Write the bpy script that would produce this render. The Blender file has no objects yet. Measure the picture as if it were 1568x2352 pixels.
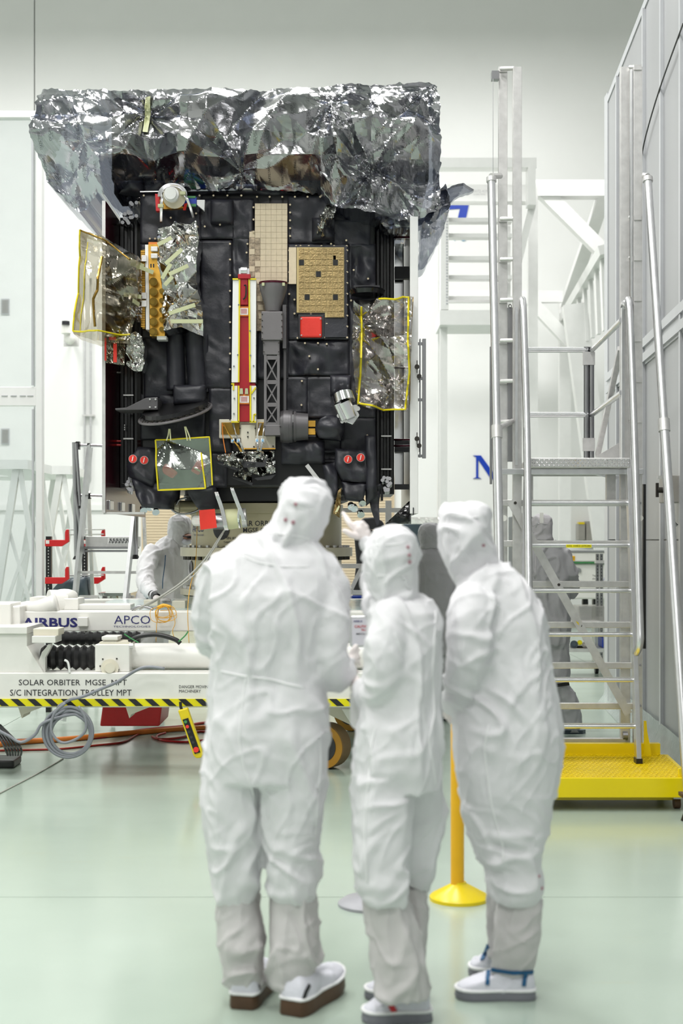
import bpy, bmesh, math, random
from mathutils import Vector, Matrix, noise, geometry
from mathutils.bvhtree import BVHTree

SC = bpy.context.scene
COL = SC.collection
F, CX, HY, CH = 3267.0, 784.0, 1240.0, 1.6      # focal length (px), principal column, horizon row, eye height

# ------------------------------------------------------------------ camera
cam = bpy.data.cameras.new('camera'); camo = bpy.data.objects.new('camera', cam); COL.objects.link(camo)
camo.location = (0, 0, CH); camo.rotation_euler = (math.pi/2, 0, 0)
cam.sensor_fit = 'VERTICAL'; cam.sensor_height = 36; cam.lens = 36*F/2352
cam.shift_y = 64/2352; cam.clip_end = 200
cam.dof.use_dof = True; cam.dof.focus_distance = 10.6; cam.dof.aperture_fstop = 2.4
SC.camera = camo
# ------------------------------------------------------------------ world, lamps, exposure
w = bpy.data.worlds.new('world'); SC.world = w; w.use_nodes = True
w.node_tree.nodes['Background'].inputs[0].default_value = (0.95, 0.97, 1, 1)
w.node_tree.nodes['Background'].inputs[1].default_value = 0.35
SC.view_settings.view_transform = 'Standard'; SC.view_settings.look = 'None'
SC.view_settings.exposure = 0.27; SC.view_settings.gamma = 1; SC.view_settings.use_curve_mapping = False

def lamp(loc, power, sx, sy, rot=(0, 0, 0), col=(1, 0.99, 0.97)):
    l = bpy.data.lights.new('ceiling_lamp', 'AREA'); l.shape = 'RECTANGLE'; l.size = sx; l.size_y = sy
    l.energy = power; l.color = col
    o = bpy.data.objects.new('ceiling_lamp', l); COL.objects.link(o); o.location = loc; o.rotation_euler = rot
for ly in (-3.5, 2.5, 8.0, 13.5):
    for lx in (-4.5, -0.6):
        lamp((lx, ly, 9.8), 235, 1.3, 3.2)
for lx in (-7, -2, 3):
    lamp((lx, 20.0, 10.9), 350, 3.0, 1.6)

# ------------------------------------------------------------------ helpers
def P(px, py, Z): return Vector(((px-CX)*Z/F, Z, CH-(py-HY)*Z/F))
def S(Z): return Z/F
R = math.radians

class MB:
    def __init__(s): s.v = []; s.f = []
    def add(s, vs, fs):
        o = len(s.v); s.v += [Vector(v) for v in vs]; s.f += [tuple(i+o for i in f) for f in fs]; return s
    def box(s, x0, x1, y0, y1, z0, z1):
        x0, x1 = min(x0, x1), max(x0, x1); y0, y1 = min(y0, y1), max(y0, y1); z0, z1 = min(z0, z1), max(z0, z1)
        return s.add([(x0,y0,z0),(x1,y0,z0),(x1,y1,z0),(x0,y1,z0),(x0,y0,z1),(x1,y0,z1),(x1,y1,z1),(x0,y1,z1)],
              [(0,3,2,1),(4,5,6,7),(0,1,5,4),(1,2,6,5),(2,3,7,6),(3,0,4,7)])
    def pbox(s, px0, px1, py0, py1, Z, d):
        a = P(px0, py0, Z); b = P(px1, py1, Z); return s.box(a.x, b.x, Z, Z+d, b.z, a.z)
    def prism(s, poly, Z, d, taper=1.0):
        n = len(poly); A = [P(x, y, Z) for x, y in poly]
        area = sum(A[i].x*A[(i+1)%n].z-A[(i+1)%n].x*A[i].z for i in range(n))
        if area < 0: A.reverse()
        c = sum(A, Vector())/n
        B = [Vector((c.x+(a.x-c.x)*taper, a.y+d, c.z+(a.z-c.z)*taper)) for a in A]
        fs = [tuple(range(n)), tuple(range(2*n-1, n-1, -1))] + [(i, i+n, (i+1)%n+n, (i+1)%n) for i in range(n)]
        return s.add(A+B, fs)
    def prism3(s, pts, ext):
        n = len(pts); ext = Vector(ext); A = [Vector(p) for p in pts]
        fs = [tuple(range(n)), tuple(range(2*n-1, n-1, -1))] + [(i, i+n, (i+1)%n+n, (i+1)%n) for i in range(n)]
        return s.add(A+[a+ext for a in A], fs)
    def cyl(s, p, q, r0, r1=None, n=16, cap=True):
        r1 = r0 if r1 is None else r1
        p = Vector(p); q = Vector(q); d = (q-p).normalized()
        a = d.orthogonal().normalized(); b = d.cross(a); vs = []
        for c, r in ((p, r0), (q, r1)):
            for i in range(n):
                t = 2*math.pi*i/n; vs.append(c+a*math.cos(t)*r+b*math.sin(t)*r)
        fs = [(i, (i+1)%n, n+(i+1)%n, n+i) for i in range(n)]
        if cap: fs += [tuple(range(n-1, -1, -1)), tuple(range(n, 2*n))]
        return s.add(vs, fs)
    def tube(s, pts, r, n=8, smooth=0, cap=True):
        pts = [Vector(p) for p in pts]
        if not isinstance(r, (list, tuple)): r = [r]*len(pts)
        if smooth: pts, r = catmull(pts, r, smooth)
        m = len(pts); vs = []; a = None
        for i in range(m):
            d = (pts[min(i+1, m-1)]-pts[max(i-1, 0)])
            d = d.normalized() if d.length > 1e-9 else Vector((0, 0, 1))
            if a is None: a = d.orthogonal().normalized()
            else:
                a = a-d*a.dot(d); a = a.normalized() if a.length > 1e-6 else d.orthogonal().normalized()
            b = d.cross(a)
            for k in range(n):
                t = 2*math.pi*k/n; vs.append(pts[i]+(a*math.cos(t)+b*math.sin(t))*r[i])
        fs = [(i*n+k, i*n+(k+1)%n, (i+1)*n+(k+1)%n, (i+1)*n+k) for i in range(m-1) for k in range(n)]
        if cap: fs += [tuple(range(n-1, -1, -1)), tuple(range((m-1)*n, m*n))]
        return s.add(vs, fs)
    def beam(s, p, q, w, h, up=(0, 0, 1)):
        p = Vector(p); q = Vector(q); d = (q-p).normalized(); up = Vector(up)
        if abs(d.dot(up)) > 0.98: up = Vector((0, 1, 0))
        a = d.cross(up).normalized(); b = a.cross(d); vs = []
        for c in (p, q):
            for i, j in ((-1,-1),(1,-1),(1,1),(-1,1)): vs.append(c+a*i*w/2+b*j*h/2)
        return s.add(vs, [(0,1,2,3),(7,6,5,4),(0,4,5,1),(1,5,6,2),(2,6,7,3),(3,7,4,0)])
    def sphere(s, c, r, nu=16, nv=10):
        r = Vector((r, r, r)) if not hasattr(r, '__len__') else Vector(r); c = Vector(c); vs = [c+Vector((0, 0, r.z))]
        for j in range(1, nv):
            t = math.pi*j/nv
            for i in range(nu):
                a = 2*math.pi*i/nu; vs.append(c+Vector((r.x*math.sin(t)*math.cos(a), r.y*math.sin(t)*math.sin(a), r.z*math.cos(t))))
        vs.append(c-Vector((0, 0, r.z))); L = len(vs)-1
        fs = [(0, 1+i, 1+(i+1)%nu) for i in range(nu)]
        for j in range(nv-2):
            for i in range(nu):
                a = 1+j*nu+i; b = 1+j*nu+(i+1)%nu; fs.append((a, a+nu, b+nu, b))
        fs += [(L, 1+(nv-2)*nu+(i+1)%nu, 1+(nv-2)*nu+i) for i in range(nu)]
        return s.add(vs, fs)
    def lathe(s, prof, c, n=32, axis='Z'):
        c = Vector(c); vs = []
        for r, h in prof:
            for i in range(n):
                t = 2*math.pi*i/n
                v = Vector((r*math.cos(t), r*math.sin(t), h))
                if axis == 'Y': v = Vector((v.x, h, v.y))
                if axis == 'X': v = Vector((h, v.x, v.y))
                vs.append(c+v)
        m = len(prof)
        fs = [(j*n+i, j*n+(i+1)%n, (j+1)*n+(i+1)%n, (j+1)*n+i) for j in range(m-1) for i in range(n)]
        if prof[0][0] > 1e-6: fs.append(tuple(range(n-1, -1, -1)))
        if prof[-1][0] > 1e-6: fs.append(tuple(range((m-1)*n, m*n)))
        return s.add(vs, fs)
    def rings(s, rings):
        n = len(rings[0]); vs = [v for r in rings for v in r]; m = len(rings)
        fs = [(j*n+i, j*n+(i+1)%n, (j+1)*n+(i+1)%n, (j+1)*n+i) for j in range(m-1) for i in range(n)]
        fs += [tuple(range(n-1, -1, -1)), tuple(range((m-1)*n, m*n))]
        return s.add(vs, fs)

def catmull(pts, r, k):
    out = []; ro = []; m = len(pts)
    for i in range(m-1):
        p0 = pts[max(i-1, 0)]; p1 = pts[i]; p2 = pts[i+1]; p3 = pts[min(i+2, m-1)]
        for j in range(k):
            t = j/k
            out.append(0.5*((2*p1)+(p2-p0)*t+(2*p0-5*p1+4*p2-p3)*t*t+(3*p1-p0-3*p2+p3)*t**3)); ro.append(r[i]*(1-t)+r[i+1]*t)
    out.append(pts[-1]); ro.append(r[-1]); return out, ro

ORG = {}
def thing(name, label, cat, loc=(0, 0, 0), group=None):
    o = bpy.data.objects.new(name, None); COL.objects.link(o); o.location = loc; o.empty_display_size = 0.1
    o['label'] = label; o['category'] = cat
    if group: o['group'] = group
    ORG[o.name] = Vector(loc); return o
def mesh_of(mb, name, org=Vector()):
    me = bpy.data.meshes.new(name); me.from_pydata([tuple(v-org) for v in mb.v], [], mb.f); me.update()
    b = bmesh.new(); b.from_mesh(me); bmesh.ops.recalc_face_normals(b, faces=b.faces); b.to_mesh(me); b.free(); return me
def part(name, mb, m, par=None, label=None, smooth=False, bev=0, kind=None, org=None):
    O = ORG.get(par.name, Vector()) if par else Vector(org or (0, 0, 0))
    me = mesh_of(mb, name, O); me.materials.append(m)
    if smooth:
        for p in me.polygons: p.use_smooth = True
        if smooth == 'auto': me.set_sharp_from_angle(angle=R(35))
    o = bpy.data.objects.new(name, me); COL.objects.link(o)
    if par: o.parent = par
    else: o.location = O
    ORG[o.name] = O
    if bev:
        b = o.modifiers.new('bevel', 'BEVEL'); b.width = bev; b.segments = 2; b.limit_method = 'ANGLE'; b.angle_limit = R(40)
    if label: o['label'] = label
    if kind: o['kind'] = kind
    return o
def single(name, mb, m, label, cat, group=None, **k):
    if 'org' not in k:
        lo = Vector((min(v.x for v in mb.v), min(v.y for v in mb.v), min(v.z for v in mb.v)))
        hi = Vector((max(v.x for v in mb.v), max(v.y for v in mb.v), max(v.z for v in mb.v)))
        k['org'] = ((lo.x+hi.x)/2, (lo.y+hi.y)/2, lo.z)
    o = part(name, mb, m, None, label, **k); o['category'] = cat
    if group: o['group'] = group
    return o
def struct(name, mb, m, par=None, **k):
    return part(name, mb, m, par, kind=None if par else 'structure', **k)
def clone(o, dv, par=None, m=None):
    c = o.copy(); COL.objects.link(c); c.location = o.location+Vector(dv)
    if par: c.parent = par
    ORG[c.name] = ORG[o.name]+Vector(dv) if par is None and o.parent is None else ORG[o.name]
    return c

# ------------------------------------------------------------------ materials
def mat(name, col, rough=0.5, metal=0.0, var=0.06, scale=8.0, bump=0.0, bscale=60.0, spec=0.5, aniso=None, emit=0, coat=0):
    m = bpy.data.materials.new(name); m.use_nodes = True; nt = m.node_tree; N = nt.nodes; L = nt.links
    b = N['Principled BSDF']; b.inputs['Roughness'].default_value = rough; b.inputs['Metallic'].default_value = metal
    b.inputs['Specular IOR Level'].default_value = spec
    if coat: b.inputs['Coat Weight'].default_value = coat; b.inputs['Coat Roughness'].default_value = 0.05
    tc = N.new('ShaderNodeTexCoord'); mp = N.new('ShaderNodeMapping'); L.new(tc.outputs['Object'], mp.inputs[0])
    if aniso: mp.inputs['Scale'].default_value = aniso
    nz = N.new('ShaderNodeTexNoise'); nz.inputs['Scale'].default_value = scale; nz.inputs['Detail'].default_value = 5
    L.new(mp.outputs[0], nz.inputs['Vector'])
    cr = N.new('ShaderNodeValToRGB'); L.new(nz.outputs['Fac'], cr.inputs[0])
    c0 = [max(0, c*(1-var)) for c in col]; c1 = [min(1, c*(1+var)) for c in col]
    cr.color_ramp.elements[0].position = 0.3; cr.color_ramp.elements[1].position = 0.7
    cr.color_ramp.elements[0].color = (*c0, 1); cr.color_ramp.elements[1].color = (*c1, 1)
    L.new(cr.outputs[0], b.inputs['Base Color'])
    if bump:
        n2 = N.new('ShaderNodeTexNoise'); n2.inputs['Scale'].default_value = bscale; n2.inputs['Detail'].default_value = 3
        L.new(mp.outputs[0], n2.inputs['Vector'])
        bp = N.new('ShaderNodeBump'); bp.inputs['Strength'].default_value = bump; bp.inputs['Distance'].default_value = 0.01
        L.new(n2.outputs['Fac'], bp.inputs['Height']); L.new(bp.outputs[0], b.inputs['Normal'])
    if emit:
        b.inputs['Emission Color'].default_value = (*col, 1); b.inputs['Emission Strength'].default_value = emit
    return m
def film(name, col, tint, fac, rough=0.12, metal=1.0, bump=0.25, bscale=14):
    m = mat(name, col, rough, metal, var=0.12, scale=5, bump=bump, bscale=bscale); nt = m.node_tree; N = nt.nodes; L = nt.links
    t = N.new('ShaderNodeBsdfTransparent'); t.inputs[0].default_value = (*tint, 1)
    mx = N.new('ShaderNodeMixShader'); mx.inputs[0].default_value = fac
    L.new(t.outputs[0], mx.inputs[1]); L.new(N['Principled BSDF'].outputs[0], mx.inputs[2])
    L.new(mx.outputs[0], N['Material Output'].inputs[0]); return m

M = {}
M['wall'] = mat('wall_paint', (0.84, 0.84, 0.83), 0.35, var=0.015, scale=1.2)
M['wallgrey'] = mat('panel_paint', (0.33, 0.335, 0.345), 0.35, var=0.06, scale=1.5, aniso=(1, 1, 0.2))
M['walltrim'] = mat('trim_paint', (0.50, 0.51, 0.53), 0.3, var=0.03)
M['rear'] = mat('rear_paint', (0.45, 0.45, 0.46), 0.5, var=0.03)
M['ceil'] = mat('ceiling_paint', (0.8, 0.8, 0.8), 0.6, var=0.03)
M['white'] = mat('white_paint', (0.80, 0.79, 0.75), 0.3, var=0.03)
M['whitebr'] = mat('white_gloss', (0.86, 0.86, 0.85), 0.3, var=0.02)
M['frame'] = mat('frame_white', (0.82, 0.82, 0.81), 0.35, var=0.02)
M['cream'] = mat('cream_paint', (0.72, 0.68, 0.56), 0.35, var=0.04)
M['olive'] = mat('olive_primer', (0.46, 0.41, 0.27), 0.3, metal=0.25, var=0.06, scale=4)
M['olivel'] = mat('alodine_light', (0.62, 0.56, 0.42), 0.3, metal=0.3, var=0.06)
M['alu'] = mat('aluminium', (0.72, 0.72, 0.73), 0.28, metal=1.0, var=0.06, scale=14)
M['alud'] = mat('aluminium_dull', (0.66, 0.65, 0.64), 0.4, metal=0.75, var=0.08, scale=20, bump=0.05)
M['chrome'] = mat('chrome', (0.85, 0.85, 0.86), 0.1, metal=1.0, var=0.02)
M['steel'] = mat('steel', (0.35, 0.35, 0.36), 0.3, metal=1.0, var=0.05)
M['bolt'] = mat('bolt_dark', (0.05, 0.045, 0.04), 0.4, metal=0.6)
M['mli'] = mat('black_blanket', (0.020, 0.020, 0.028), 0.45, var=0.25, scale=6, bump=0.35, bscale=22, spec=0.55)
M['black'] = mat('black_paint', (0.008, 0.008, 0.009), 0.3, var=0.1)
M['blackgl'] = mat('black_gloss', (0.006, 0.006, 0.007), 0.12, var=0.1)
M['dark'] = mat('charcoal', (0.03, 0.03, 0.034), 0.4, var=0.1)
M['grey'] = mat('machined_grey', (0.17, 0.16, 0.165), 0.42, metal=0.3, var=0.06, bump=0.05)
M['greyd'] = mat('machined_dark', (0.10, 0.095, 0.10), 0.4, metal=0.3, var=0.06)
M['maroon'] = mat('maroon_panel', (0.06, 0.005, 0.014), 0.2, var=0.3, scale=2.2, aniso=(1, 1, 0.6), spec=0.3)
M['red'] = mat('red_paint', (0.62, 0.012, 0.015), 0.35, var=0.06)
M['redbr'] = mat('red_tag', (0.80, 0.035, 0.02), 0.5, var=0.05, bump=0.1)
M['crimson'] = mat('crimson_cover', (0.38, 0.004, 0.012), 0.4, var=0.08)
M['yellow'] = mat('yellow_paint', (0.82, 0.62, 0.002), 0.3, var=0.07, scale=3)
M['yelpost'] = mat('yellow_post', (0.86, 0.46, 0.005), 0.38, var=0.03)
M['tape'] = mat('yellow_tape', (0.75, 0.62, 0.01), 0.4, var=0.06)
M['hazy'] = mat('hazard_yellow', (0.80, 0.72, 0.0), 0.35, var=0.03)
M['hazb'] = mat('hazard_black', (0.012, 0.012, 0.015), 0.35, var=0.03)
M['creamtile'] = mat('cream_tile', (0.74, 0.62, 0.44), 0.4, var=0.05, scale=30, bump=0.1)
M['creamflake'] = mat('flaked_tile', (0.42, 0.33, 0.23), 0.45, var=0.45, scale=45, bump=0.5)
M['goldtile'] = mat('gold_tile', (0.40, 0.29, 0.13), 0.32, metal=0.55, var=0.22, scale=40, bump=0.35, bscale=70)
M['goldgrout'] = mat('gold_grout', (0.55, 0.43, 0.2), 0.4, metal=0.4)
M['gold'] = mat('gold_plate', (0.80, 0.45, 0.08), 0.25, metal=0.85, var=0.2, scale=18)
M['goldd'] = mat('gold_dark', (0.28, 0.17, 0.03), 0.3, metal=0.7, var=0.3)
M['orange'] = mat('orange_cable', (0.75, 0.22, 0.03), 0.45)
M['cabred'] = mat('red_cable', (0.42, 0.03, 0.02), 0.45)
M['cabgrey'] = mat('grey_cable', (0.24, 0.25, 0.28), 0.42)
M['cablight'] = mat('light_cable', (0.42, 0.42, 0.38), 0.45)
M['cabblack'] = mat('black_cable', (0.015, 0.015, 0.015), 0.4)
M['cordyel'] = mat('yellow_cord', (0.80, 0.42, 0.03), 0.5)
M['green'] = mat('green_cable', (0.05, 0.25, 0.08), 0.45)
M['blue'] = mat('sign_blue', (0.0, 0.04, 0.42), 0.4, var=0.04)
M['navy'] = mat('navy_print', (0.02, 0.02, 0.14), 0.4, var=0.03)
M['bluelt'] = mat('pale_blue_print', (0.25, 0.55, 0.85), 0.4)
M['ink'] = mat('black_print', (0.015, 0.015, 0.02), 0.5)
M['filmink'] = mat('film_print', (0.02, 0.02, 0.025), 0.5)
M['greyink'] = mat('grey_print', (0.5, 0.5, 0.5), 0.5)
M['redink'] = mat('red_print', (0.5, 0.02, 0.03), 0.5)
M['strapblue'] = mat('blue_strap', (0.005, 0.09, 0.22), 0.6, var=0.08, bump=0.2, bscale=200)
M['brown'] = mat('brown_sole', (0.085, 0.042, 0.02), 0.55, var=0.15)
M['sole'] = mat('grey_sole', (0.20, 0.20, 0.23), 0.6, var=0.08)
M['fabric'] = mat('white_coverall', (0.75, 0.745, 0.765), 0.8, var=0.02, scale=5, bump=0.15, bscale=180, spec=0.25)
M['fabricboot'] = mat('boot_fabric', (0.60, 0.58, 0.58), 0.8, var=0.04, scale=5, bump=0.15, bscale=180, spec=0.25)
M['shoefab'] = mat('shoe_fabric', (0.70, 0.70, 0.77), 0.7, var=0.05, bump=0.2, bscale=90)
M['seam'] = mat('seam_white', (0.86, 0.86, 0.87), 0.7, var=0.02)
M['fabgrey'] = mat('grey_coverall', (0.44, 0.435, 0.45), 0.8, var=0.05, bump=0.2, bscale=160, spec=0.25)
M['fabgreyl'] = mat('light_grey_hood', (0.55, 0.53, 0.55), 0.8, var=0.05, bump=0.2, bscale=160, spec=0.25)
M['fabworker'] = mat('worker_coverall', (0.82, 0.81, 0.83), 0.8, var=0.04, bump=0.2, bscale=160, spec=0.25)
M['glove'] = mat('latex_glove', (0.84, 0.77, 0.75), 0.5, var=0.03, spec=0.4)
M['skin'] = mat('skin', (0.36, 0.17, 0.11), 0.5, var=0.06)
M['snap'] = mat('snap_button', (0.42, 0.20, 0.24), 0.4)
M['padyellow'] = mat('pendant_yellow', (0.80, 0.62, 0.01), 0.4)
M['beige'] = mat('beige_slat', (0.70, 0.57, 0.40), 0.45, var=0.03)
M['boxgrey'] = mat('enclosure_grey', (0.36, 0.34, 0.31), 0.45)
M['boxblue'] = mat('cabinet_slate', (0.055, 0.08, 0.10), 0.4)
M['paleyel'] = mat('pale_foam', (0.70, 0.70, 0.42), 0.5, var=0.06)
M['tapeold'] = mat('masking_tape', (0.48, 0.50, 0.30), 0.5, var=0.06)
M['rubber'] = mat('black_rubber', (0.01, 0.01, 0.011), 0.35, var=0.1)
M['wheel'] = mat('amber_tyre', (0.50, 0.24, 0.015), 0.35, var=0.06)
M['wheeld'] = mat('amber_tread', (0.22, 0.13, 0.05), 0.5, var=0.1)
M['tabletop'] = mat('deck_sheet', (0.45, 0.56, 0.55), 0.15, var=0.05)
M['silverfoil'] = mat('silver_foil', (0.66, 0.66, 0.64), 0.13, metal=1.0, var=0.08, scale=12)
M['film'] = film('shield_film', (0.47, 0.47, 0.48), (0.50, 0.55, 0.68), 0.76, 0.15, bump=0)
M['clearfilm'] = film('clear_film', (0.78, 0.74, 0.72), (0.86, 0.86, 0.86), 0.48, 0.13, bump=0)
M['kapton'] = film('amber_film', (0.50, 0.46, 0.38), (0.74, 0.70, 0.60), 0.45, 0.13, bump=0)
M['greenfilm'] = film('green_film', (0.50, 0.54, 0.50), (0.70, 0.76, 0.70), 0.40, 0.12)
M['basefilm'] = film('base_plastic', (0.62, 0.68, 0.66), (0.8, 0.86, 0.84), 0.5, 0.2, metal=0.0)
M['glass'] = film('glass', (0.9, 0.9, 0.92), (0.93, 0.95, 0.95), 0.10, 0.02, metal=0.6, bump=0.02, bscale=2)

def floor_material():
    m = mat('epoxy_floor', (0.40, 0.48, 0.41), 0.16, var=0.05, scale=0.9, spec=0.6); nt = m.node_tree; N = nt.nodes; L = nt.links
    b = N['Principled BSDF']
    nz = N.new('ShaderNodeTexNoise'); nz.inputs['Scale'].default_value = 1.4; nz.inputs['Detail'].default_value = 6
    tc = N.new('ShaderNodeTexCoord'); mp = N.new('ShaderNodeMapping'); mp.inputs['Scale'].default_value = (0.6, 1.6, 1)
    L.new(tc.outputs['Object'], mp.inputs[0]); L.new(mp.outputs[0], nz.inputs['Vector'])
    mr = N.new('ShaderNodeMapRange'); mr.inputs['To Min'].default_value = 0.10; mr.inputs['To Max'].default_value = 0.30
    L.new(nz.outputs['Fac'], mr.inputs[0]); L.new(mr.outputs[0], b.inputs['Roughness'])
    # scuffs: thin pale scratches and faint yellow spots
    n2 = N.new('ShaderNodeTexNoise'); n2.inputs['Scale'].default_value = 3.0; n2.inputs['Detail'].default_value = 8; n2.inputs['Roughness'].default_value = 0.7
    mp2 = N.new('ShaderNodeMapping'); mp2.inputs['Scale'].default_value = (0.5, 3.0, 1); mp2.inputs['Rotation'].default_value = (0, 0, 0.3)
    L.new(tc.outputs['Object'], mp2.inputs[0]); L.new(mp2.outputs[0], n2.inputs['Vector'])
    cr = N.new('ShaderNodeValToRGB'); cr.color_ramp.elements[0].position = 0.62; cr.color_ramp.elements[1].position = 0.74
    L.new(n2.outputs['Fac'], cr.inputs[0])
    mx = N.new('ShaderNodeMixRGB'); mx.inputs[2].default_value = (0.45, 0.45, 0.30, 1)
    src = b.inputs['Base Color'].links[0].from_socket
    ml = N.new('ShaderNodeMath'); ml.operation = 'MULTIPLY'; ml.inputs[1].default_value = 0.45
    L.new(cr.outputs[0], ml.inputs[0]); L.new(ml.outputs[0], mx.inputs[0]); L.new(src, mx.inputs[1]); L.new(mx.outputs[0], b.inputs['Base Color'])
    return m
M['floor'] = floor_material()
def chipped():
    m = mat('chipped_yellow', (0.82, 0.64, 0.0), 0.28, var=0.05, scale=2.5); nt = m.node_tree; N = nt.nodes; L = nt.links
    b = N['Principled BSDF']; tc = N.new('ShaderNodeTexCoord'); nz = N.new('ShaderNodeTexNoise')
    nz.inputs['Scale'].default_value = 16; nz.inputs['Detail'].default_value = 6; L.new(tc.outputs['Object'], nz.inputs['Vector'])
    cr = N.new('ShaderNodeValToRGB'); cr.color_ramp.elements[0].position = 0.70; cr.color_ramp.elements[1].position = 0.715
    L.new(nz.outputs['Fac'], cr.inputs[0]); mx = N.new('ShaderNodeMixRGB'); mx.inputs[2].default_value = (0.04, 0.02, 0.01, 1)
    L.new(cr.outputs[0], mx.inputs[0]); L.new(b.inputs['Base Color'].links[0].from_socket, mx.inputs[1]); L.new(mx.outputs[0], b.inputs['Base Color'])
    return m
M['chip'] = chipped()

# ------------------------------------------------------------------ text
_tc = {}
def text_geo(s, bold=0.0, space=1.0):
    k = (s, bold, space)
    if k in _tc: return _tc[k]
    c = bpy.data.curves.new('text', 'FONT'); c.body = s; c.resolution_u = 2; c.offset = bold; c.space_character = space
    c.fill_mode = 'FRONT'
    o = bpy.data.objects.new('text', c); COL.objects.link(o)
    dg = bpy.context.evaluated_depsgraph_get(); me = bpy.data.meshes.new_from_object(o.evaluated_get(dg))
    vs = [v.co.copy() for v in me.vertices]; fs = [tuple(p.vertices) for p in me.polygons]
    bpy.data.objects.remove(o); bpy.data.curves.remove(c); bpy.data.meshes.remove(me)
    x0 = min(v.x for v in vs); x1 = max(v.x for v in vs); y0 = min(v.y for v in vs); y1 = max(v.y for v in vs)
    vs = [((v.x-x0)/(x1-x0), (v.y-y0)/(y1-y0)) for v in vs]
    _tc[k] = (vs, fs); return _tc[k]
def text_mb(mb, s, px0, px1, pytop, pybot, Z, bold=0.0, rot=False, mapper=None):
    vs, fs = text_geo(s, bold)
    out = []
    for u, v in vs:
        if rot: x = px1-(px1-px0)*v; y = pybot-(pybot-pytop)*u; x = px0+(px1-px0)*(1-v)
        else: x = px0+(px1-px0)*u; y = pybot-(pybot-pytop)*v
        out.append(mapper(x, y) if mapper else P(x, y, Z))
    return mb.add(out, fs)
def print_(name, items, Z, m, par, mapper=None, bold=0.0):
    for it in items:
        mb = MB(); text_mb(mb, it[0], it[1], it[2], it[3], it[4], Z, bold=it[5] if len(it) > 5 else bold, mapper=mapper)
        o = part(name, mb, m, par)
    return o

# ------------------------------------------------------------------ crumpled sheets
def crease(x, y, sc, seed):
    wv = noise.noise_vector(Vector((x*sc*0.5, y*sc*0.5, seed+7.3)))
    d, _ = noise.voronoi(Vector((x*sc+wv.x*0.5, y*sc+wv.y*0.5, seed*3.1)), distance_metric='DISTANCE')
    return d[1]-d[0]
def ridge(x, y, sc, seed): return 1-abs(noise.noise(Vector((x*sc, y*sc, seed))))*2
def radial(x, y, cx, cy, k, Rr, ph=0):
    r = math.hypot(x-cx, y-cy)+1e-6; a = math.atan2(y-cy, x-cx)
    a += 0.25*noise.noise(Vector((a*2, r*0.01, ph)))
    return abs(((a*k/math.pi+ph) % 2)-1)*math.exp(-r/Rr)*min(1, r/18)
def lerp_row(row, u):
    for i in range(len(row)-1):
        if u <= row[i+1][0] or i == len(row)-2:
            a, b = row[i], row[i+1]; t = (u-a[0])/(b[0]-a[0]); t = max(0, min(1, t))
            return a[1]+(b[1]-a[1])*t, a[2]+(b[2]-a[2])*t
def sheet_mb(rows, Z, wrap, disp, nu, nv, zfn=None, jag=0.0):
    """rows: [(v, [(u,px,py)...])...] pixel outline of a hanging sheet; disp(px,py) in metres towards the viewer."""
    mb = MB(); grid = []
    def pt(u, v):
        for i in range(len(rows)-1):
            if v <= rows[i+1][0] or i == len(rows)-2:
                a, b = rows[i], rows[i+1]; t = (v-a[0])/(b[0]-a[0]); xa, ya = lerp_row(a[1], u); xb, yb = lerp_row(b[1], u)
                return xa+(xb-xa)*t, ya+(yb-ya)*t
    for j in range(nv+1):
        r = []
        for i in range(nu+1):
            u, v = i/nu, j/nv; x, y = pt(u, v)
            if jag and (i in (0, nu) or j in (0, nv)):
                x += jag*noise.noise(Vector((x*0.09, y*0.09, 3)));  y += jag*noise.noise(Vector((x*0.09, y*0.09, 9)))
            z = Z+(zfn(x, y) if zfn else 0)-disp(x, y); r.append(P(x, y, Z)+Vector((0, z-Z, 0)))
        grid.append(r)
    # wrap the border back
    def back(p, k): return p+Vector((0, k, 0))
    full = [[back(grid[0][0], wrap)]+[back(p, wrap) for p in grid[0]]+[back(grid[0][-1], wrap)]]
    for r in grid: full.append([back(r[0], wrap)]+r+[back(r[-1], wrap)])
    full.append([back(grid[-1][0], wrap)]+[back(p, wrap) for p in grid[-1]]+[back(grid[-1][-1], wrap)])
    W = nu+3; vs = [p for r in full for p in r]
    fs = [(j*W+i, (j+1)*W+i, (j+1)*W+i+1, j*W+i+1) for j in range(nv+2) for i in range(nu+2)]
    return mb.add(vs, fs)
def quad_rows(x0, y0, x1, y1): return [(0, [(0, x0, y0), (1, x1, y0)]), (1, [(0, x0, y1), (1, x1, y1)])]
def quilt(mb, x0, y0, x1, y1, Z, amp=0.02, seed=0, wrap=0.12, pillow=0.015, sc=1.6, step=6, rows=None):
    cx, cy, hw, hh = (x0+x1)/2, (y0+y1)/2, (x1-x0)/2, (y1-y0)/2
    def d(x, y):
        e = max(0, 1-abs((x-cx)/hw)**6)*max(0, 1-abs((y-cy)/hh)**6)
        return pillow*e+amp*(1.1*facet(x, y, 60/sc, seed, 1.5)+.55*facet(x, y, 30/sc, seed+5))*min(1, e*1.5+0.2)
    m2 = sheet_mb(rows or quad_rows(x0, y0, x1, y1), Z, wrap, d, max(4, int((x1-x0)/step)), max(4, int((y1-y0)/step)))
    return mb.add(m2.v, m2.f)
def pleat(x, y, cx, cy, k, Rr, ph):
    r = math.hypot(x-cx, y-cy)+1e-6; a = math.atan2(y-cy, x-cx)+.22*noise.noise(Vector((x*.012, y*.012, ph)))
    t = (a*k/math.pi+ph+.35*math.sin(a*3+ph)) % 2
    return abs(t-1)*(r/60)*math.exp(-r/Rr)*2.0

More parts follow.
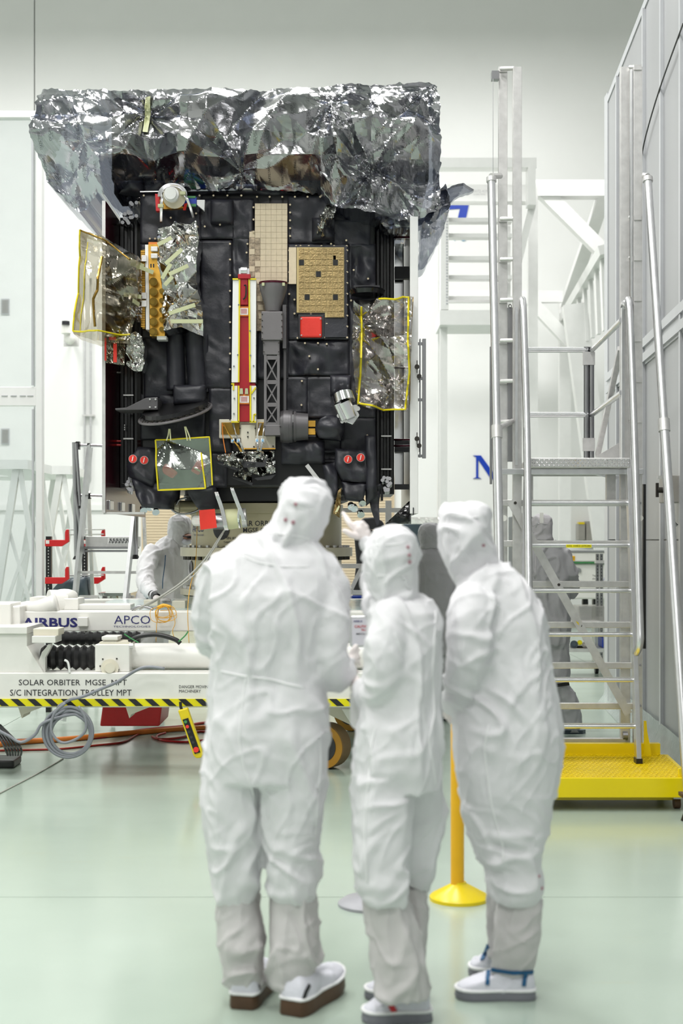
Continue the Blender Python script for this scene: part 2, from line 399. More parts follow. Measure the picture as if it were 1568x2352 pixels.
def _h(i, j, s): return noise.cell(Vector((i+.5, j+.5, s*7.7+.5)))
def facet(x, y, s, seed, k=1.0):
    """piecewise planar crumple: random heights on a warped, irregularly split lattice"""
    w = noise.noise_vector(Vector((x/s*.4, y/s*.4, seed+.3))); u = x/s+w.x*1.1; v = y/(s*k)+w.y*1.1
    i = math.floor(u); j = math.floor(v); fu = u-i; fv = v-j
    a, b, c, d = _h(i, j, seed), _h(i+1, j, seed), _h(i, j+1, seed), _h(i+1, j+1, seed)
    if _h(i, j, seed+4) > .5:
        return a+(b-a)*fu+(c-a)*fv if fu+fv < 1 else d+(c-d)*(1-fu)+(b-d)*(1-fv)
    return a+(b-a)*fu+(d-b)*fv if fu > fv else a+(d-c)*fu+(c-a)*fv
# ================================================================== STRUCTURE
def wall_x(Z): return 0.0661*Z+1.717                     # plane of the right-hand panel wall
ZB = 26.0
b = MB(); b.box(-12, 12, -7, ZB+0.3, -0.2, -0.03); floor = struct('floor', b, M['dark'])
fy = [-7, 0.4, 6.37, 11.9, 17.4, 22.8, ZB+0.1]; fx = [-12, -6.4, -2.9, 3.2, 8, 12]
for j in range(len(fy)-1):
    for i in range(len(fx)-1):
        b = MB(); b.box(fx[i]+.003, fx[i+1]-.003, fy[j]+.003, fy[j+1]-.003, -0.03, 0); part('floor_slab', b, M['floor'], floor)
b = MB(); b.box(-12, 12, ZB+.12, ZB+.4, 0, 13); wb = struct('wall_back', b, M['wallgrey'])
for x0, x1 in ((-12, -5.62), (-5.60, 12)):
    b = MB(); b.box(x0, x1, ZB, ZB+.12, 0.0, 13); part('wall_panel', b, M['wall'], wb)
b = MB(); b.box(-12, -4.1, ZB-.05, ZB-.002, 2.14, 2.24); struct('trim_1', b, M['frame'])
b = MB(); b.box(-12, 12, ZB-.04, ZB-.002, 0, .18); struct('baseboard_back', b, M['walltrim'])
b = MB(); b.box(-12.3, -12, -7, ZB+.4, 0, 13); struct('wall_left', b, M['wall'])
b = MB(); b.box(-12, 12, -7.3, -7, 0, 13); struct('wall_rear', b, M['rear'])
b = MB(); b.box(-12, 12, -7, ZB+.4, 12.6, 12.8); struct('ceiling', b, M['ceil'])
b = MB(); b.box(12, 12.3, -7, ZB+.4, 0, 13); struct('wall_far', b, M['wall'])

# right-hand partition of metal panels, about 6 m high
def wquad(mb, Z0, Z1, h0, h1, th, off=0.0):
    return mb.prism3([(wall_x(Z0)-off, Z0, h0), (wall_x(Z1)-off, Z1, h0), (wall_x(Z1)-off, Z1, h1), (wall_x(Z0)-off, Z0, h1)], (th, 0, 0))
b = MB(); wquad(b, -1, 14.13, 0, 5.95, .2, -.06); wr = struct('wall_right', b, M['walltrim'])
zs = [14.13, 13.36, 11.66, 10.74, 9.88, 8.3, 6.6, 4.8, 3.0, 1.2, -1]
for i in range(len(zs)-1):
    for h0, h1 in ((0.0, 1.595), (1.605, 3.03), (3.26, 5.95)):
        b = MB(); wquad(b, zs[i+1]+.006, zs[i]-.006, h0, h1, .06); part('metal_panel', b, M['wallgrey'], wr)
for z in zs[1:]:
    b = MB(); wquad(b, z-.03, z+.03, 0.0, 5.95, .025, .025); part('batten', b, M['walltrim'], wr)
b = MB()
for z in zs[1:6]:
    for h in (0.5, 1.0, 1.75, 2.2, 2.9, 3.4, 4.0, 4.6, 5.2):
        b.cyl((wall_x(z+.05)-.001, z+.05, h), (wall_x(z+.05)-.012, z+.05, h), .008, n=8)
part('screw', b, M['steel'], wr, kind='stuff')
b = MB(); wquad(b, -1, 14.13, 3.05, 3.12, .05, .03); wquad(b, -1, 14.13, 3.17, 3.24, .05, .03); wquad(b, -1, 14.13, 3.03, 3.26, .03, .012); struct('trim_2', b, M['walltrim'])
b = MB(); wquad(b, -1, 14.13, 5.95, 6.02, .22, .01); struct('trim_3', b, M['walltrim'])
b = MB(); b.box(wall_x(14.13)-.01, wall_x(14.13)+.28, 14.13, 14.3, 0, 6.05); struct('trim_4', b, M['walltrim'])
# translucent sheet taped along the wall foot
b = MB(); rows = []
n = 140
for j in range(7):
    h = .215*(1-j/6)
    rows.append([Vector((wall_x(-0.9+i*14.9/n)-.02-.10*(j/6)**2-.02*abs(noise.noise(Vector((i*.21, j*.5, 2)))), -0.9+i*14.9/n, h+.004)) for i in range(n+1)])
vs = [v for r in rows for v in r]
b.add(vs, [(j*(n+1)+i, j*(n+1)+i+1, (j+1)*(n+1)+i+1, (j+1)*(n+1)+i) for j in range(6) for i in range(n)])
struct('baseboard_right', b, M['basefilm'], smooth=True)
# cable on the wall, top right
b = MB(); b.tube([Vector((wall_x(z)-.03, z, h)) for z, h in ((11.7, 4.72), (11.4, 4.85), (10.7, 5.0), (9.7, 5.12))], .006, smooth=4)
single('wall_cable', b, M['cabblack'], 'thin dark cable slanting up across the grey panel wall at top right', 'cable')
# disconnect box on the right wall
t = thing('switch_box', 'small grey switch box on the panel wall at the right edge', 'switch box', (wall_x(10.0), 10.0, 1.8))
zz = 10.0; b = MB(); b.box(wall_x(zz)-.12, wall_x(zz), zz-.1, zz+.12, 1.86, 2.05); part('box_body', b, M['boxgrey'], t, bev=.006)
b = MB(); b.cyl((wall_x(zz)-.12, zz, 1.95), (wall_x(zz)-.16, zz, 1.95), .02); b.box(wall_x(zz)-.17, wall_x(zz)-.15, zz-.01, zz+.01, 1.90, 2.0); part('handle', b, M['bolt'], t)
b = MB(); b.tube([(wall_x(zz)-.06, zz, 1.86), (wall_x(zz)-.06, zz, 1.75), (wall_x(zz)-.02, zz, 1.70)], .012, smooth=3); part('conduit', b, M['steel'], t)

# glass partition on the left
GZ = 13.6
wi = bpy.data.objects.new('window_1', None); COL.objects.link(wi); wi['kind'] = 'structure'; ORG[wi.name] = Vector()
b = MB(); b.pbox(82, 97, 255, 1566, GZ, .10); b.box(-5.2, P(82, 0, GZ).x, GZ, GZ+.1, P(0, 270, GZ).z, P(0, 254, GZ).z)
b.box(-5.2, P(82, 0, GZ).x, GZ+.01, GZ+.09, P(0, 932, GZ).z, P(0, 888, GZ).z)
b.box(-5.2, P(82, 0, GZ).x, GZ+.01, GZ+.09, 0.0, .12)
part('window_frame', b, M['frame'], wi, bev=.006)
for a, c in ((271, 887), (933, 1540)):
    b = MB(); b.box(-5.2, P(81.5, 0, GZ).x, GZ+.04, GZ+.055, P(0, c, GZ).z, P(0, a, GZ).z); part('pane', b, M['glass'], wi)
b = MB()
for x in (3, 24, 45, 62): b.pbox(x, x+14, 908, 909.5, GZ-.002, .01)
part('slot', b, M['walltrim'], wi, kind='stuff')
b = MB(); b.pbox(72, 76, 278, 885, GZ-.012, .03); b.pbox(73, 77, 940, 1400, GZ-.012, .03); part('glazing_bead', b, M['walltrim'], wi)

# beige shutter door in the back wall
d1 = MB(); d1.box(P(326, 0, ZB).x, P(905, 0, ZB).x, ZB-.06, ZB-.005, 0, 2.75); dd = struct('door_1', d1, M['beige'])
b = MB(); h = 0.02
while h < 2.7:
    b.box(P(330, 0, ZB).x, P(900, 0, ZB).x, ZB-.085, ZB-.055, h, h+.042); h += .051
part('slat', b, M['beige'], dd, kind='stuff')
# solid vents added on the back wall to imitate reflections in the glass
for py in (704, 1002):
    t = thing('reflected_vent', 'small grey louvred vent standing in for a reflection in the glass partition, %s' % ('upper one' if py < 800 else 'lower one'), 'vent', P(12, py+16, ZB-.03))
    b = MB(); b.pbox(2, 21, py-18, py+18, ZB-.03, .028); part('vent_frame', b, M['walltrim'], t)
    b = MB()
    for k in range(9): b.pbox(4, 19, py-15+k*3.5, py-13.6+k*3.5, ZB-.045, .015)
    part('louvre', b, M['boxgrey'], t, kind='stuff')

# ================================================================== FAR BACKGROUND
def tube2(mb, a, c, r, Z=None): mb.cyl(P(*a), P(*c), r, n=10)
# conduits on the back wall, left
t = thing('conduit_pair', 'pair of thin steel conduits running down the white wall left of the spacecraft', 'conduit', P(200, 1230, ZB-.04))
for x in (194, 208):
    b = MB(); b.tube([P(x, 640, ZB-.09), P(x, 1060, ZB-.09), P(x-5, 1110, ZB-.09), P(x-12, 1150, ZB-.09), P(x-12, 1290, ZB-.09)], .022, smooth=3); part('conduit', b, M['alu'], t, smooth=True)
b = MB(); b.pbox(188, 216, 952, 956, ZB-.13, .12); part('clamp', b, M['alud'], t)
# camera on wall bracket
t = thing('wall_camera', 'white security camera on a grey bracket plate left of the yellow taped film bag', 'camera', P(160, 795, 20))
b = MB(); b.pbox(146, 180, 766, 795, 20.1, .05); part('bracket_plate', b, M['alud'], t)
b = MB(); b.sphere(P(160, 778, 19.95), .08); b.cyl(P(160, 778, 19.95), P(152, 760, 19.9), .05); b.cyl(P(152, 766, 19.85), P(151, 745, 19.85), .07, .06); part('housing', b, M['white'], t, smooth='auto')
b = MB(); b.cyl(P(151, 746, 19.8), P(151, 738, 19.8), .055); part('lens_hood', b, M['ink'], t)
b = MB(); b.cyl(P(165, 780, 20.1), P(165, 780, ZB), .03); part('wall_arm', b, M['white'], t)

# white A-frame trestles behind the glass
def trestle(px, Z, ptop, hw, label):
    x = P(px, 0, Z).x; zt = P(0, ptop, Z).z
    t = thing('trestle', label, 'trestle', (x, Z, 0), 'white trestles on the left')
    for yy in (0, 1.1):
        b = MB(); b.beam((x-.02, Z+yy, zt), (x-hw, Z+yy, 0), .075, .075); part('leg', b, M['frame'], t)
        b = MB(); b.beam((x+.02, Z+yy, zt), (x+hw, Z+yy, 0), .05, .05); part('leg', b, M['frame'], t)
        b = MB(); b.beam((x-hw*.62, Z+yy+.02, zt*.36), (x+hw*.62, Z+yy+.02, zt*.36), .05, .05); part('crossbar', b, M['frame'], t)
    b = MB(); b.box(x-.75, x+.12, Z-.08, Z+1.2, zt, zt+.1); part('top_beam', b, M['frame'], t)
    for a, c in (((x-hw*.9, Z+.02, .3), (x+.05, Z+.06, zt*.62)), ((x+hw*.8, Z+.04, .25), (x-hw*.35, Z+.06, zt*.75))):
        b = MB(); b.beam(a, c, .035, .035); part('brace', b, M['frame'], t)
trestle(42, 15.5, 1078, .38, 'white A-frame trestle behind the glass partition, nearest the left edge')
trestle(88, 18.6, 1095, .40, 'white A-frame trestle just behind the white partition post')
trestle(142, 17.0, 1090, .42, 'white A-frame trestle standing between partition post and stepladder')

# black rack with red arms
RZ = 13.2
for k, (px, lab) in enumerate(((111, 'black slotted rack post with two red bracket arms, left of the stepladder'), (194, 'black slotted rack post with red bracket arms, seen behind the stepladder'))):
    t = thing('rack_post', lab, 'rack', P(px, 1550, RZ+k*1.2), 'rack posts with red arms')
    Z = RZ+k*1.2
    o = ORG[t.name]; o.z = 0; t.location = o
    b = MB(); a = P(px-6, 1232, Z); c = P(px+6, 1232, Z); b.box(a.x, c.x, Z, Z+.06, 0, a.z); part('post', b, M['black'], t)
    b = MB()
    for i in range(34): b.pbox(px-1, px+1, 1242+i*7.2, 1245+i*7.2, Z-.003, .004)
    part('slot', b, M['alud'], t, kind='stuff')
    for y in (1240, 1326):
        b = MB()
        b.prism([(px-8, y), (px+38, y), (px+38, y-18), (px+41, y-24), (px+46, y-24), (px+47, y+4), (px+30, y+15), (px-8, y+15)], Z-.03, .05); part('bracket_arm', b, M['red'], t, bev=.004)
    b = MB(); b.pbox(px-6, px+2, 1241, 1249, Z-.034, .004); part('label_plate', b, M['white'], t)
b = MB()
for y in (1217, 1228, 1322): b.cyl(P(150, y, RZ+.2), P(240, y-1, RZ+1.2), .008, n=6)
single('rack_rods', b, M['alud'], 'thin steel rods spanning between the red rack arms', 'rods')
b = MB()
quilt(b, 116, 1326, 198, 1372, 13.6, .05, 3, .4, .1, rows=[(0, [(0, 150, 1328), (1, 196, 1326)]), (1, [(0, 104, 1372), (1, 198, 1378)])])
single('dark_drape', b, M['boxblue'], 'dark blue sheet draped low behind the stepladder', 'cover', smooth=True)
b = MB(); quilt(b, 225, 1362, 300, 1400, 12.7, .08, 11, .5, .05)
single('foil_bundle', b, M['silverfoil'], 'crumpled bright foil bundle behind the foot of the stepladder', 'foil')
b = MB(); b.pbox(184, 203, 1374, 1381, 12.9, .1); b.pbox(182, 205, 1381, 1384, 12.9, .12)
single('blue_block', b, M['blue'], 'small blue block seen through the stepladder foot', 'block')

# stepladder with platform
SZ = 12.95
t = thing('stepladder', 'silver platform stepladder with pictogram label behind the white trolley', 'stepladder', (P(240, 0, SZ).x, SZ+.5, 0))
def ST(name, a, c, w, h, m='alu', Za=SZ, Zc=SZ, **k):
    b = MB(); b.beam(P(a[0], a[1], Za), P(c[0], c[1], Zc), w, h); return part(name, b, M[m], t, **k)
def toz(px, py, Z, px2, py2, Z2, h=0.03):        # extend a line down to the floor
    a = P(px, py, Z); c = P(px2, py2, Z2); s = (a.z-h)/(a.z-c.z); return a, a+(c-a)*s
for q in (((207, 1020), (172, 1375)), ((314, 1130), (288, 1375))):
    a, c = toz(*q[0], SZ, *q[1], SZ-.35); b = MB(); b.beam(a, c, .03, .075); part('stile', b, M['alu'], t)
for q in (((203, 1130), (213, 1372)), ((330, 1180), (338, 1372))):
    a, c = toz(*q[0], SZ+.5, *q[1], SZ+.85); b = MB(); b.beam(a, c, .03, .06); part('rear_leg', b, M['alud'], t)
b = MB(); b.pbox(196, 305, 1232, 1256, SZ-.02, .5); part('platform', b, M['alud'], t, bev=.004)
b = MB(); b.pbox(192, 300, 1256, 1261, SZ-.05, .55); b.pbox(194, 300, 1264, 1268, SZ, .5); part('platform_frame', b, M['steel'], t)
b = MB(); b.pbox(247, 297, 1234, 1250, SZ-.024, .003); part('pictogram_label', b, M['whitebr'], t)
b = MB()
for i in range(6):
    x = 252+i*7.6
    b.cyl(P(x+1, 1238, SZ-.028), P(x+1, 1238, SZ-.024), .006, n=8)
    for q in (((x+1, 1239), (x, 1243)), ((x, 1243), (x-2, 1248)), ((x, 1243), (x+2, 1248)), ((x+1, 1240), (x+4, 1242+i % 2)), ((x+4, 1236), (x+5, 1248))):
        b.beam(P(*q[0], SZ-.027), P(*q[1], SZ-.027), .003, .004)
part('pictogram', b, M['ink'], t)
for y in (1312, 1368):
    b = MB(); b.pbox(181, 312-(y-1312)*.1, y, y+6, SZ-.18, .08); part('tread', b, M['alud'], t)
b = MB(); b.cyl(P(172, 1016, SZ-.1), P(177, 1278, SZ-.1), .026, n=12); part('outrigger', b, M['steel'], t)
b = MB(); b.cyl(P(175, 1018, SZ-.15), P(184, 1162, SZ-.15), .014, n=10); b.cyl(P(174, 1135, SZ-.15), P(192, 1272, SZ-.15), .016, n=10); part('strut', b, M['steel'], t)
b = MB(); b.cyl(P(312, 1176, SZ-.1), P(311, 1274, SZ-.1), .024, n=12); part('outrigger', b, M['steel'], t)
for x, y in ((177, 1275), (311, 1274)):
    b = MB(); b.cyl(P(x, y, SZ-.1), P(x, y+10, SZ-.1), .022, .042, n=14); part('rubber_foot', b, M['rubber'], t)
b = MB(); b.cyl(P(182, 1162, SZ-.15), P(183, 1168, SZ-.15), .018, n=10); part('rubber_foot', b, M['rubber'], t)
for y in (1023, 1138):
    b = MB(); b.cyl(P(180, y, SZ-.05), P(300, y+3, SZ+.1), .016, n=10); part('rail', b, M['alu'], t)
    b = MB(); b.pbox(174, 182, y-9, y+9, SZ-.12, .06); b.pbox(200, 207, y-5, y+8, SZ-.04, .06); part('clamp', b, M['rubber'], t)

# white lattice gantry upper right
GZ2 = 20.0
t = thing('lattice_gantry', 'white perforated lattice gantry high behind the tall access platform', 'gantry', (P(1110, 0, GZ2).x, GZ2, 0))
def GB(name, x0, x1, y0, y1, Z=GZ2, d=.25): b = MB(); b.pbox(x0, x1, y0, y1, Z, d); return part(name, b, M['frame'], t)
GB('top_beam', 1008, 1232, 362, 384); GB('side_post', 1212, 1230, 384, 470); GB('main_beam', 1016, 1214, 424, 462, GZ2+.6)
GB('perforated_post', 1012, 1030, 470, 711); GB('perforated_post', 1160, 1172, 470, 700, GZ2+.6)
for y in (500, 536, 588, 632, 680): GB('slat', 1030, 1176, y, y+9, GZ2+.3, .2)
GB('lower_box', 1010, 1172, 712, 746, GZ2, .9)
b = MB()
for i in range(32):
    b.pbox(1024, 1028, 478+i*7, 481.5+i*7, GZ2-.01, .012)
part('hole', b, M['walltrim'], t, kind='stuff')
for a, c in (((1222, 470), (1190, 600)), ((1018, 462), (1018, 1240))):
    b = MB(); b.beam(P(*a, GZ2+.3), P(*c, GZ2+.3), .1, .1); part('brace', b, M['frame'], t)
for x in (1016, 1224):
    b = MB(); a = P(x, 700, GZ2+1.0); b.box(a.x-.07, a.x+.07, GZ2+1.0, GZ2+1.14, 0, P(0, 380, GZ2).z); part('column', b, M['frame'], t)
print_('stencil', [('00072-409', 1083, 1119, 436, 442), ('IL 4.450 (TEXN)', 1088, 1114, 445, 449)], GZ2+.59, M['greyink'], t)
# white truss bay with hanging fins
TZ = 22.5
t = thing('truss_frame', 'white truss frame with diagonal braces beyond the access platform', 'truss', (P(1320, 0, TZ).x, TZ, 0))
def TBm(name, a, c, w, h, Za=TZ, Zc=TZ): b = MB(); b.beam(P(*a, Za), P(*c, Zc), w, h, up=(0, 1, 0)); return part(name, b, M['frame'], t)
TBm('chord', (1226, 436), (1420, 436), .25, .28); TBm('chord', (1030, 682), (1290, 682), .2, .14, TZ+2, TZ+2)
TBm('diagonal', (1238, 432), (1430, 625), .22, .2); TBm('diagonal', (1200, 672), (1320, 800), .2, .16, TZ+2, TZ+2)
TBm('side_rail', (1388, 572), (1294, 730), .12, .15, TZ-4, TZ+2.5); TBm('diagonal', (1390, 440), (1300, 700), .2, .2, TZ, TZ+2.5)
TBm('column', (1296, 690), (1296, 1385), .2, .16, TZ+2.5, TZ+2.5); TBm('leg', (1318, 700), (1392, 1262), .35, .2, TZ-1, TZ-1)
TBm('column', (1410, 436), (1410, 1472), .2, .25, TZ, TZ)
for i in range(7):
    x = 1382-i*13.5; y = 590+i*22
    TBm('fin', (x, y), (x+6, y+170-i*14), .05, .12, TZ-3.6+i*.85, TZ-3.6+i*.85)
# lettering on the back wall
t = thing('wall_lettering', 'dark blue stencilled letter N low on the white back wall', 'lettering', P(1115, 1100, ZB))
b = MB()
b.prism([(1086, 1046), (1104, 1046), (1136, 1090), (1136, 1100), (1127, 1100), (1098, 1056), (1098, 1096), (1105, 1099), (1086, 1099), (1093, 1096), (1093, 1050)], ZB-.02, .018)
part('letter', b, M['blue'], t)
b = MB(); b.prism([(1139, 1046), (1156, 1046), (1151, 1050), (1151, 1100), (1142, 1100), (1144, 1050)], ZB-.02, .018); part('letter_stroke', b, M['blue'], t)
t = thing('wall_emblem', 'dark blue slanted letter stroke on the wall beside the film flap', 'lettering', P(1050, 552, ZB))
b = MB(); b.prism([(1028, 470), (1077, 468), (1070, 501), (1051, 501), (1056, 479), (1028, 481)], ZB-.02, .018); part('letter', b, M['blue'], t)
b = MB(); b.prism([(1039, 544), (1047, 544), (1044, 553)], ZB-.02, .018); b.tube([P(1064+7*math.cos(a), 544+8*math.sin(a), ZB-.02) for a in (0.1, .6, 1.2, 1.8, 2.4)], .012); part('small_mark', b, M['bluelt'], t)

# things behind the platform, right of centre
t = thing('wall_box', 'brown-grey electrical box with yellow strip on the back wall behind the stair', 'electrical box', P(1352, 1247, ZB-.3))
b = MB(); b.pbox(1346, 1390, 1197, 1250, ZB-.3, .29); part('box_body', b, M['boxgrey'], t, bev=.01)
b = MB(); b.pbox(1350, 1386, 1201, 1246, ZB-.315, .02); part('box_door', b, M['boxgrey'], t)
b = MB(); b.pbox(1328, 1343, 1203, 1240, ZB-.3, .29); part('side_module', b, M['boxgrey'], t); b = MB(); b.pbox(1329, 1342, 1199, 1204, ZB-.31, .2); part('yellow_strip', b, M['yellow'], t)
for x0, x1, y0, lab in ((1178, 1228, 1186, 'dark slate cabinet with vent slots, behind the worker at the stair'), (926, 986, 1203, 'dark slate cabinet behind the grey-suited worker, left of third visitor')):
    Z = 21.0; t = thing('cabinet', lab, 'cabinet', (P((x0+x1)/2, 0, Z).x, Z, 0))
    a = P(x0, y0, Z); c = P(x1, y0, Z); b = MB(); b.box(a.x, c.x, Z, Z+.6, 0, a.z); part('cabinet_body', b, M['boxblue'], t, bev=.01)
    b = MB(); b.box(a.x+.02, c.x-.02, Z-.02, Z, .05, a.z-.04); part('door', b, M['boxblue'], t)
    b = MB()
    for k in range(5): b.pbox(x1-16, x1-8, y0+10+k*4, y0+12+k*4, Z-.025, .006)
    part('vent_slot', b, M['black'], t, kind='stuff')
    b = MB(); b.pbox(x0+9, x0+14, y0+36, y0+44, Z-.03, .01); part('latch_label', b, M['white'], t)
b = MB(); quilt(b, 940, 1188, 1030, 1204, 20.6, .05, 4, .3, .03, sc=3); single('plastic_roll', b, M['clearfilm'], 'clear crumpled plastic sheet lying along the dark cabinet top', 'plastic sheet')
# white chest
Z = 18.0
t = thing('transport_chest', 'large white transport chest with orange label behind the stair', 'chest', (P(1350, 0, Z).x, Z, 0))
a = P(1250, 1264, Z); c = P(1402, 1376, Z)
b = MB(); b.box(a.x, c.x, Z, Z+1.0, c.z, P(0, 1294, Z).z); part('chest_body', b, M['white'], t, bev=.02)
b = MB(); b.box(a.x-.02, c.x+.02, Z-.03, Z+1.0, P(0, 1291, Z).z, P(0, 1268, Z).z); part('lid', b, M['white'], t, bev=.02)
b = MB(); b.box(a.x-.03, c.x+.03, Z-.045, Z+1.0, P(0, 1268, Z).z, P(0, 1264, Z).z); part('lid_rim', b, M['alu'], t)
b = MB(); b.pbox(1250, 1402, 1291, 1294, Z-.035, .04); part('seal_strip', b, M['green'], t)
b = MB(); b.pbox(1306, 1320, 1277, 1288, Z-.038, .008); part('warning_label', b, M['yelpost'], t)
print_('arrows', [('↑↑', 1309, 1318, 1279, 1286)] if False else [('1 1', 1309, 1318, 1279, 1286)], Z-.039, M['ink'], t)
b = MB(); b.pbox(1322, 1334, 1306, 1315, Z-.02, .02); b.pbox(1325, 1331, 1304, 1310, Z-.035, .02); part('latch', b, M['alu'], t)
print_('slogan', [('Together', 1360, 1378, 1320, 1325), ('ahead.', 1360, 1374, 1327, 1331)], Z-.003, M['greyd'], t)
print_('logo', [('RUAG', 1379, 1398, 1326, 1333)], Z-.003, M['blue'], t)
for x in (1256, 1394):
    b = MB(); a2 = P(x, 1376, Z); b.box(a2.x-.04, a2.x+.04, Z+.1, Z+.9, 0, a2.z); part('leg', b, M['white'], t)
for x in (1343, 1367):
    b = MB(); b.cyl(P(x-6, 1384, 18.2), P(x+6, 1384, 18.2), .05); b.box(P(x, 0, 18.2).x-.03, P(x, 0, 18.2).x+.03, 18.15, 18.25, P(0, 1384, 18.2).z, P(0, 1374, 18.2).z); part('caster_unit', b, M['rubber'], t)
# steel strut pair
Z = 17.3
t = thing('strut_stand', 'pair of upright slotted steel struts clamped together beside the white chest', 'stand', (P(1378, 0, Z).x, Z, 0))
for x in (1372, 1381):
    a = P(x, 1272, Z); b = MB(); b.box(a.x-.018, a.x+.018, Z, Z+.04, 0, a.z); part('strut', b, M['steel'], t)
for y in (1287, 1417):
    b = MB(); b.pbox(1368, 1390, y, y+7, Z-.03, .1); part('clamp', b, M['alud'], t)
b = MB()
for x in (1372, 1381):
    for i in range(34): b.pbox(x-1, x+1, 1276+i*7.5, 1279+i*7.5, Z-.002, .003)
part('slot', b, M['ink'], t, kind='stuff')
# cart with clear bins, and bits on it
Z = 16.4
t = thing('equipment_cart', 'low white cart with steel shelf behind the lower stair treads', 'cart', (P(1350, 0, Z).x, Z, 0))
for y0, y1, nm in ((1490, 1498, 'lower_shelf'), (1432, 1438, 'upper_shelf')):
    b = MB(); a = P(1268, y0, Z); c = P(1396, y1, Z); b.box(a.x, c.x, Z, Z+.7, c.z, a.z); part(nm, b, M['alud'] if y0 > 1450 else M['frame'], t)
for x in (1272, 1392):
    for yy in (0.03, .62):
        a = P(x, 1432, Z); b = MB(); b.box(a.x-.02, a.x+.02, Z+yy, Z+yy+.04, .08, a.z); part('post', b, M['alu'], t)
        b = MB(); b.cyl((a.x-.02, Z+yy+.02, .045), (a.x+.02, Z+yy+.02, .045), .045); part('caster', b, M['rubber'], t)
def bin_(x0, x1, y0, y1, Z, lab, m='clearfilm'):
    b = MB(); b.prism([(x0, y0), (x1, y0), (x1-3, y1), (x0+3, y1)], Z, .4); single('plastic_bin', b, M[m], lab, 'bin', bev=.01)
bin_(1276, 1322, 1400, 1432, 16.55, 'clear plastic bin on the cart, left one behind the stair')
bin_(1328, 1394, 1392, 1432, 16.6, 'larger clear plastic bin on the cart by the slotted struts')
for x, y, r, m, lab in ((1318, 1480, 9, 'boxblue', 'dark round reel on the cart shelf behind the stair'), (1331, 1476, 6, 'hazy', 'lime yellow roll on the cart shelf behind the stair'), (1343, 1481, 7, 'boxgrey', 'grey reel on the cart shelf next to the lime roll')):
    b = MB(); b.cyl(P(x, y, 16.5), P(x, y, 16.9), r*S(16.5), n=20); b.cyl(P(x, y, 16.46), P(x, y, 16.5), r*.5*S(16.5), n=14); single('reel', b, M[m], lab, 'reel')
b = MB(); b.pbox(1383, 1390, 1466, 1488, 16.5, .3); b.pbox(1384, 1389, 1460, 1466, 16.55, .2); single('blue_case', b, M['blue'], 'small blue case at the right end of the cart shelf', 'case', bev=.01)

# aluminium frame and table behind the adapter
Z = 14.2
t = thing('profile_frame', 'grey aluminium profile frame standing behind the cylindrical adapter', 'frame', (P(850, 0, Z).x, Z, 0))
for x in (892, 700):
    a = P(x, 1150, Z); b = MB(); b.box(a.x-.03, a.x+.03, Z, Z+.06, 0, a.z); part('post', b, M['alud'], t)
for y in (1172, 1300, 1361):
    b = MB(); b.beam(P(700, y, Z+.03), P(940, y, Z+.03), .05, .045); part('rail', b, M['alud'], t)
for a, c in (((803, 1361), (832, 1300)), ((905, 1200), (930, 1172)), ((880, 1361), (892, 1300))):
    b = MB(); b.beam(P(*a, Z), P(*c, Z), .04, .04); part('brace', b, M['alud'], t)
t = thing('draped_tripod', 'black draped equipment on a stand between pointing hand and adapter', 'equipment', (P(845, 0, 14.8).x, 14.8, 0))
b = MB(); b.prism([(823, 1200), (833, 1190), (858, 1188), (878, 1196), (886, 1212), (866, 1218), (830, 1214)], 14.7, .3, .9); part('top_cover', b, M['dark'], t, bev=.02)
b = MB(); b.prism([(812, 1222), (846, 1214), (872, 1222), (856, 1300), (866, 1374), (808, 1378), (818, 1290)], 14.72, .25, .9); part('drape', b, M['dark'], t, bev=.02)
b = MB(); a = P(840, 1374, 14.85)
for dx in (-.2, 0, .2): b.beam((a.x, 14.85, a.z+.1), (a.x+dx, 14.85+abs(dx)*.6, 0), .03, .03)
part('leg', b, M['black'], t)
t = thing('blue_edge_table', 'low table with blue edge strip behind the trolley', 'table', (P(850, 0, 13.4).x, 13.4, 0))
b = MB(); b.prism([(805, 1369), (920, 1369), (920, 1379), (797, 1379)], 13.4, .1); part('edge_strip', b, M['blue'], t)
b = MB(); b.pbox(796, 930, 1379, 1396, 13.42, .5); part('table_body', b, M['frame'], t)
for x in (800, 925):
    a = P(x, 1396, 13.6); b = MB(); b.box(a.x-.03, a.x+.03, 13.6, 13.66, 0, a.z); part('leg', b, M['frame'], t)
# ================================================================== SPACECRAFT
Z0 = 10.62
sc_ = thing('spacecraft', 'large black blanketed spacecraft with instruments, mounted on the tan cylinder adapter', 'spacecraft', (P(595, 0, 11.6).x, 11.6, P(0, 1160, 11.6).z))
def sp(name, mb, m, par=None, **k): return part(name, mb, M[m], par or sc_, **k)
# core box and skirt
b = MB(); b.pbox(322, 862, 440, 1120, Z0+.05, 1.9); sp('body_box', b, 'black', bev=.02)
b = MB(); b.prism([(480, 1090), (800, 1090), (770, 1150), (500, 1150)], Z0+.25, 1.3); sp('lower_skirt', b, 'black')
b = MB(); b.lathe([(.60, 0), (.66, .02), (.66, .10), (.60, .12)], P(612, 1158, 11.55), 48); sp('ring', b, 'dark', smooth='auto')
b = MB()
for i in range(40):
    a = math.pi+math.pi*i/39; c = P(612, 1152, 11.55); q = c+Vector((math.cos(a)*.66, math.sin(a)*.66, .04)); b.cyl(q, q+Vector((math.cos(a), math.sin(a), 0))*.008, .009, n=6)
sp('ring_rivet', b, 'alu', kind='stuff')
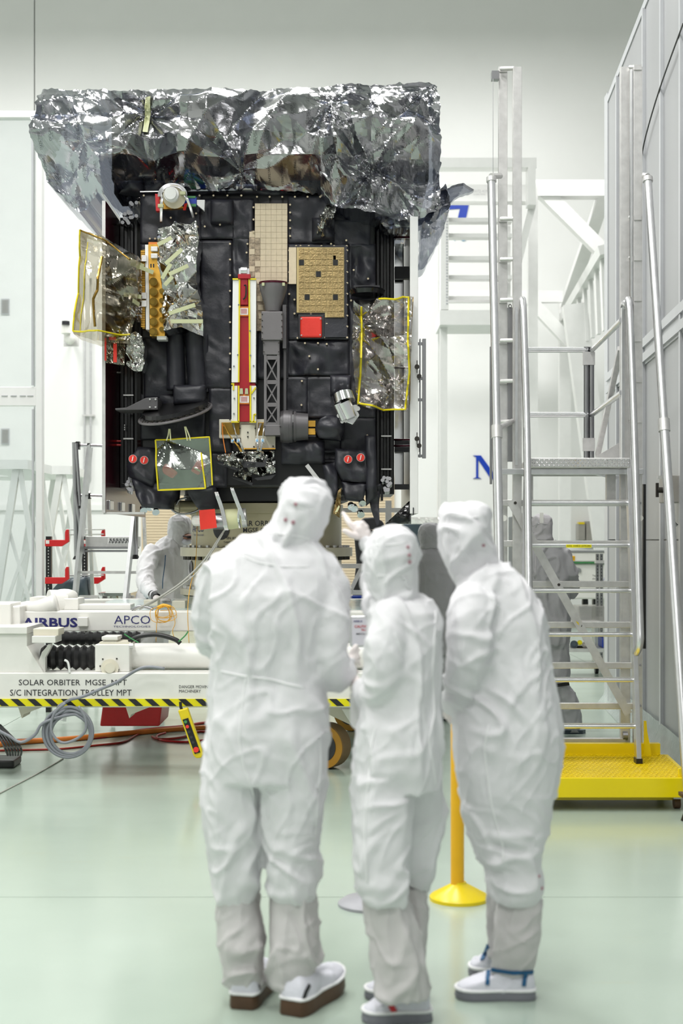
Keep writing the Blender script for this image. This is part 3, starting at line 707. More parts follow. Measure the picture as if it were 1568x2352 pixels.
# blankets on the front face
BL = [(322, 446, 462, 560, .02, 1), (322, 560, 372, 600, .01, 2), (458, 456, 582, 548, .03, 3), (460, 552, 532, 892, .015, 4), (534, 520, 574, 640, .035, 5),
      (322, 600, 366, 700, .02, 6), (330, 775, 400, 915, .02, 7), (398, 766, 478, 900, .03, 8), (660, 450, 770, 560, .02, 9), (740, 505, 850, 566, .03, 10),
      (660, 560, 802, 780, .012, 11), (802, 560, 862, 690, .05, 12), (660, 782, 802, 862, .03, 13), (654, 866, 706, 950, .012, 14), (704, 866, 800, 960, .02, 15),
      (480, 892, 532, 1040, .03, 16), (322, 905, 470, 1010, .02, 17), (654, 1000, 790, 1040, .03, 18), (650, 1035, 780, 1062, .035, 19), (780, 960, 862, 1080, .02, 20),
      (484, 1040, 520, 1120, .03, 21), (800, 690, 862, 960, .03, 22), (590, 560, 662, 870, .012, 23)]
for x0, y0, x1, y1, amp, sd in BL:
    b = MB(); quilt(b, x0, y0, x1, y1, Z0, amp*1.0, sd, .05, .002); sp('blanket', b, 'mli', smooth=True)
b = MB(); quilt(b, 483, 458, 535, 512, Z0-.07, .012, 40, .1, .03); sp('blanket_box', b, 'mli', smooth=True)
b = MB(); quilt(b, 398, 884, 470, 928, Z0-.16, .03, 41, .16, .03); sp('blanket_box', b, 'mli', smooth=True)
# rounded quilted legs (two vertical tubes) under the foil wrapped instrument
for x0, x1, s in ((386, 424, 51), (430, 468, 52)):
    b = MB(); rr = []
    for j in range(26):
        t = j/25; y = 766+t*130; cx = (x0+x1)/2-4*(1-t)+ (4 if s == 52 else 0)*t; ring = []
        for i in range(18):
            a = 2*math.pi*i/18; rad = (x1-x0)/2*S(Z0)*(1+.12*t)*(1+.10*noise.noise(Vector((math.cos(a)*1.5, math.sin(a)*1.5, t*2+s))))
            c = P(cx, y, Z0-.06); ring.append(c+Vector((math.cos(a)*rad, math.sin(a)*rad, 0)))
        rr.append(ring)
    b.rings(rr); sp('quilted_leg', b, 'mli', smooth=True)
# blanket fasteners
b = MB(); random.seed(4)
pts = [(330+i*32, 449) for i in range(8)]+[(590+i*29, 452) for i in range(6)]+[(666, 470+i*18) for i in range(5)]+[(797, 575+i*25) for i in range(9)]+[(664, 575+i*25) for i in range(5)]+[(680+i*29, 565) for i in range(5)]
pts += [(528, 560+i*36) for i in range(9)]+[(582, 476+i*28) for i in range(3)]+[(568, 560), (566, 580), (470, 520), (505, 516), (450, 490), (392, 500), (344, 548), (356, 548)]
pts += [(700, 788), (730, 788), (750, 790), (710, 818), (730, 848), (690, 960), (693, 875), (692, 930), (762, 880), (800, 868), (820, 660), (806, 690), (812, 620), (845, 640)]
pts += [(815, 960), (843, 1000), (820, 930), (846, 915), (690, 565), (760, 560), (795, 552), (683, 776), (744, 775), (750, 744), (714, 720), (676, 688), (676, 720)]
for x, y in pts: b.cyl(P(x, y, Z0-.045), P(x, y, Z0+.02), .0075, n=8)
sp('fastener', b, 'creamtile', kind='stuff')
# silver edge strip and red ribbon under the cover
b = MB(); b.beam(P(322, 441, Z0-.03), P(590, 436, Z0-.03), .02, .008); sp('edge_strip', b, 'alu')
b = MB(); b.cyl(P(543, 430, Z0-.05), P(590, 430, Z0-.05), .024, n=14); sp('cable_clamp', b, 'alud', smooth='auto')
b = MB(); b.prism([(598, 431), (670, 433), (670, 438), (598, 436)], Z0-.05, .008); rr_ = sp('ribbon', b, 'red')
print_('ribbon_print', [('REMOVE BEFORE FLIGHT', 600, 662, 432, 436)], Z0-.052, M['white'], rr_)

# cream radiator plate (tiles)
b = MB(); b.prism([(585, 467), (660, 467), (660, 640), (602, 760), (588, 760), (588, 660), (571, 640), (572, 540), (577, 538), (577, 530), (585, 530)], Z0-.02, .05); rad1 = sp('radiator_plate', b, 'creamflake')
first = None; k = 0
for j in range(14):
    for i in range(6):
        x = 585.5+i*12.4; y = 467.5+j*13.2; m = 'creamtile'
        if y > 640 and i < 1: continue
        if i == 0 and 5 < j < 9: m = 'creamflake'
        if i == 0 and j in (9, 11): continue
        bb = MB()
        for q in range(1): bb.pbox(x, x+11.9, y, y+12.7, Z0-.026, .01)
        o = part('tile', bb, M[m], rad1); k += 1
for j in range(8):
    bb = MB(); y = 532+j*13.2; bb.pbox(572.5, 584.5, y, y+12.6, Z0-.026, .01); part('tile', bb, M['creamflake' if j % 3 else 'creamtile'], rad1)
for i, (x, y) in enumerate([(598, 655), (598, 668), (590, 680), (592, 700), (594, 720)]):
    bb = MB(); bb.pbox(x, x+12, y, y+12, Z0-.026, .01); part('tile', bb, M['creamtile'], rad1)
# gold radiator
b = MB(); b.prism([(664, 562), (798, 562), (798, 775), (740, 775), (740, 722), (680, 722), (680, 650), (664, 650)], Z0-.045, .04); sp('radiator_surround', b, 'mli', bev=.004)
b = MB(); b.prism([(663, 568), (681, 568), (681, 718), (680, 718), (680, 652), (663, 652)], Z0-.055, .02); sp('white_edge_film', b, 'creamtile')
b = MB(); b.prism([(680, 568), (790, 568), (790, 729), (746, 729), (746, 718), (680, 718)], Z0-.055, .03); rad2 = sp('gold_radiator', b, 'goldgrout')
miss = {(0, 2), (7, 1), (4, 4), (1, 8), (6, 8)}
for j in range(12):
    for i in range(8):
        x = 685.5+i*13.0; y = 570+j*13.25
        if j == 11 and i < 5: continue
        if (i, j) == (7, 1): x0, nm, m = x-13, 'tile_recess', 'black'
        bb = MB(); dark = (i, j) in {(0, 2), (6, 2), (3, 4), (1, 8), (6, 8)}
        bb.pbox(x+.8, x+12.2, y+.6, y+12.6, Z0-.063, .012)
        o = part('tile', bb, M['black' if dark else 'goldtile'], rad2)
        if dark: o['label'] = 'black missing tile patch'
bb = MB(); bb.pbox(765, 771, 587, 597, Z0-.063, .004); part('tile', bb, M['black'], rad2)
# red square cover
b = MB(); b.pbox(684, 745, 722, 778, Z0-.05, .05); sp('cover_frame', b, 'dark', bev=.006)
b = MB(); b.pbox(689, 739, 727, 775, Z0-.075, .03); sp('red_cover', b, 'redbr', bev=.012)
b = MB()
for x, y in ((692, 770), (735, 769), (736, 732), (692, 732)): b.cyl(P(x, y, Z0-.08), P(x, y, Z0-.07), .006, n=8)
sp('cover_screw', b, 'alu', kind='stuff')

# red and white boom guard with yellow edging
ZB1 = Z0-.16
b = MB(); b.prism([(534, 640), (551, 640), (549, 880), (531, 968), (531, 880)], ZB1, .14)
b = MB(); b.prism([(534.5, 641), (549, 641), (547, 878), (531.5, 878)], ZB1, .14); g1 = sp('guard_plate', b, 'whitebr')
b = MB(); b.prism([(571, 641), (588, 641), (587, 878), (573, 878)], ZB1, .14); g2 = sp('guard_plate', b, 'whitebr')
b = MB(); b.prism([(531.5, 886), (545, 886), (545, 970), (531.5, 970)], ZB1, .14); sp('guard_plate', b, 'white')
b = MB(); b.prism([(577, 886), (588, 886), (588, 970), (577, 970)], ZB1, .14); sp('guard_plate', b, 'white')
b = MB(); b.prism([(549, 632), (572, 632), (573, 880), (586, 880), (586, 888), (577, 904), (573, 904), (573, 968), (549, 968), (549, 904), (543, 900), (536, 888), (536, 880), (547, 878)], ZB1+.02, .11); cg = sp('red_guard', b, 'crimson')
b = MB(); b.pbox(546, 575, 629, 640, ZB1-.02, .08); b.pbox(552, 569, 640, 700, ZB1-.005, .03); part('guard_head', b, M['crimson'], cg, bev=.004)
b = MB(); b.tube([P(x, y, ZB1-.03) for x, y in ((560, 656), (565, 657), (564, 680), (558, 688))], .006, n=6, smooth=3); part('hook', b, M['black'], cg)
for y, x0, x1 in ((704, 550, 570), (906, 550, 572)):
    b = MB(); b.pbox(x0, x1, y, y+22, ZB1+.005, .016); tg = part('paper_label', b, M['orange'], cg)
    b = MB(); b.pbox(x0+.5, x1-.5, y+3.5, y+19, ZB1+.002, .016); part('paper_face', b, M['whitebr'], tg)
b = MB()
for i in range(6): b.pbox(553, 567, 709.5+i*2, 710.2+i*2, ZB1+.0, .002); b.pbox(553, 568, 911.5+i*2, 912.2+i*2, ZB1+.0, .002)
part('label_print', b, M['redink'], cg, kind='stuff')
for x in (554, 566):
    b = MB(); b.prism([(x-3, 892), (x+3, 892), (x+4, 905), (x-4, 905)], ZB1-.01, .02); part('tape_tab', b, M['tapeold'], cg)
b = MB()
for seg in (((550, 641), (548, 878)), ((572, 641), (574, 878)), ((534, 641), (550, 641)), ((572, 641), (588, 641)), ((531, 882), (538, 882)), ((548, 886), (548, 969)), ((575, 886), (575, 969)), ((531, 969), (549, 969)), ((573, 969), (588, 969)), ((583, 952), (588, 952)), ((583, 952), (582, 969)), ((536, 884), (536, 896)), ((577, 904), (587, 890))):
    b.beam(P(*seg[0], ZB1-.006), P(*seg[1], ZB1-.006), .011, .008, up=(1, 0, 0) if seg[0][1] == seg[1][1] else (0, 1, 0))
sp('yellow_edging', b, 'tape', kind='stuff')
b = MB()
for x, y in ((546, 815), (575, 816), (537, 841), (582, 840), (538, 915), (583, 914), (537, 950), (548, 700), (574, 760)): b.cyl(P(x, y, ZB1-.012), P(x, y, ZB1), .006, n=8)
sp('guard_screw', b, 'steel', kind='stuff')
b = MB(); b.cyl(P(553, 622, ZB1), P(567, 622, ZB1), .03, n=16); b.box(P(548, 0, ZB1).x, P(572, 0, ZB1).x, ZB1+.01, ZB1+.06, P(0, 632, ZB1).z, P(0, 616, ZB1).z); sp('hinge', b, 'alu', smooth='auto')

# horn, box and lattice strut
ZH = Z0-.24
b = MB(); rr = []
for y, r in ((650, 33), (657, 32.5), (665, 31.5), (680, 27), (700, 20.5), (716, 18)):
    c = P(627.5, y, ZH+.10); rr.append([c+Vector((math.cos(2*math.pi*i/36)*r*S(ZH), math.sin(2*math.pi*i/36)*r*S(ZH)*.9, 0)) for i in range(36)])
b.rings(rr); hn = sp('horn', b, 'grey', smooth='auto')
b = MB(); c = P(627.5, 650, ZH+.10)
b.add([c+Vector((math.cos(2*math.pi*i/36)*33.5*S(ZH), math.sin(2*math.pi*i/36)*30*S(ZH), .004)) for i in range(36)]+[c+Vector((math.cos(2*math.pi*i/36)*33.5*S(ZH), math.sin(2*math.pi*i/36)*30*S(ZH), -.012)) for i in range(36)], [(i, (i+1) % 36, 36+(i+1) % 36, 36+i) for i in range(36)]+[tuple(range(36))])
part('horn_rim', b, M['maroon'], hn)
for x in (604, 651):
    b = MB(); b.pbox(x-3, x+3, 649, 656, ZH+.005 if x == 604 else ZH+.005, .02); part('tape_tab', b, M['tapeold'], hn)
b = MB(); b.pbox(600, 649, 715, 781, ZH, .2); sp('horn_box', b, 'grey', bev=.005)
b = MB(); b.pbox(604, 642, 781, 815, ZH+.02, .16); sp('neck_box', b, 'grey', bev=.005)
b = MB(); b.pbox(649, 657, 700, 800, ZH+.05, .12); b.pbox(651, 657, 715, 985, ZH+.10, .1); sp('side_rail', b, 'greyd')
b = MB()
for x, y in [(602, 722+i*14) for i in range(5)]+[(647, 722+i*14) for i in range(5)]+[(606, 788), (640, 788), (606, 808), (640, 808), (608, 980), (643, 980)]: b.cyl(P(x, y, ZH-.006), P(x, y, ZH+.01), .005, n=6)
sp('strut_screw', b, 'bolt', kind='stuff')
lt = MB()
for x0, x1 in ((606, 612), (636, 642)): lt.pbox(x0, x1, 815, 976, ZH+.02, .14)
for y in (817, 873, 925): lt.pbox(608, 640, y, y+9, ZH+.025, .012)
lt.pbox(608, 640, 970, 978, ZH+.025, .02)
ys = (826, 873), (882, 925), (934, 971)
for a, c in ys:
    lt.beam(P(612, a, ZH+.03), P(636, c, ZH+.03), .010, .014, up=(0, 1, 0)); lt.beam(P(636, a, ZH+.032), P(612, c, ZH+.032), .010, .014, up=(0, 1, 0))
sp('lattice_strut', lt, 'grey')
b = MB(); b.pbox(612, 636, 820, 975, ZH+.13, .03); sp('strut_core', b, 'dark')
b = MB(); b.pbox(607, 644, 976, 1000, ZH+.02, .18); sp('strut_foot', b, 'grey', bev=.004)

# large dark lens barrel lying sideways
b = MB(); zc = Z0-.12
def ycyl(px0, px1, py, r0, r1, zc, mb):  # cylinder along X
    k = S(zc); c0 = P(px0, py, zc); c1 = P(px1, py, zc); mb.cyl(c0, c1, r0*k, r1*k, n=32)
ycyl(644, 652, 980, 35, 38, zc, b); ycyl(652, 664, 980, 38, 38, zc, b); ycyl(664, 668, 980, 37, 37, zc, b); ycyl(668, 680, 980, 37, 35, zc, b)
br = sp('lens_barrel', b, 'greyd', smooth='auto')
b = MB(); ycyl(676, 708, 980, 33, 30, zc, b); part('barrel_collar', b, M['greyd'], br, smooth='auto')
b = MB(); b.pbox(708, 724, 966, 980, Z0-.15, .1); b.pbox(708, 724, 984, 998, Z0-.15, .1); part('barrel_mount', b, M['gold'], br)
b = MB(); ycyl(672, 675, 980, 36.5, 36.5, zc, b); part('barrel_ring', b, M['black'], br)
b = MB(); quilt(b, 722, 950, 790, 1008, Z0-.18, .07, 61, .2, .05, rows=[(0, [(0, 735, 962), (.5, 760, 952), (1, 790, 958)]), (.5, [(0, 722, 985), (1, 792, 985)]), (1, [(0, 732, 1005), (1, 782, 1010)])]); sp('wrapped_bracket', b, 'mli', smooth=True)
b = MB(); quilt(b, 645, 1012, 745, 1064, Z0-.1, .05, 62, .2, .03); sp('draped_blanket', b, 'mli', smooth=True)

# silver flange thruster valve block
zf = Z0-.3
b = MB(); b.cyl(P(786, 905, zf), P(792, 925, zf-.02), .075, .08, n=24); fl = sp('valve_flange', b, 'chrome', smooth='auto')
b = MB(); b.cyl(P(790, 925, zf-.03), P(806, 960, zf-.03), .05, .045, n=16); b.cyl(P(776, 928, zf-.02), P(792, 964, zf-.02), .035, .035, n=14); part('valve_tube', b, M['alu'], fl, smooth='auto')
b = MB(); b.prism([(772, 925), (800, 915), (823, 958), (810, 976), (790, 968)], zf+.03, .08); part('valve_body', b, M['alu'], fl, bev=.006)
b = MB(); random.seed(8)
for i in range(16): x = 775+random.random()*46; y = 930+random.random()*40; b.cyl(P(x, y, zf-.03), P(x, y, zf+.04), .012+.01*random.random(), n=8)
part('valve_fitting', b, M['alud'], fl, kind='stuff')
b = MB(); quilt(b, 758, 862, 806, 905, Z0-.2, .05, 63, .2, .03); sp('wrapped_bracket', b, 'mli', smooth=True)
# small foil sleeve upper right
b = MB(); quilt(b, 728, 462, 776, 545, Z0-.12, .09, 64, .1, .02, sc=4.5, step=3, rows=[(0, [(0, 752, 460), (1, 776, 468)]), (.5, [(0, 734, 500), (1, 764, 500)]), (1, [(0, 727, 538), (.5, 740, 545), (1, 752, 542)])]); sp('foil_sleeve', b, 'silverfoil')
b = MB(); quilt(b, 716, 500, 768, 552, Z0-.05, .05, 65, .06, .03); sp('draped_blanket', b, 'mli', smooth=True)
# dark dish and fin
b = MB(); b.lathe([(.001, -.02), (.12, -.03), (.135, 0), (.12, .012), (.001, .015)], P(843, 668, Z0-.1), 32); sp('flat_dish', b, 'blackgl', smooth='auto')
b = MB(); b.pbox(812, 872, 655, 661, Z0-.16, .16); sp('dish_bracket', b, 'dark')
b = MB(); b.prism([(264, 938), (290, 936), (334, 914), (362, 912), (362, 941), (330, 941), (265, 942)], Z0-.3, .28); sp('fin_bracket', b, 'greyd', bev=.003)
b = MB()
for x, y in ((344, 917), (357, 917), (344, 935), (357, 935)): b.cyl(P(x, y, Z0-.31), P(x, y, Z0-.29), .007, n=8)
sp('fin_screw', b, 'alud', kind='stuff')
# perforated oval plate, tilted
t_ = MB(); u0 = P(322, 962, Z0-.2); u1 = P(484, 936, Z0-.2); ax = (u1-u0)/2; cc = (u0+u1)/2; ay = Vector((0.03, .34, .10))
ring = [cc+ax*math.cos(a)*.99+ay*math.sin(a) for a in [2*math.pi*i/36 for i in range(36)]]
t_.tube(ring+[ring[0]], .009, n=6)
for i in range(-5, 6):
    for sg in (1, -1):
        q = []
        for s in range(21):
            u = i*.2+sg*(s-10)*.07; v = (s-10)*.1
            if u*u+v*v < 1: q.append(cc+ax*u+ay*v)
        if len(q) > 1: t_.tube(q, .006, n=4)
sp('perforated_plate', t_, 'grey')
b = MB(); b.add([cc+ax*math.cos(2*math.pi*i/36)*.9+ay*math.sin(2*math.pi*i/36)*.9+Vector((0, 0, .05)) for i in range(36)]+[cc+ax*math.cos(2*math.pi*i/36)*.9+ay*math.sin(2*math.pi*i/36)*.9+Vector((0, 0, .02)) for i in range(36)], [tuple(range(36)), tuple(range(71, 35, -1))]+[(i, 36+i, 36+(i+1) % 36, (i+1) % 36) for i in range(36)]); sp('plate_backing', b, 'black')

# solar panel wings standing edge-on either side
XL = P(237, 0, 10.4).x; XR = P(958, 0, 10.4).x
b = MB(); b.box(XL, XL+.02, 10.4, 12.5, P(0, 1178, 10.4).z, P(0, 462, 10.4).z); pl = sp('side_panel', b, 'maroon', label='glossy dark maroon panel at the left side')
b = MB(); b.box(XL-.006, XL+.018, 10.385, 10.4, P(0, 1178, 10.4).z, P(0, 462, 10.4).z); part('panel_edge', b, M['alud'], pl)
b = MB(); b.box(XL, XL+.3, 10.41, 10.46, P(0, 1181, 10.4).z, P(0, 1176, 10.4).z); part('bottom_edge', b, M['alud'], pl)
for i, (yy, w_) in enumerate(((10.5, .07), (11.05, .07), (11.6, .07))):
    b = MB(); z1 = P(0, 1158, 10.5).z; b.box(XL+.018, XL+.035, yy, yy+.17, z1-.04, z1+.03); part('panel_tab', b, M['alu'], pl, bev=.004)
for zc_ in (P(0, 1013, 10.9).z, P(0, 1022, 10.9).z, P(0, 856, 10.9).z, P(0, 515, 10.9).z):
    b = MB(); b.cyl((XL+.02, 10.9, zc_), (XL+.30, 10.95, zc_), .008, n=8); part('panel_rod', b, M['red'] if zc_ < 2.5 else M['black'], pl)
for x, m in ((281, 'black'), (289, 'blackgl'), (296, 'black'), (303, 'blackgl'), (312, 'black')):
    b = MB(); b.pbox(x-3, x+2.6, 505, 1110, Z0+.10+(x % 3)*.03, .25); sp('mast_rail', b, m)
b = MB(); b.pbox(276, 324, 500, 1120, Z0+.42, .8); sp('side_wall', b, 'black')
for x, m in ((868, 'black'), (877, 'blackgl'), (884, 'black'), (891, 'blackgl'), (899, 'black')):
    b = MB(); b.pbox(x-3, x+2.6, 520, 1150-(x > 880)*40, Z0+.10+(x % 3)*.03, .25); sp('mast_rail', b, m)
b = MB(); b.pbox(858, 905, 500, 1135, Z0+.42, .8); sp('side_wall', b, 'black')
b = MB()
for y in (906, 1006): b.pbox(283, 306, y, y+3, Z0+.06, .04)
for y in (720, 1000, 1076): b.pbox(875, 899, y, y+3, Z0+.06, .04)
for y in range(975, 990, 5): b.pbox(285, 287, y, y+3, Z0+.06, .03)
sp('rail_clip', b, 'alud', kind='stuff')
random.seed(3)
for cx_, cy_, n_ in ((292, 500, 10), (886, 1112, 12), (294, 1110, 10), (305, 480, 6)):
    b = MB()
    for i in range(n_):
        x = cx_+random.uniform(-11, 11); y = cy_+random.uniform(-16, 16); b.cyl(P(x, y, Z0-.02), P(x, y+6, Z0+.1), .014, n=10)
    sp('fitting_cluster', b, 'steel', kind='stuff')
# right side panels
b = MB(); b.box(XR-.03, XR, 10.38, 12.5, P(0, 1180, 10.4).z, P(0, 470, 10.4).z); pr = sp('side_panel', b, 'alud', label='pale side panel at the right side')
b = MB(); b.box(XR-.055, XR+.004, 10.36, 10.40, P(0, 1180, 10.4).z, P(0, 500, 10.4).z); part('panel_edge', b, M['frame'], pr, bev=.003)
b = MB()
for y in (1166, 1174):
    b.box(XR-.035, XR-.028, 10.352, 10.36, P(0, y, 10.4).z-.03, P(0, y, 10.4).z)
part('slot', b, M['ink'], pr, kind='stuff')
b = MB(); b.pbox(906, 925, 560, 1120, Z0+.55, .02); sp('mirror_strip', b, 'chrome')
b = MB(); b.pbox(925, 927, 560, 1120, Z0+.5, .05); sp('strip_frame', b, 'black')
for y0, y1 in ((523, 548), (612, 640), (1008, 1038), (1112, 1124)):
    b = MB(); b.pbox(906, 942, y0, y1, Z0+.45, .06); sp('cross_block', b, 'dark')
for y in (845, 1010, 1024, 545):
    b = MB(); b.cyl(P(906, y, Z0+.3), P(958, y, Z0-.1), .008, n=8); sp('cross_rod', b, 'maroon')
for y in (843, 865, 1008, 1024):
    b = MB(); q = P(957 if y in (843, 1008) else 962, y, 10.33); b.cyl(q, q+Vector((0, -.02, 0)), .018, n=10); b.beam(q+Vector((0, -.02, -.045)), q+Vector((0, -.02, .045)), .006, .008); sp('wing_nut', b, 'bolt')
for x0, x1, y0, y1 in ((963, 966, 778, 1050), (970, 978, 778, 1052)):
    b = MB(); b.pbox(x0, x1, y0, y1, 10.42, .06); sp('handling_bar', b, 'steel')
for y in (786, 866, 915, 1044):
    b = MB(); b.pbox(958, 974, y, y+6, 10.44, .03); sp('bar_link', b, 'steel')

# connector plate with six knobs
zg = Z0-.26
b = MB(); b.prism([(323, 575), (333, 573), (333, 755), (327, 755), (323, 700)], zg+.03, .12); sp('ribbed_strip', b, 'goldd')
b = MB()
for i in range(44): b.pbox(323.5, 332.5, 577+i*4, 579+i*4, zg+.022, .01)
sp('rib', b, 'gold', kind='stuff')
b = MB(); b.prism([(333, 562), (341, 562), (343, 757), (335, 757)], zg+.01, .12); sp('white_strip', b, 'whitebr')
b = MB(); b.prism([(340, 560), (366, 560), (370, 640), (377, 690), (379, 772), (344, 772), (343, 680), (341, 640)], zg, .12); gp = sp('gold_connector_plate', b, 'gold', bev=.004)
for i in range(6):
    y = 647+i*23
    b = MB(); b.cyl(P(352, y, zg-.005), P(352, y, zg-.06), .030, n=20); b.cyl(P(350, y, zg-.06), P(350, y, zg-.085), .019, n=16); part('knob', b, M['goldd'], gp, smooth='auto')
for i in range(5):
    y = 668+i*22; b = MB(); b.cyl(P(371, y, zg-.004), P(371, y, zg-.05), .018, n=14); part('small_knob', b, M['goldd'], gp, smooth='auto')
for y in (566, 582):
    b = MB(); b.pbox(346, 362, y, y+11, zg-.04, .04); part('connector_block', b, M['alud'], gp, bev=.003)
for y in (586, 672, 690):
    b = MB(); b.pbox(325, 336, y, y+14, zg-.01, .03); part('hinge_block', b, M['alud'], gp)
b = MB(); b.pbox(345, 348, 606, 614, zg-.004, .004); b.pbox(351, 354, 606, 614, zg-.004, .004); part('slot_mark', b, M['bolt'], gp, kind='stuff')
b = MB(); b.pbox(341, 366, 556, 561, zg, .08); sp('plate_cap', b, 'orange')
b = MB(); b.pbox(360, 382, 772, 780, zg, .1); sp('plate_foot', b, 'white')

# round white knob with coiled cables
zk = Z0-.24
b = MB(); b.cyl(P(391, 444, zk), P(391, 444, zk-.06), .045, .042, n=28); b.cyl(P(396, 450, zk+.06), P(393, 446, zk), .06, .055, n=24); sp('white_cap', b, 'whitebr', smooth='auto')
b = MB(); b.cyl(P(400, 452, zk+.08), P(400, 452, zk+.02), .085, n=24); sp('cap_base', b, 'olivel', smooth='auto')
b = MB()
for k_ in range(5):
    rr_k = 24+k_*1.8
    b.tube([P(396+math.cos(a)*rr_k*(1.05), 448+math.sin(a)*rr_k*.85, zk+.01*k_) for a in [math.pi*(.95+1.05*i/12) for i in range(13)]], .0045, n=6, smooth=2)
    b.tube([P(372+k_*1.3, 447, zk+.01*k_), P(369+k_, 462, zk), P(368+k_, 485, zk+.02), P(368+k_, 512, zk+.08)], .0045, n=6, smooth=4)
    b.tube([P(421+k_*1.2, 447, zk+.01*k_), P(428+k_, 458, zk), P(436+k_, 480, zk+.04), P(443+k_*.7, 502, zk+.1)], .0045, n=6, smooth=4)
sp('coiled_harness', b, 'alu', smooth=True, kind='stuff')
for x, y, s in ((370, 472, 8), (421, 443, 8)):
    b = MB(); b.pbox(x-s, x+s*.6, y-4, y+4, zk-.015, .04); sp('harness_clamp', b, 'tapeold', bev=.004)
b = MB(); b.prism([(356, 445), (366, 446), (368, 484), (358, 484)], zk+.1, .06); sp('red_block', b, 'red')
b = MB(); b.prism([(366, 458), (400, 462), (422, 476), (420, 478), (380, 480), (366, 478)], zk+.1, .05); sp('gold_bracket', b, 'gold')
b = MB(); b.pbox(418, 451, 453, 472, zk+.13, .04); sp('blue_green_label', b, 'blue')
b = MB(); b.pbox(418, 449, 450, 455, zk+.125, .02); b.pbox(424, 450, 468, 474, zk+.125, .02); sp('green_edge', b, 'green')
b = MB(); b.prism([(423, 468), (430, 466), (426, 482), (420, 482)], zk+.11, .02); sp('red_tab', b, 'redbr')
b = MB(); b.prism([(452, 459), (470, 459), (469, 484), (452, 470)], zk+.13, .04); sp('white_tab', b, 'whitebr')

# cream bracket with wired connectors at bottom centre
zp = Z0-.12
b = MB(); b.pbox(503, 608, 963, 1006, zp+.03, .1); sp('bracket_plate', b, 'cream', bev=.003)
b = MB(); b.pbox(553, 586, 976, 1030, zp, .1); b.pbox(586, 632, 1001, 1030, zp+.01, .1); sp('bracket_tongue', b, 'cream', bev=.003)
b = MB(); b.pbox(508, 550, 970, 998, zp+.02, .03); b.pbox(592, 608, 970, 1000, zp+.02, .03); sp('terminal_block', b, 'goldd', bev=.003)
b = MB(); b.pbox(558, 632, 1029, 1032, zp-.002, .03); sp('gold_rim', b, 'gold')
for i, (x, x2) in enumerate(((534, 556), (547, 560), (590, 592), (603, 596))):
    b = MB(); b.pbox(x-4, x+4, 1007, 1017, zp-.06, .05); cn = sp('connector', b, 'whitebr', bev=.003)
    b = MB(); b.cyl(P(x, 1012, zp-.075), P(x, 1012, zp-.055), .008, n=10); part('blue_dot', b, M['bluelt'], cn)
    b = MB(); sx = (510, 533, 596, 606)[i]
    for q in range(3): b.tube([P(sx+q*2, 973, zp), P((sx+x)/2, 992, zp-.07), P(x, 1010, zp-.06), P((x+x2)/2+q, 1024, zp-.07), P(x2+q*2-2, 1040, zp-.02)], .004, n=6, smooth=3)
    part('wire', b, M['alu' if i else 'gold'], cn, kind='stuff')
b = MB(); b.tube([P(510, 972, zp-.02), P(512, 1005, zp-.04), P(518, 1040, zp-.1)], .0035, n=6, smooth=3); sp('amber_wire', b, 'orange')
b = MB()
for x, y in ((551, 984), (586, 984), (569, 993), (569, 1003), (627, 1025), (583, 1026), (528, 964)): b.cyl(P(x, y, zp-.01), P(x, y, zp+.01), .006, n=8)
sp('bracket_screw', b, 'bolt', kind='stuff')
# crinkled silver foil tray below
def tray(name, rows, amp, seed, m, z=Z0-.3):
    b = MB(); xs = [p[1] for r in rows for p in r[1]]; ys = [p[2] for r in rows for p in r[1]]
    quilt(b, min(xs), min(ys), max(xs), max(ys), z, amp, seed, .03, .02, sc=5, step=3, rows=rows); return sp(name, b, m)
tray('foil_wrap', [(0, [(0, 498, 1044), (.4, 545, 1038), (1, 630, 1036)]), (1, [(0, 500, 1058), (.5, 560, 1070), (1, 628, 1060)])], .10, 71, 'silverfoil')
tray('foil_wrap', [(0, [(0, 512, 1058), (1, 560, 1070)]), (1, [(0, 515, 1068), (1, 556, 1078)])], .08, 72, 'silverfoil')
tray('foil_wrap', [(0, [(0, 566, 1068), (1, 632, 1058)]), (1, [(0, 572, 1084), (.5, 600, 1094), (1, 632, 1086)])], .10, 73, 'silverfoil')
tray('foil_wrap', [(0, [(0, 550, 1078), (1, 578, 1088)]), (1, [(0, 532, 1092), (1, 578, 1108)])], .10, 74, 'silverfoil', Z0-.34)
b = MB(); b.prism([(498, 1062), (558, 1078), (552, 1084), (502, 1066)], Z0-.31, .05); b2 = b; sp('wrap_edge', b, 'dark')
b = MB(); b.prism([(530, 1096), (580, 1109), (578, 1115), (534, 1098)], Z0-.36, .05); sp('wrap_edge', b, 'dark')
b = MB(); b.prism([(584, 1098), (632, 1090), (622, 1100), (590, 1103)], Z0-.31, .05); sp('wrap_edge', b, 'dark')
b = MB(); b.prism([(546, 1054), (562, 1060), (604, 1062), (616, 1044), (608, 1072), (560, 1074)], Z0-.37, .02); sp('wrap_strap', b, 'dark')

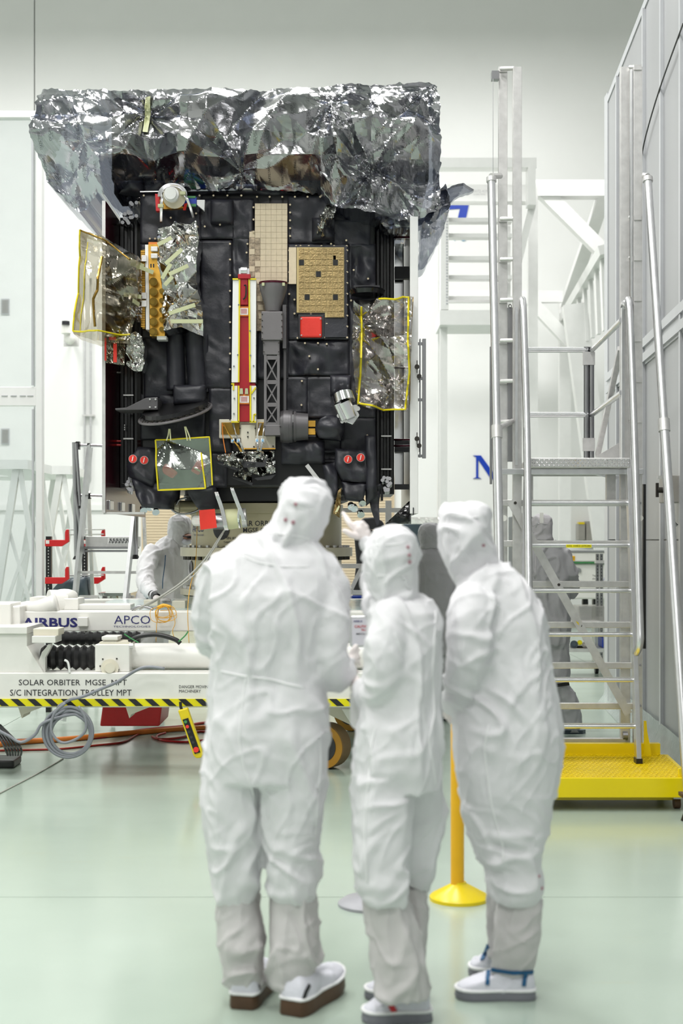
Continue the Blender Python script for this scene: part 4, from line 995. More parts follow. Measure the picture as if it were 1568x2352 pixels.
# lower corner thruster blocks
def block(rows, seed, m='mli', z=Z0-.12, amp=.04, wrap=.45, **k):
    xs = [p[1] for r in rows for p in r[1]]; ys = [p[2] for r in rows for p in r[1]]
    b = MB(); quilt(b, min(xs), min(ys), max(xs), max(ys), z, amp, seed, wrap, .04, rows=rows); return sp('wrapped_block', b, m, smooth=True)
block([(0, [(0, 318, 1026), (1, 370, 1030)]), (.5, [(0, 290, 1070), (1, 360, 1075)]), (1, [(0, 296, 1096), (1, 352, 1118)])], 81)
block([(0, [(0, 302, 1100), (1, 400, 1110)]), (.5, [(0, 312, 1136), (1, 396, 1140)]), (1, [(0, 330, 1166), (1, 385, 1168)])], 82, amp=.05)
block([(0, [(0, 425, 1124), (1, 492, 1118)]), (1, [(0, 456, 1170), (1, 500, 1166)])], 83)
block([(0, [(0, 770, 1030), (1, 842, 1034)]), (.5, [(0, 768, 1070), (1, 850, 1080)]), (1, [(0, 784, 1104), (1, 842, 1110)])], 84)
block([(0, [(0, 784, 1106), (1, 842, 1112)]), (1, [(0, 792, 1146), (1, 834, 1150)])], 85)
block([(0, [(0, 740, 1070), (1, 772, 1060)]), (1, [(0, 752, 1130), (1, 778, 1150)])], 86)
block([(0, [(0, 838, 1000), (1, 862, 1000)]), (1, [(0, 842, 1160), (1, 866, 1140)])], 87)
b = MB(); quilt(b, 842, 1120, 876, 1204, Z0-.1, .06, 88, .04, .02, rows=[(0, [(0, 842, 1120), (1, 876, 1110)]), (.6, [(0, 852, 1170), (1, 870, 1160)]), (1, [(0, 866, 1210), (1, 872, 1206)])]); sp('hanging_flap', b, 'mli', smooth=True)
b = MB(); quilt(b, 880, 1150, 944, 1206, Z0-.02, .06, 89, .04, .02, rows=[(0, [(0, 938, 1152), (1, 942, 1150)]), (.6, [(0, 905, 1184), (1, 944, 1180)]), (1, [(0, 884, 1204), (1, 944, 1203)])]); sp('hanging_flap', b, 'blackgl', smooth=True)
for x, y, m in ((305, 1054, 0), (331, 1057, 1), (799, 1055, 2), (828, 1051, 3)):
    z = Z0-.19; tl = (.012, 0, -.008)
    b = MB(); c = P(x, y, z); b.cyl(c+Vector((0, .08, 0)), c, .026, .031, n=24); th = sp('thruster_nozzle', b, 'alud', smooth='auto')
    b = MB(); b.cyl(c+Vector((0, .001, 0)), c+Vector((0, -.006, 0)), .028, n=24); cp = part('red_cap', b, M['redbr'], th)
    b = MB(); d_ = Vector((.004, 0, .018)); b.beam(c+d_+Vector((0, -.009, 0)), c-d_+Vector((0, -.009, 0)), .013, .006); part('white_stripe', b, M['whitebr'], th)
for x, y in ((328, 1166), (343, 1160), (356, 1170), (805, 1158), (812, 1162), (827, 1176), (830, 1150)):
    b = MB(); b.cyl(P(x, y, Z0-.05), P(x+2, y+7, Z0-.08), .022, .028, n=16); sp('nozzle', b, 'chrome', smooth='auto')
# foil bits at right bottom
tray('foil_wrap', [(0, [(0, 776, 1128), (1, 784, 1120)]), (1, [(0, 764, 1180), (1, 780, 1190)])], .06, 75, 'goldtile', Z0-.2)
b = MB(); b.prism([(769, 1176), (778, 1160), (780, 1164), (772, 1182)], Z0-.25, .01); sp('tape_tab', b, 'paleyel')
b = MB(); b.beam(P(704, 1068, Z0-.12), P(738, 1112, Z0-.12), .012, .03); sp('strap', b, 'alud')
# red tag and pale cylinder assembly underneath
za = Z0-.2
b = MB(); b.prism([(457, 1172), (493, 1169), (498, 1212), (460, 1217)], za-.12, .006); sp('red_tag', b, 'redbr')
b = MB(); b.cyl(P(448, 1196, za+.05), P(466, 1196, za), .04, n=16); b.pbox(446, 462, 1190, 1205, za-.02, .06); sp('valve_block', b, 'white', bev=.004)
b = MB(); b.cyl(P(490, 1198, za), P(516, 1198, za), .06, n=20); sp('dark_collar', b, 'steel', smooth='auto')
b = MB(); b.cyl(P(514, 1194, za), P(556, 1190, za), .078, .07, n=28); pc = sp('pale_cylinder', b, 'paleyel', smooth='auto')
b = MB(); b.cyl(P(555, 1190, za), P(566, 1189, za), .074, .07, n=28); part('metal_end', b, M['alud'], pc, smooth='auto')
for pa in (((496, 1130), (510, 1170), (520, 1218)), ((532, 1120), (543, 1150), (556, 1182), (560, 1196))):
    b = MB()
    for q in (-3, 0, 3): b.tube([P(x+q, y, za-.09) for x, y in pa], .0065, n=6, smooth=3)
    sp('braided_strap', b, 'chrome', kind='stuff', smooth=True)
b = MB(); b.tube([P(549, 1165, za-.085), P(547, 1190, za-.085), P(551, 1212, za-.06)], .01, n=6, smooth=3); sp('band', b, 'chrome')
# pipe stub left of the adapter
b = MB(); b.cyl(P(404, 1163, 10.9), P(460, 1163, 11.0), .045, n=18); b.pbox(410, 450, 1152, 1176, 11.0, .2); sp('boom_stub', b, 'olive', smooth='auto')
b = MB(); b.cyl(P(402, 1166, 10.82), P(412, 1166, 10.82), .05, n=18); sp('boom_cap', b, 'olivel', smooth='auto')
b = MB(); b.tube([P(x, y, 10.75) for x, y in ((386, 1158), (394, 1170), (412, 1180), (440, 1178), (462, 1168))], .008, n=8, smooth=5); b.tube([P(x, y, 10.78) for x, y in ((405, 1160), (412, 1148), (430, 1144))], .008, n=8, smooth=4); sp('hose', b, 'steel', smooth=True)

# ------------------------------------------------------------------ film cover over the top
ROW0 = [(0, 103, 208), (.03, 118, 206), (.27, 342, 209), (.5, 540, 206), (.7, 715, 205), (.80, 806, 196), (.9, 900, 197), (.98, 985, 193), (1, 1003, 200)]
ROWM = [(0, 88, 330), (.25, 318, 320), (.5, 545, 320), (.75, 780, 320), (1, 1008, 330)]
ROW1 = [(0, 112, 422), (.055, 178, 486), (.10, 225, 440), (.16, 262, 462), (.2, 300, 440), (.27, 345, 418), (.4, 470, 428), (.5, 560, 424), (.6, 650, 428), (.69, 728, 432), (.72, 770, 480), (.8, 830, 500), (.88, 900, 512), (.95, 960, 508), (1, 1012, 480)]
def cover_d(x, y):
    right = max(0, min(1, (x-735)/50)); left = max(0, min(1, (240-x)/60)); mid = 1-max(right, left)
    wx = x+14*noise.noise(Vector((x*.011, y*.011, 1))); wy = y+14*noise.noise(Vector((x*.011, y*.011, 8)))
    d = .09*pleat(wx, wy, 342, 262, 6, 75, .2)+.10*pleat(wx, wy, 845, 408, 8, 60, .7)+.07*pleat(wx, wy, 1000, 205, 9, 90, .1)
    d += .09*pleat(wx, wy, 205, 345, 6, 50, .4)+.08*pleat(wx, wy, 550, 395, 7, 75, .3)+.07*pleat(wx, wy, 760, 250, 8, 60, .9)
    d += (.16+.06*right)*facet(x+.45*y, y, 120, 1)+(.035+.05*(1-mid))*facet(x-.3*y, y, 52, 2, 1.4)+(.004+.014*(1-mid))*facet(x, y, 22, 3)
    if y < 240: d += .035*facet(x, y, 20, 5, 1.6)*(240-y)/40*(.5 if mid > .5 else 1)
    if y > 385: d += .06*facet(x, y, 30, 6, 1.3)*min(1, (y-385)/30)
    d += .12*max(0, 1-abs(y-325)/140)
    if x > 735: d += (.16*math.sin(max(0, min(1, (x-735)/268))*math.pi)*(1 if y > 300 else .5))
    if y > 370 and 240 < x < 735: d -= (y-370)*.004
    return d*(.25+.75*max(0, min(1, (y-203)/32)))
b = sheet_mb([(0, ROW0), (.45, ROWM), (1, ROW1)], 10.42, .9, cover_d, 300, 96, jag=5)
cov = single('film_cover', b, M['film'], 'wide crumpled silver static shielding film draped over the spacecraft top', 'film cover')
COVO = ORG[cov.name]
def on_cover(x, y):
    p = P(x, y, 10.42); return p+Vector((0, -cover_d(x, y)-.022, 0))
tb = MB(); random.seed(12)
for i in range(30):
    x = 112+i*30+random.uniform(-4, 4)
    for y in (215, 262+random.uniform(-14, 14), 330+random.uniform(-14, 14), 385+random.uniform(-8, 8), 450):
        if y > 430 and x < 790 or y > 480: continue
        if y > 400 and x < 250 and x > 175: continue
        text_mb(tb, 'STATIC SHIELD', x-2.6, x+2.6, y, y+30, 0, rot=True, mapper=on_cover)
part('film_lettering', tb, M['filmink'], cov, kind='stuff')
b = sheet_mb([(0, [(0, 334, 225), (1, 348, 226)]), (1, [(0, 331, 310), (1, 343, 312)])], 10.42, .004, lambda x, y: cover_d(x, y)+.016, 3, 20); part('tape_strip', b, M['tapeold'], cov)
# loose flaps on the right side of the cover
def dflap(s): return lambda x, y: .12*facet(x+.3*y, y, 40, s)+.03*facet(x, y, 18, s+1)
b = sheet_mb([(0, [(0, 1000, 440), (1, 1024, 420)]), (.4, [(0, 990, 470), (1, 1034, 470)]), (.7, [(0, 968, 520), (1, 1018, 530)]), (1, [(0, 960, 620), (1, 975, 612)])], 10.5, .3, dflap(4), 30, 60, jag=3)
part('side_flap', b, M['film'], cov)
b = sheet_mb([(0, [(0, 1012, 432), (.4, 1040, 421), (1, 1090, 430)]), (1, [(0, 1016, 478), (.5, 1046, 455), (1, 1090, 432)])], 10.6, .08, dflap(6), 24, 16, jag=2); part('corner_flap', b, M['film'], cov)
b = sheet_mb([(0, [(0, 860, 500), (1, 1010, 470)]), (1, [(0, 890, 530), (1, 1000, 512)])], 10.5, .2, dflap(8), 40, 12, jag=3); part('lower_flap', b, M['film'], cov)
# dark top shield hidden under the film (ends show through)
b = MB(); b.pbox(255, 985, 222, 418, 11.05, 1.9); sp('heat_shield', b, 'black', bev=.03)
b = MB(); b.pbox(700, 742, 214, 330, 10.98, .05); sh = sp('shield_bracket', b, 'tapeold')
for y in (238, 262, 288, 314):
    b = MB(); b.cyl(P(712, y, 10.97), P(712, y, 10.99), .035, n=16); part('hole_plug', b, M['bolt'], sh)
b = MB(); quilt(b, 560, 350, 745, 415, 10.75, .12, 33, .2, .05); sp('red_wrap', b, 'crimson')
for x0, x1 in ((262, 330), (330, 520), (520, 735)):
    b = MB(); quilt(b, x0, 415, x1, 445, Z0+.0, .05, x0, .4, .02); sp('collar_blanket', b, 'mli', smooth=True)

# ------------------------------------------------------------------ film bags hung on the spacecraft
def bag(name, rows, Z, disp, m, label, wrap=.15, nu=50, nv=60, cat='film bag', jag=1.5):
    b = sheet_mb(rows, Z, wrap, disp, nu, nv, jag=jag); return single(name, b, M[m], label, cat)
def edge(par, pts, disp, Z, m, w=5, nm='tape_edge'):
    mb = MB(); q = []
    for (x0, y0), (x1, y1) in zip(pts[:-1], pts[1:]):
        n = max(2, int(math.hypot(x1-x0, y1-y0)/6))
        for i in range(n): t = i/n; q.append((x0+(x1-x0)*t, y0+(y1-y0)*t))
    q.append(pts[-1]); mb.tube([P(x, y, Z)+Vector((0, -disp(x, y)-.006, 0)) for x, y in q], w*S(Z)/2, n=6); part(nm, mb, M[m], par)
# left: big amber-edged bag (a stiff tapering box of film)
d1 = lambda x, y: .13*facet(x+.4*y, y, 75, 5)+.03*facet(x, y, 30, 8)+.06*pleat(x, y, 188, 535, 9, 110, .3)+.10*max(0, 1-abs(x-235)/60)
bg = bag('kapton_bag', [(0, [(0, 187, 533), (.35, 240, 548), (1, 322, 596)]), (.5, [(0, 178, 640), (1, 318, 672)]), (.97, [(0, 168, 762), (1, 298, 772)]), (1, [(0, 172, 768), (.5, 225, 790), (1, 296, 790)])], Z0-.36, d1, 'kapton', 'amber tinted clear film bag with yellow taped edges on the upper left of the spacecraft', wrap=.3)
edge(bg, [(188, 533), (180, 640), (169, 762)], d1, Z0-.36, 'tape', 4); edge(bg, [(188, 534), (250, 560), (305, 606)], d1, Z0-.36, 'goldd', 4); edge(bg, [(169, 762), (230, 770), (298, 768)], d1, Z0-.36, 'tape', 4)
edge(bg, [(205, 560), (200, 660), (187, 762)], d1, Z0-.36, 'tape', 2); edge(bg, [(242, 600), (236, 680), (228, 700), (232, 762)], d1, Z0-.35, 'goldd', 7)
for (x0, y0, x1, y1) in ((290, 592, 330, 612), (300, 605, 352, 626), (284, 676, 324, 682), (305, 690, 320, 700)):
    b = MB(); b.beam(P(x0, y0, zg-.13), P(x1, y1, zg-.05), .004, .03); part('tape_strip', b, M['tapeold'], bg)
b = MB(); quilt(b, 292, 590, 326, 740, zg-.02, .07, 91, .1, .03, sc=3.5, step=4); part('inner_foil', b, M['clearfilm'], bg)
# foil wrapped instrument between the connector plate and the blanket
d2 = lambda x, y: .15*facet(x+.4*y, y, 44, 15, 1.4)+.04*facet(x, y, 22, 16)+.06*pleat(x, y, 420, 705, 8, 45, .3)+.06*pleat(x, y, 430, 560, 7, 45, .6)+.05*max(0, 1-abs(x-412)/50)
fw = bag('foil_wrapped_instrument', [(0, [(0, 362, 522), (.5, 400, 524), (.8, 428, 512), (1, 452, 512)]), (.15, [(0, 362, 545), (1, 456, 548)]), (.5, [(0, 372, 650), (1, 452, 650)]), (.8, [(0, 374, 720), (1, 464, 716)]), (1, [(0, 384, 768), (.4, 420, 755), (1, 464, 768)])], Z0-.3, d2, 'silverfoil', 'tall instrument wrapped in crinkled silver foil with strips of masking tape', wrap=.25, nu=44, nv=110, cat='foil wrap')
for (x0, y0, x1, y1) in ((362, 562, 394, 546), (380, 606, 418, 572), (372, 640, 392, 606), (388, 630, 432, 610), (388, 720, 448, 700), (392, 738, 466, 738), (378, 655, 396, 635)):
    b = MB(); b.beam(P(x0, y0, Z0-.53), P(x1, y1, Z0-.53), .006, .028); part('tape_strip', b, M['tapeold'], fw)
# small amber box with red stripes and foil pouch
d3 = lambda x, y: .05*crease(x/30, y/40, 2, 25)
bx = bag('amber_pouch', [(0, [(0, 240, 772), (1, 288, 778)]), (1, [(0, 244, 834), (1, 286, 840)])], Z0-.28, d3, 'kapton', 'small amber film pouch with red stripes under the big amber bag', nu=16, nv=20)
for x0, x1, y0, y1 in ((240, 244, 776, 828), (260, 268, 790, 832), (250, 266, 774, 781)):
    b = MB(); b.pbox(x0, x1, y0, y1, Z0-.345, .01); part('red_stripe', b, M['redbr'], bx)
d4 = lambda x, y: .08*facet(x, y, 16, 35)+.02*facet(x, y, 8, 36)
bag('foil_pouch', [(0, [(0, 292, 770), (.5, 312, 762), (1, 330, 776)]), (.7, [(0, 288, 836), (1, 330, 832)]), (1, [(0, 305, 850), (1, 324, 852)])], Z0-.3, d4, 'silverfoil', 'small crumpled silver foil pouch beside the amber pouch', nu=20, nv=36)
# right: tall clear bag with yellow taped edge
d5 = lambda x, y: .20*facet(x+.5*y, y, 70, 45)+.05*facet(x-.4*y, y, 32, 46)+.05*pleat(x, y, 830, 745, 7, 60, .2)+.05*pleat(x, y, 910, 890, 7, 60, .6)
rb = bag('clear_film_bag', [(0, [(0, 812, 682), (1, 944, 688)]), (.5, [(0, 808, 810), (1, 942, 800)]), (1, [(0, 820, 928), (.3, 850, 940), (1, 936, 942)])], Z0-.3, d5, 'clearfilm', 'tall shiny clear film bag with yellow taped edges at the right of the spacecraft', wrap=.2, nu=50, nv=90)
edge(rb, [(870, 686), (936, 690), (934, 800), (938, 860), (930, 941), (880, 939), (822, 926), (828, 860), (831, 760), (830, 700)], d5, Z0-.3, 'tape', 4.5)
edge(rb, [(946, 690), (940, 800), (940, 930)], d5, Z0-.2, 'goldd', 2)
# lower: square bag with red items inside
d6 = lambda x, y: .05*facet(x+.3*y, y, 70, 55)+.02*pleat(x, y, 380, 1010, 6, 60, .1)
sb = bag('square_film_bag', [(0, [(0, 356, 1010), (1, 482, 1005)]), (1, [(0, 362, 1126), (.85, 473, 1122), (1, 489, 1115)])], Z0-.36, d6, 'greenfilm', 'square clear film bag with yellow taped border and red parts inside, lower left of spacecraft', wrap=.18, nu=40, nv=40, jag=1)
edge(sb, [(356, 1010), (482, 1005), (489, 1115)], d6, Z0-.36, 'tape', 3.5); edge(sb, [(356, 1010), (363, 1126), (473, 1122), (462, 1040)], d6, Z0-.36, 'tape', 4)
b = MB(); b.prism([(370, 1076), (380, 1062), (410, 1086), (396, 1100), (374, 1088)], Z0-.31, .1, .8); single('red_lens_cap', b, M['redbr'], 'rounded red protective cap inside the square film bag', 'cap', bev=.015)
b = MB(); b.prism([(453, 1055), (474, 1066), (455, 1092), (437, 1082)], Z0-.31, .1, .9); c_ = single('red_strap_block', b, M['redbr'], 'tilted red block with pale strap inside the square film bag', 'block', bev=.01)
b = MB(); b.prism([(446, 1073), (461, 1081), (459, 1084), (444, 1076)], Z0-.315, .01); part('pale_strap', b, M['paleyel'], c_)
for pa in (((388, 985), (386, 1000), (382, 1012)), ((390, 985), (391, 1000), (392, 1012)), ((424, 980), (428, 1000), (430, 1012)), ((426, 980), (434, 1000), (437, 1012))):
    b = MB(); b.tube([P(x, y, Z0-.4) for x, y in pa], .005, n=6, smooth=3); part('cord', b, M['paleyel'], sb)
# ================================================================== ADAPTER
ZA = 11.55
ad = thing('payload_adapter', 'tan cylindrical adapter with bolted flanges carrying the spacecraft on the trolley', 'adapter', P(612, 1395, ZA))
ax_, az_ = P(612, 0, ZA).x, lambda y: P(0, y, ZA).z
RA = 172*S(ZA)
b = MB(); b.lathe([(RA-.02, az_(1258)), (RA, az_(1256)), (RA, az_(1184)), (RA+.012, az_(1182)), (RA+.012, az_(1160)), (RA-.03, az_(1158))], (ax_, ZA, 0), 64); b_up = part('upper_cylinder', b, M['olive'], ad, smooth='auto')
b = MB(); b.lathe([(RA, az_(1350)), (RA, az_(1276))], (ax_, ZA, 0), 64); part('lower_cylinder', b, M['olive'], ad, smooth='auto')
for y0, y1, r_, m in ((1257, 1277, 197, 'olivel'), (1350, 1364, 197, 'olivel')):
    b = MB(); b.lathe([(RA-.03, az_(y1)), (r_*S(ZA), az_(y1)), (r_*S(ZA), az_(y0)), (RA-.03, az_(y0))], (ax_, ZA, 0), 64); part('flange', b, M[m], ad, smooth='auto', bev=.003)
b = MB(); b.lathe([(190*S(ZA), az_(1366)), (182*S(ZA), az_(1376)), (178*S(ZA), az_(1396))], (ax_, ZA, 0), 64); part('base_ring', b, M['cream'], ad, smooth='auto')
b = MB(); b2 = MB()
for k in range(44):
    a = 2*math.pi*k/44; q = Vector((ax_+math.cos(a)*186*S(ZA), ZA+math.sin(a)*186*S(ZA), 0))
    if math.sin(a) > .5: continue
    for y, up, rr in ((1257, 5, .016), (1277, -8, .018), (1350, 6, .018)):
        z = az_(y); (b if up > 0 else b2).cyl(q+Vector((0, 0, z)), q+Vector((0, 0, z+up*S(ZA))), rr, n=6)
part('flange_bolt', b, M['alud'], ad, kind='stuff'); part('flange_nut', b2, M['bolt'], ad, kind='stuff')
def on_cyl(off=0.004):
    def f(x, y):
        d = P(x, y, 1.0)-Vector((0, 0, CH)); dx, dy = d.x, d.y; ox = -ax_; oy = -ZA; r = RA+off
        A = dx*dx+dy*dy; B = 2*(ox*dx+oy*dy); C_ = ox*ox+oy*oy-r*r; D = B*B-4*A*C_
        t = (-B-math.sqrt(max(0, D)))/(2*A); return Vector((dx*t, dy*t, CH+d.z*t))
    return f
print_('stencil', [('SOLAR ORBITER', 532, 648, 1196, 1208, .008), ('MGSE CLAMPBAND', 558, 682, 1212, 1223, .008), ('SN 03', 520, 541, 1233, 1239, .004), ('TARE 107 KG', 513, 552, 1243, 1248, .004)], 0, M['ink'], ad, mapper=on_cyl())
print_('maker_logo', [('APCO', 441, 467, 1206, 1222, 0), ('TECHNOLOGIES', 444, 467, 1227, 1231, 0)], 0, M['navy'], ad, mapper=on_cyl())
for cx, cy, rx, ry in ((508, 1213, 19, 27), (438, 1305, 3.5, 17)):
    b = MB(); f = on_cyl(.006); vs = [f(cx+rx*math.cos(2*math.pi*i/30), cy+ry*math.sin(2*math.pi*i/30)) for i in range(30)]
    b.add(vs+[v+Vector((0, .05, 0)) for v in vs], [tuple(range(30))]+[(i, 30+i, 30+(i+1) % 30, (i+1) % 30) for i in range(30)]); part('access_hole', b, M['black'], ad)

# ================================================================== TROLLEY
tr = thing('integration_trolley', 'white integration trolley with actuator, black bellows and yellow-black hazard edge', 'trolley', (P(420, 0, 10.6).x, 10.6, 0))
def tp(name, mb, m, par=None, **k): return part(name, mb, M[m], par or tr, **k)
TX0 = P(-140, 0, 9.6).x; TX1 = P(884, 0, 9.6).x; zt = lambda y, Z=9.6: P(0, y, Z).z
b = MB(); b.box(TX0, TX1, 9.6, 9.8, zt(1625), zt(1545)); tp('lower_beam', b, 'white', bev=.008)
b = MB(); b.box(TX0, TX1, 11.9, 12.1, zt(1625), zt(1545)); tp('lower_beam', b, 'white', bev=.008)
for x in (-130, 110, 640, 850):
    b = MB(); xx = P(x, 0, 9.6).x; b.box(xx, xx+.15, 9.8, 11.9, zt(1610), zt(1560)); tp('cross_member', b, 'white')
b = MB(); b.box(TX0, TX1, 9.592, 9.6, zt(1622), zt(1605)); hz = tp('hazard_strip', b, 'hazy')
i = -3
while True:
    x0 = -130+i*38.5
    if x0 > 850: break
    b = MB(); b.prism([(x0, 1605.4), (x0+17, 1605.4), (x0+35, 1621.6), (x0+18, 1621.6)], 9.589, .003); part('black_stripe', b, M['hazb'], hz); i += 1
print_('lettering', [('SOLAR ORBITER  MGSE  MPT', 43, 291, 1561, 1574), ('S/C INTEGRATION TROLLEY MPT', 23, 302, 1584, 1598), ('DANGER MOVING', 411, 484, 1574, 1581), ('MACHINERY', 411, 461, 1584, 1591)], 9.596, M['ink'], tr)
# support feet under the lower beam
for x in (50, 297):
    b = MB(); b.prism([(x-8, 1625), (x+45, 1625), (x+4, 1641), (x, 1650)], 9.7, .25); tp('gusset', b, 'cream')
b = MB(); b.prism([(784, 1628), (884, 1628), (884, 1690), (820, 1672), (802, 1658)], 9.8, .25); tp('wheel_fork', b, 'white', bev=.006)
b = MB(); b.prism([(750, 1625), (784, 1625), (805, 1665), (752, 1640)], 9.95, .2); tp('gusset', b, 'cream')
# wheels
def wheel(px, Z, r=.158, wd=.14, lab=None):
    c = Vector((P(px, 0, Z).x, Z, r))
    dx = Vector((.45, .9, 0)).normalized()*wd
    b = MB(); b.cyl(c-dx/2, c+dx/2, r, n=40); wl = tp('wheel', b, 'wheeld', smooth='auto', bev=.012)
    b = MB(); b.cyl(c-dx/2-dx*.02, c-dx/2+dx*.1, r*.97, n=40); part('tyre_face', b, M['wheel'], wl, smooth='auto')
    b = MB(); b.cyl(c-dx/2-dx*.06, c-dx/2+dx*.1, r*.66, n=32); part('hub', b, M['dark'], wl, smooth='auto')
    b = MB(); b.cyl(c-dx/2-dx*.2, c-dx/2, r*.2, n=20); part('axle_cap', b, M['cream'], wl, smooth='auto')
wheel(751, 9.98); wheel(812, 11.95); wheel(-60, 9.98); wheel(-60, 11.95)
# floor-level upper frame with the large lettering
b = MB(); b.box(P(50, 0, 10.1).x, P(884, 0, 10.1).x, 10.1, 10.3, P(0, 1450, 10.1).z, P(0, 1404, 10.1).z); tp('upper_beam', b, 'white', bev=.008)
b = MB(); b.box(P(170, 0, 10.3).x, P(884, 0, 10.3).x, 10.32, 12.2, P(0, 1412, 10.3).z, P(0, 1404, 10.3).z+.01); tp('deck', b, 'tabletop')
b = MB(); b.box(P(170, 0, 12.2).x, P(884, 0, 12.2).x, 12.1, 12.3, P(0, 1450, 10.1).z, P(0, 1404, 10.1).z); tp('upper_beam', b, 'white', bev=.008)
print_('lettering_large', [('AIRBUS', 51, 178, 1419, 1441, .03)], 10.096, M['navy'], tr)
print_('maker_logo', [('APCO', 262, 345, 1414, 1433, -.005), ('TECHNOLOGIES', 260, 345, 1437, 1441, 0)], 10.096, M['navy'], tr)
b = MB(); b.pbox(178, 201, 1418, 1439, 10.06, .04); tp('cover_plate', b, 'white', bev=.004)
# left end blocks
b = MB(); b.prism([(-140, 1455), (62, 1455), (62, 1484), (100, 1545), (-140, 1545)], 9.62, .5); tp('end_block', b, 'white', bev=.006)
b = MB(); b.pbox(76, 134, 1444, 1460, 9.55, .2); tp('clamp_block', b, 'cream', bev=.004)
b = MB(); b.pbox(73, 127, 1461, 1477, 9.5, .22); tp('clamp_block', b, 'white', bev=.004)
b = MB(); b.pbox(-140, 62, 1440, 1456, 9.6, .5); tp('end_cap_plate', b, 'white', bev=.004)
b = MB(); b.pbox(-140, 25, 1386, 1452, 9.9, .35); b.pbox(26, 46, 1392, 1442, 9.95, .3); tp('end_housing', b, 'white', bev=.01)
b = MB(); b.pbox(40, 68, 1384, 1404, 10.2, .3); tp('joint_block', b, 'white', bev=.01)
b = MB(); b.tube([P(64, 1398, 10.15), P(90, 1396, 10.15), P(130, 1386, 10.15)], [.045, .055, .07], n=20, smooth=4); tp('swing_arm', b, 'white', smooth=True)
b = MB(); b.cyl(P(112, 1386, 10.35), P(150, 1386, 10.4), .10, n=28); b.sphere(P(148, 1368, 10.42), (.1, .1, .05)); b.pbox(68, 150, 1372, 1392, 10.4, .3); tp('motor_housing', b, 'white', smooth='auto')
b = MB(); b.pbox(146, 180, 1374, 1402, 10.3, .25); tp('joint_block', b, 'white', bev=.008)
b = MB(); b.pbox(170, 300, 1388, 1404, 10.32, .2); tp('raised_rail', b, 'white', bev=.006)
# actuator
b = MB(); k = S(9.78); b.cyl(P(296, 1507, 9.85), P(884, 1507, 9.85), 30*S(9.85), n=40); tp('actuator_tube', b, 'white', smooth='auto')
b = MB(); b.pbox(218, 297, 1480, 1543, 9.66, .35); gb = tp('gearbox', b, 'white', bev=.006)
b = MB(); b.cyl(P(252, 1534, 9.66), P(252, 1534, 9.62), .06, n=28); b.cyl(P(252, 1534, 9.62), P(252, 1534, 9.60), .035, n=24); part('bearing_cover', b, M['cream'], gb, smooth='auto')
b = MB(); b.pbox(233, 270, 1462, 1470, 9.7, .2); b.pbox(236, 267, 1468, 1480, 9.72, .2); part('gearbox_cap', b, M['white'], gb, bev=.004)
b = MB(); b.pbox(228, 300, 1475, 1480, 9.68, .3); part('finned_lid', b, M['cream'], gb)
b = MB()
for x, y in ((236, 1514), (268, 1513), (234, 1538), (272, 1538), (230, 1530)): b.cyl(P(x, y, 9.655), P(x, y, 9.665), .006, n=8)
part('gearbox_screw', b, M['bolt'], gb, kind='stuff')
b = MB(); b.cyl(P(297, 1484, 9.68), P(306, 1484, 9.68), .02, n=12); part('end_bolt', b, M['alud'], gb)
def bellows(x0, x1, yc, r, Z, n, label=None):
    b = MB(); prof = []
    X0 = P(x0, 0, Z).x; X1 = P(x1, 0, Z).x
    for i in range(2*n+1): prof.append(((r if i % 2 else r*.78)*S(Z), (X1-X0)*i/(2*n)))
    b.lathe([(0.001, 0)]+prof+[(0.001, X1-X0)], (X0, Z, P(0, yc, Z).z), 32, axis='X'); return tp('bellows', b, 'rubber', smooth='auto')
bellows(96, 219, 1510, 29, 9.82, 7); bellows(125, 322, 1466, 17, 9.98, 11)
b = MB(); b.prism([(88, 1520), (96, 1498), (112, 1480), (118, 1484), (104, 1510), (104, 1545), (96, 1545)], 9.66, .06); tp('guard_lip', b, 'white')
b = MB(); b.tube([P(x, y, 9.72) for x, y in ((296, 1474), (320, 1462), (360, 1458), (400, 1468), (414, 1478))], .016, n=10, smooth=4); tp('black_hose', b, 'cabblack', smooth=True)
for pa in (((285, 1456), (300, 1466), (318, 1476)), ((410, 1474), (425, 1460), (432, 1450))):
    b = MB(); b.tube([P(x, y, 9.70) for x, y in pa], .005, n=6, smooth=3); tp('earth_wire', b, 'green')
b = MB(); b.tube([P(x, y, 9.6) for x, y in ((148, 1516), (156, 1522), (160, 1545))], .008, n=8, smooth=4); tp('cable_tie', b, 'frame')
b = MB(); b.pbox(330, 362, 1378, 1392, 10.5, .15); b.pbox(395, 425, 1380, 1400, 10.6, .2); tp('deck_fixture', b, 'cream', bev=.004)
b = MB(); b.tube([P(x, y, 10.2) for x, y in ((302, 1400), (318, 1393), (335, 1394), (352, 1400))], .010, n=8, smooth=4); tp('deck_cable', b, 'steel', smooth=True)

# coiled grey cable with feed
cc = MB(); random.seed(5)
pts = [P(x, y, 9.5) for x, y in ((378, 1536), (340, 1532), (312, 1540), (270, 1566), (228, 1584), (190, 1600), (164, 1606))]
pts += [P(x, y, 9.52) for x, y in ((152, 1612), (135, 1622))]
cx, cy = 159, 1684
for k_ in range(5):
    rx, ry = 57-k_*3.0, 58-k_*3.2
    for i in range(14):
        a = -2.0-2*math.pi*i/14; pts.append(P(cx+rx*math.cos(a)+(k_-2)*1.5, cy+ry*math.sin(a)+(k_-2)*1.2, 9.52+.012*(k_ % 2)))
pts += [P(x, y, 9.5) for x, y in ((100, 1660), (80, 1688), (48, 1705), (20, 1690), (-8, 1675), (-60, 1640))]
cc.tube(pts, .0105, n=10, smooth=4)
cc.tube([P(x, y, 9.46) for x, y in ((150, 1615), (124, 1640), (118, 1680), (140, 1705), (170, 1700), (195, 1680), (196, 1650), (180, 1622))], .0095, n=8, smooth=4)
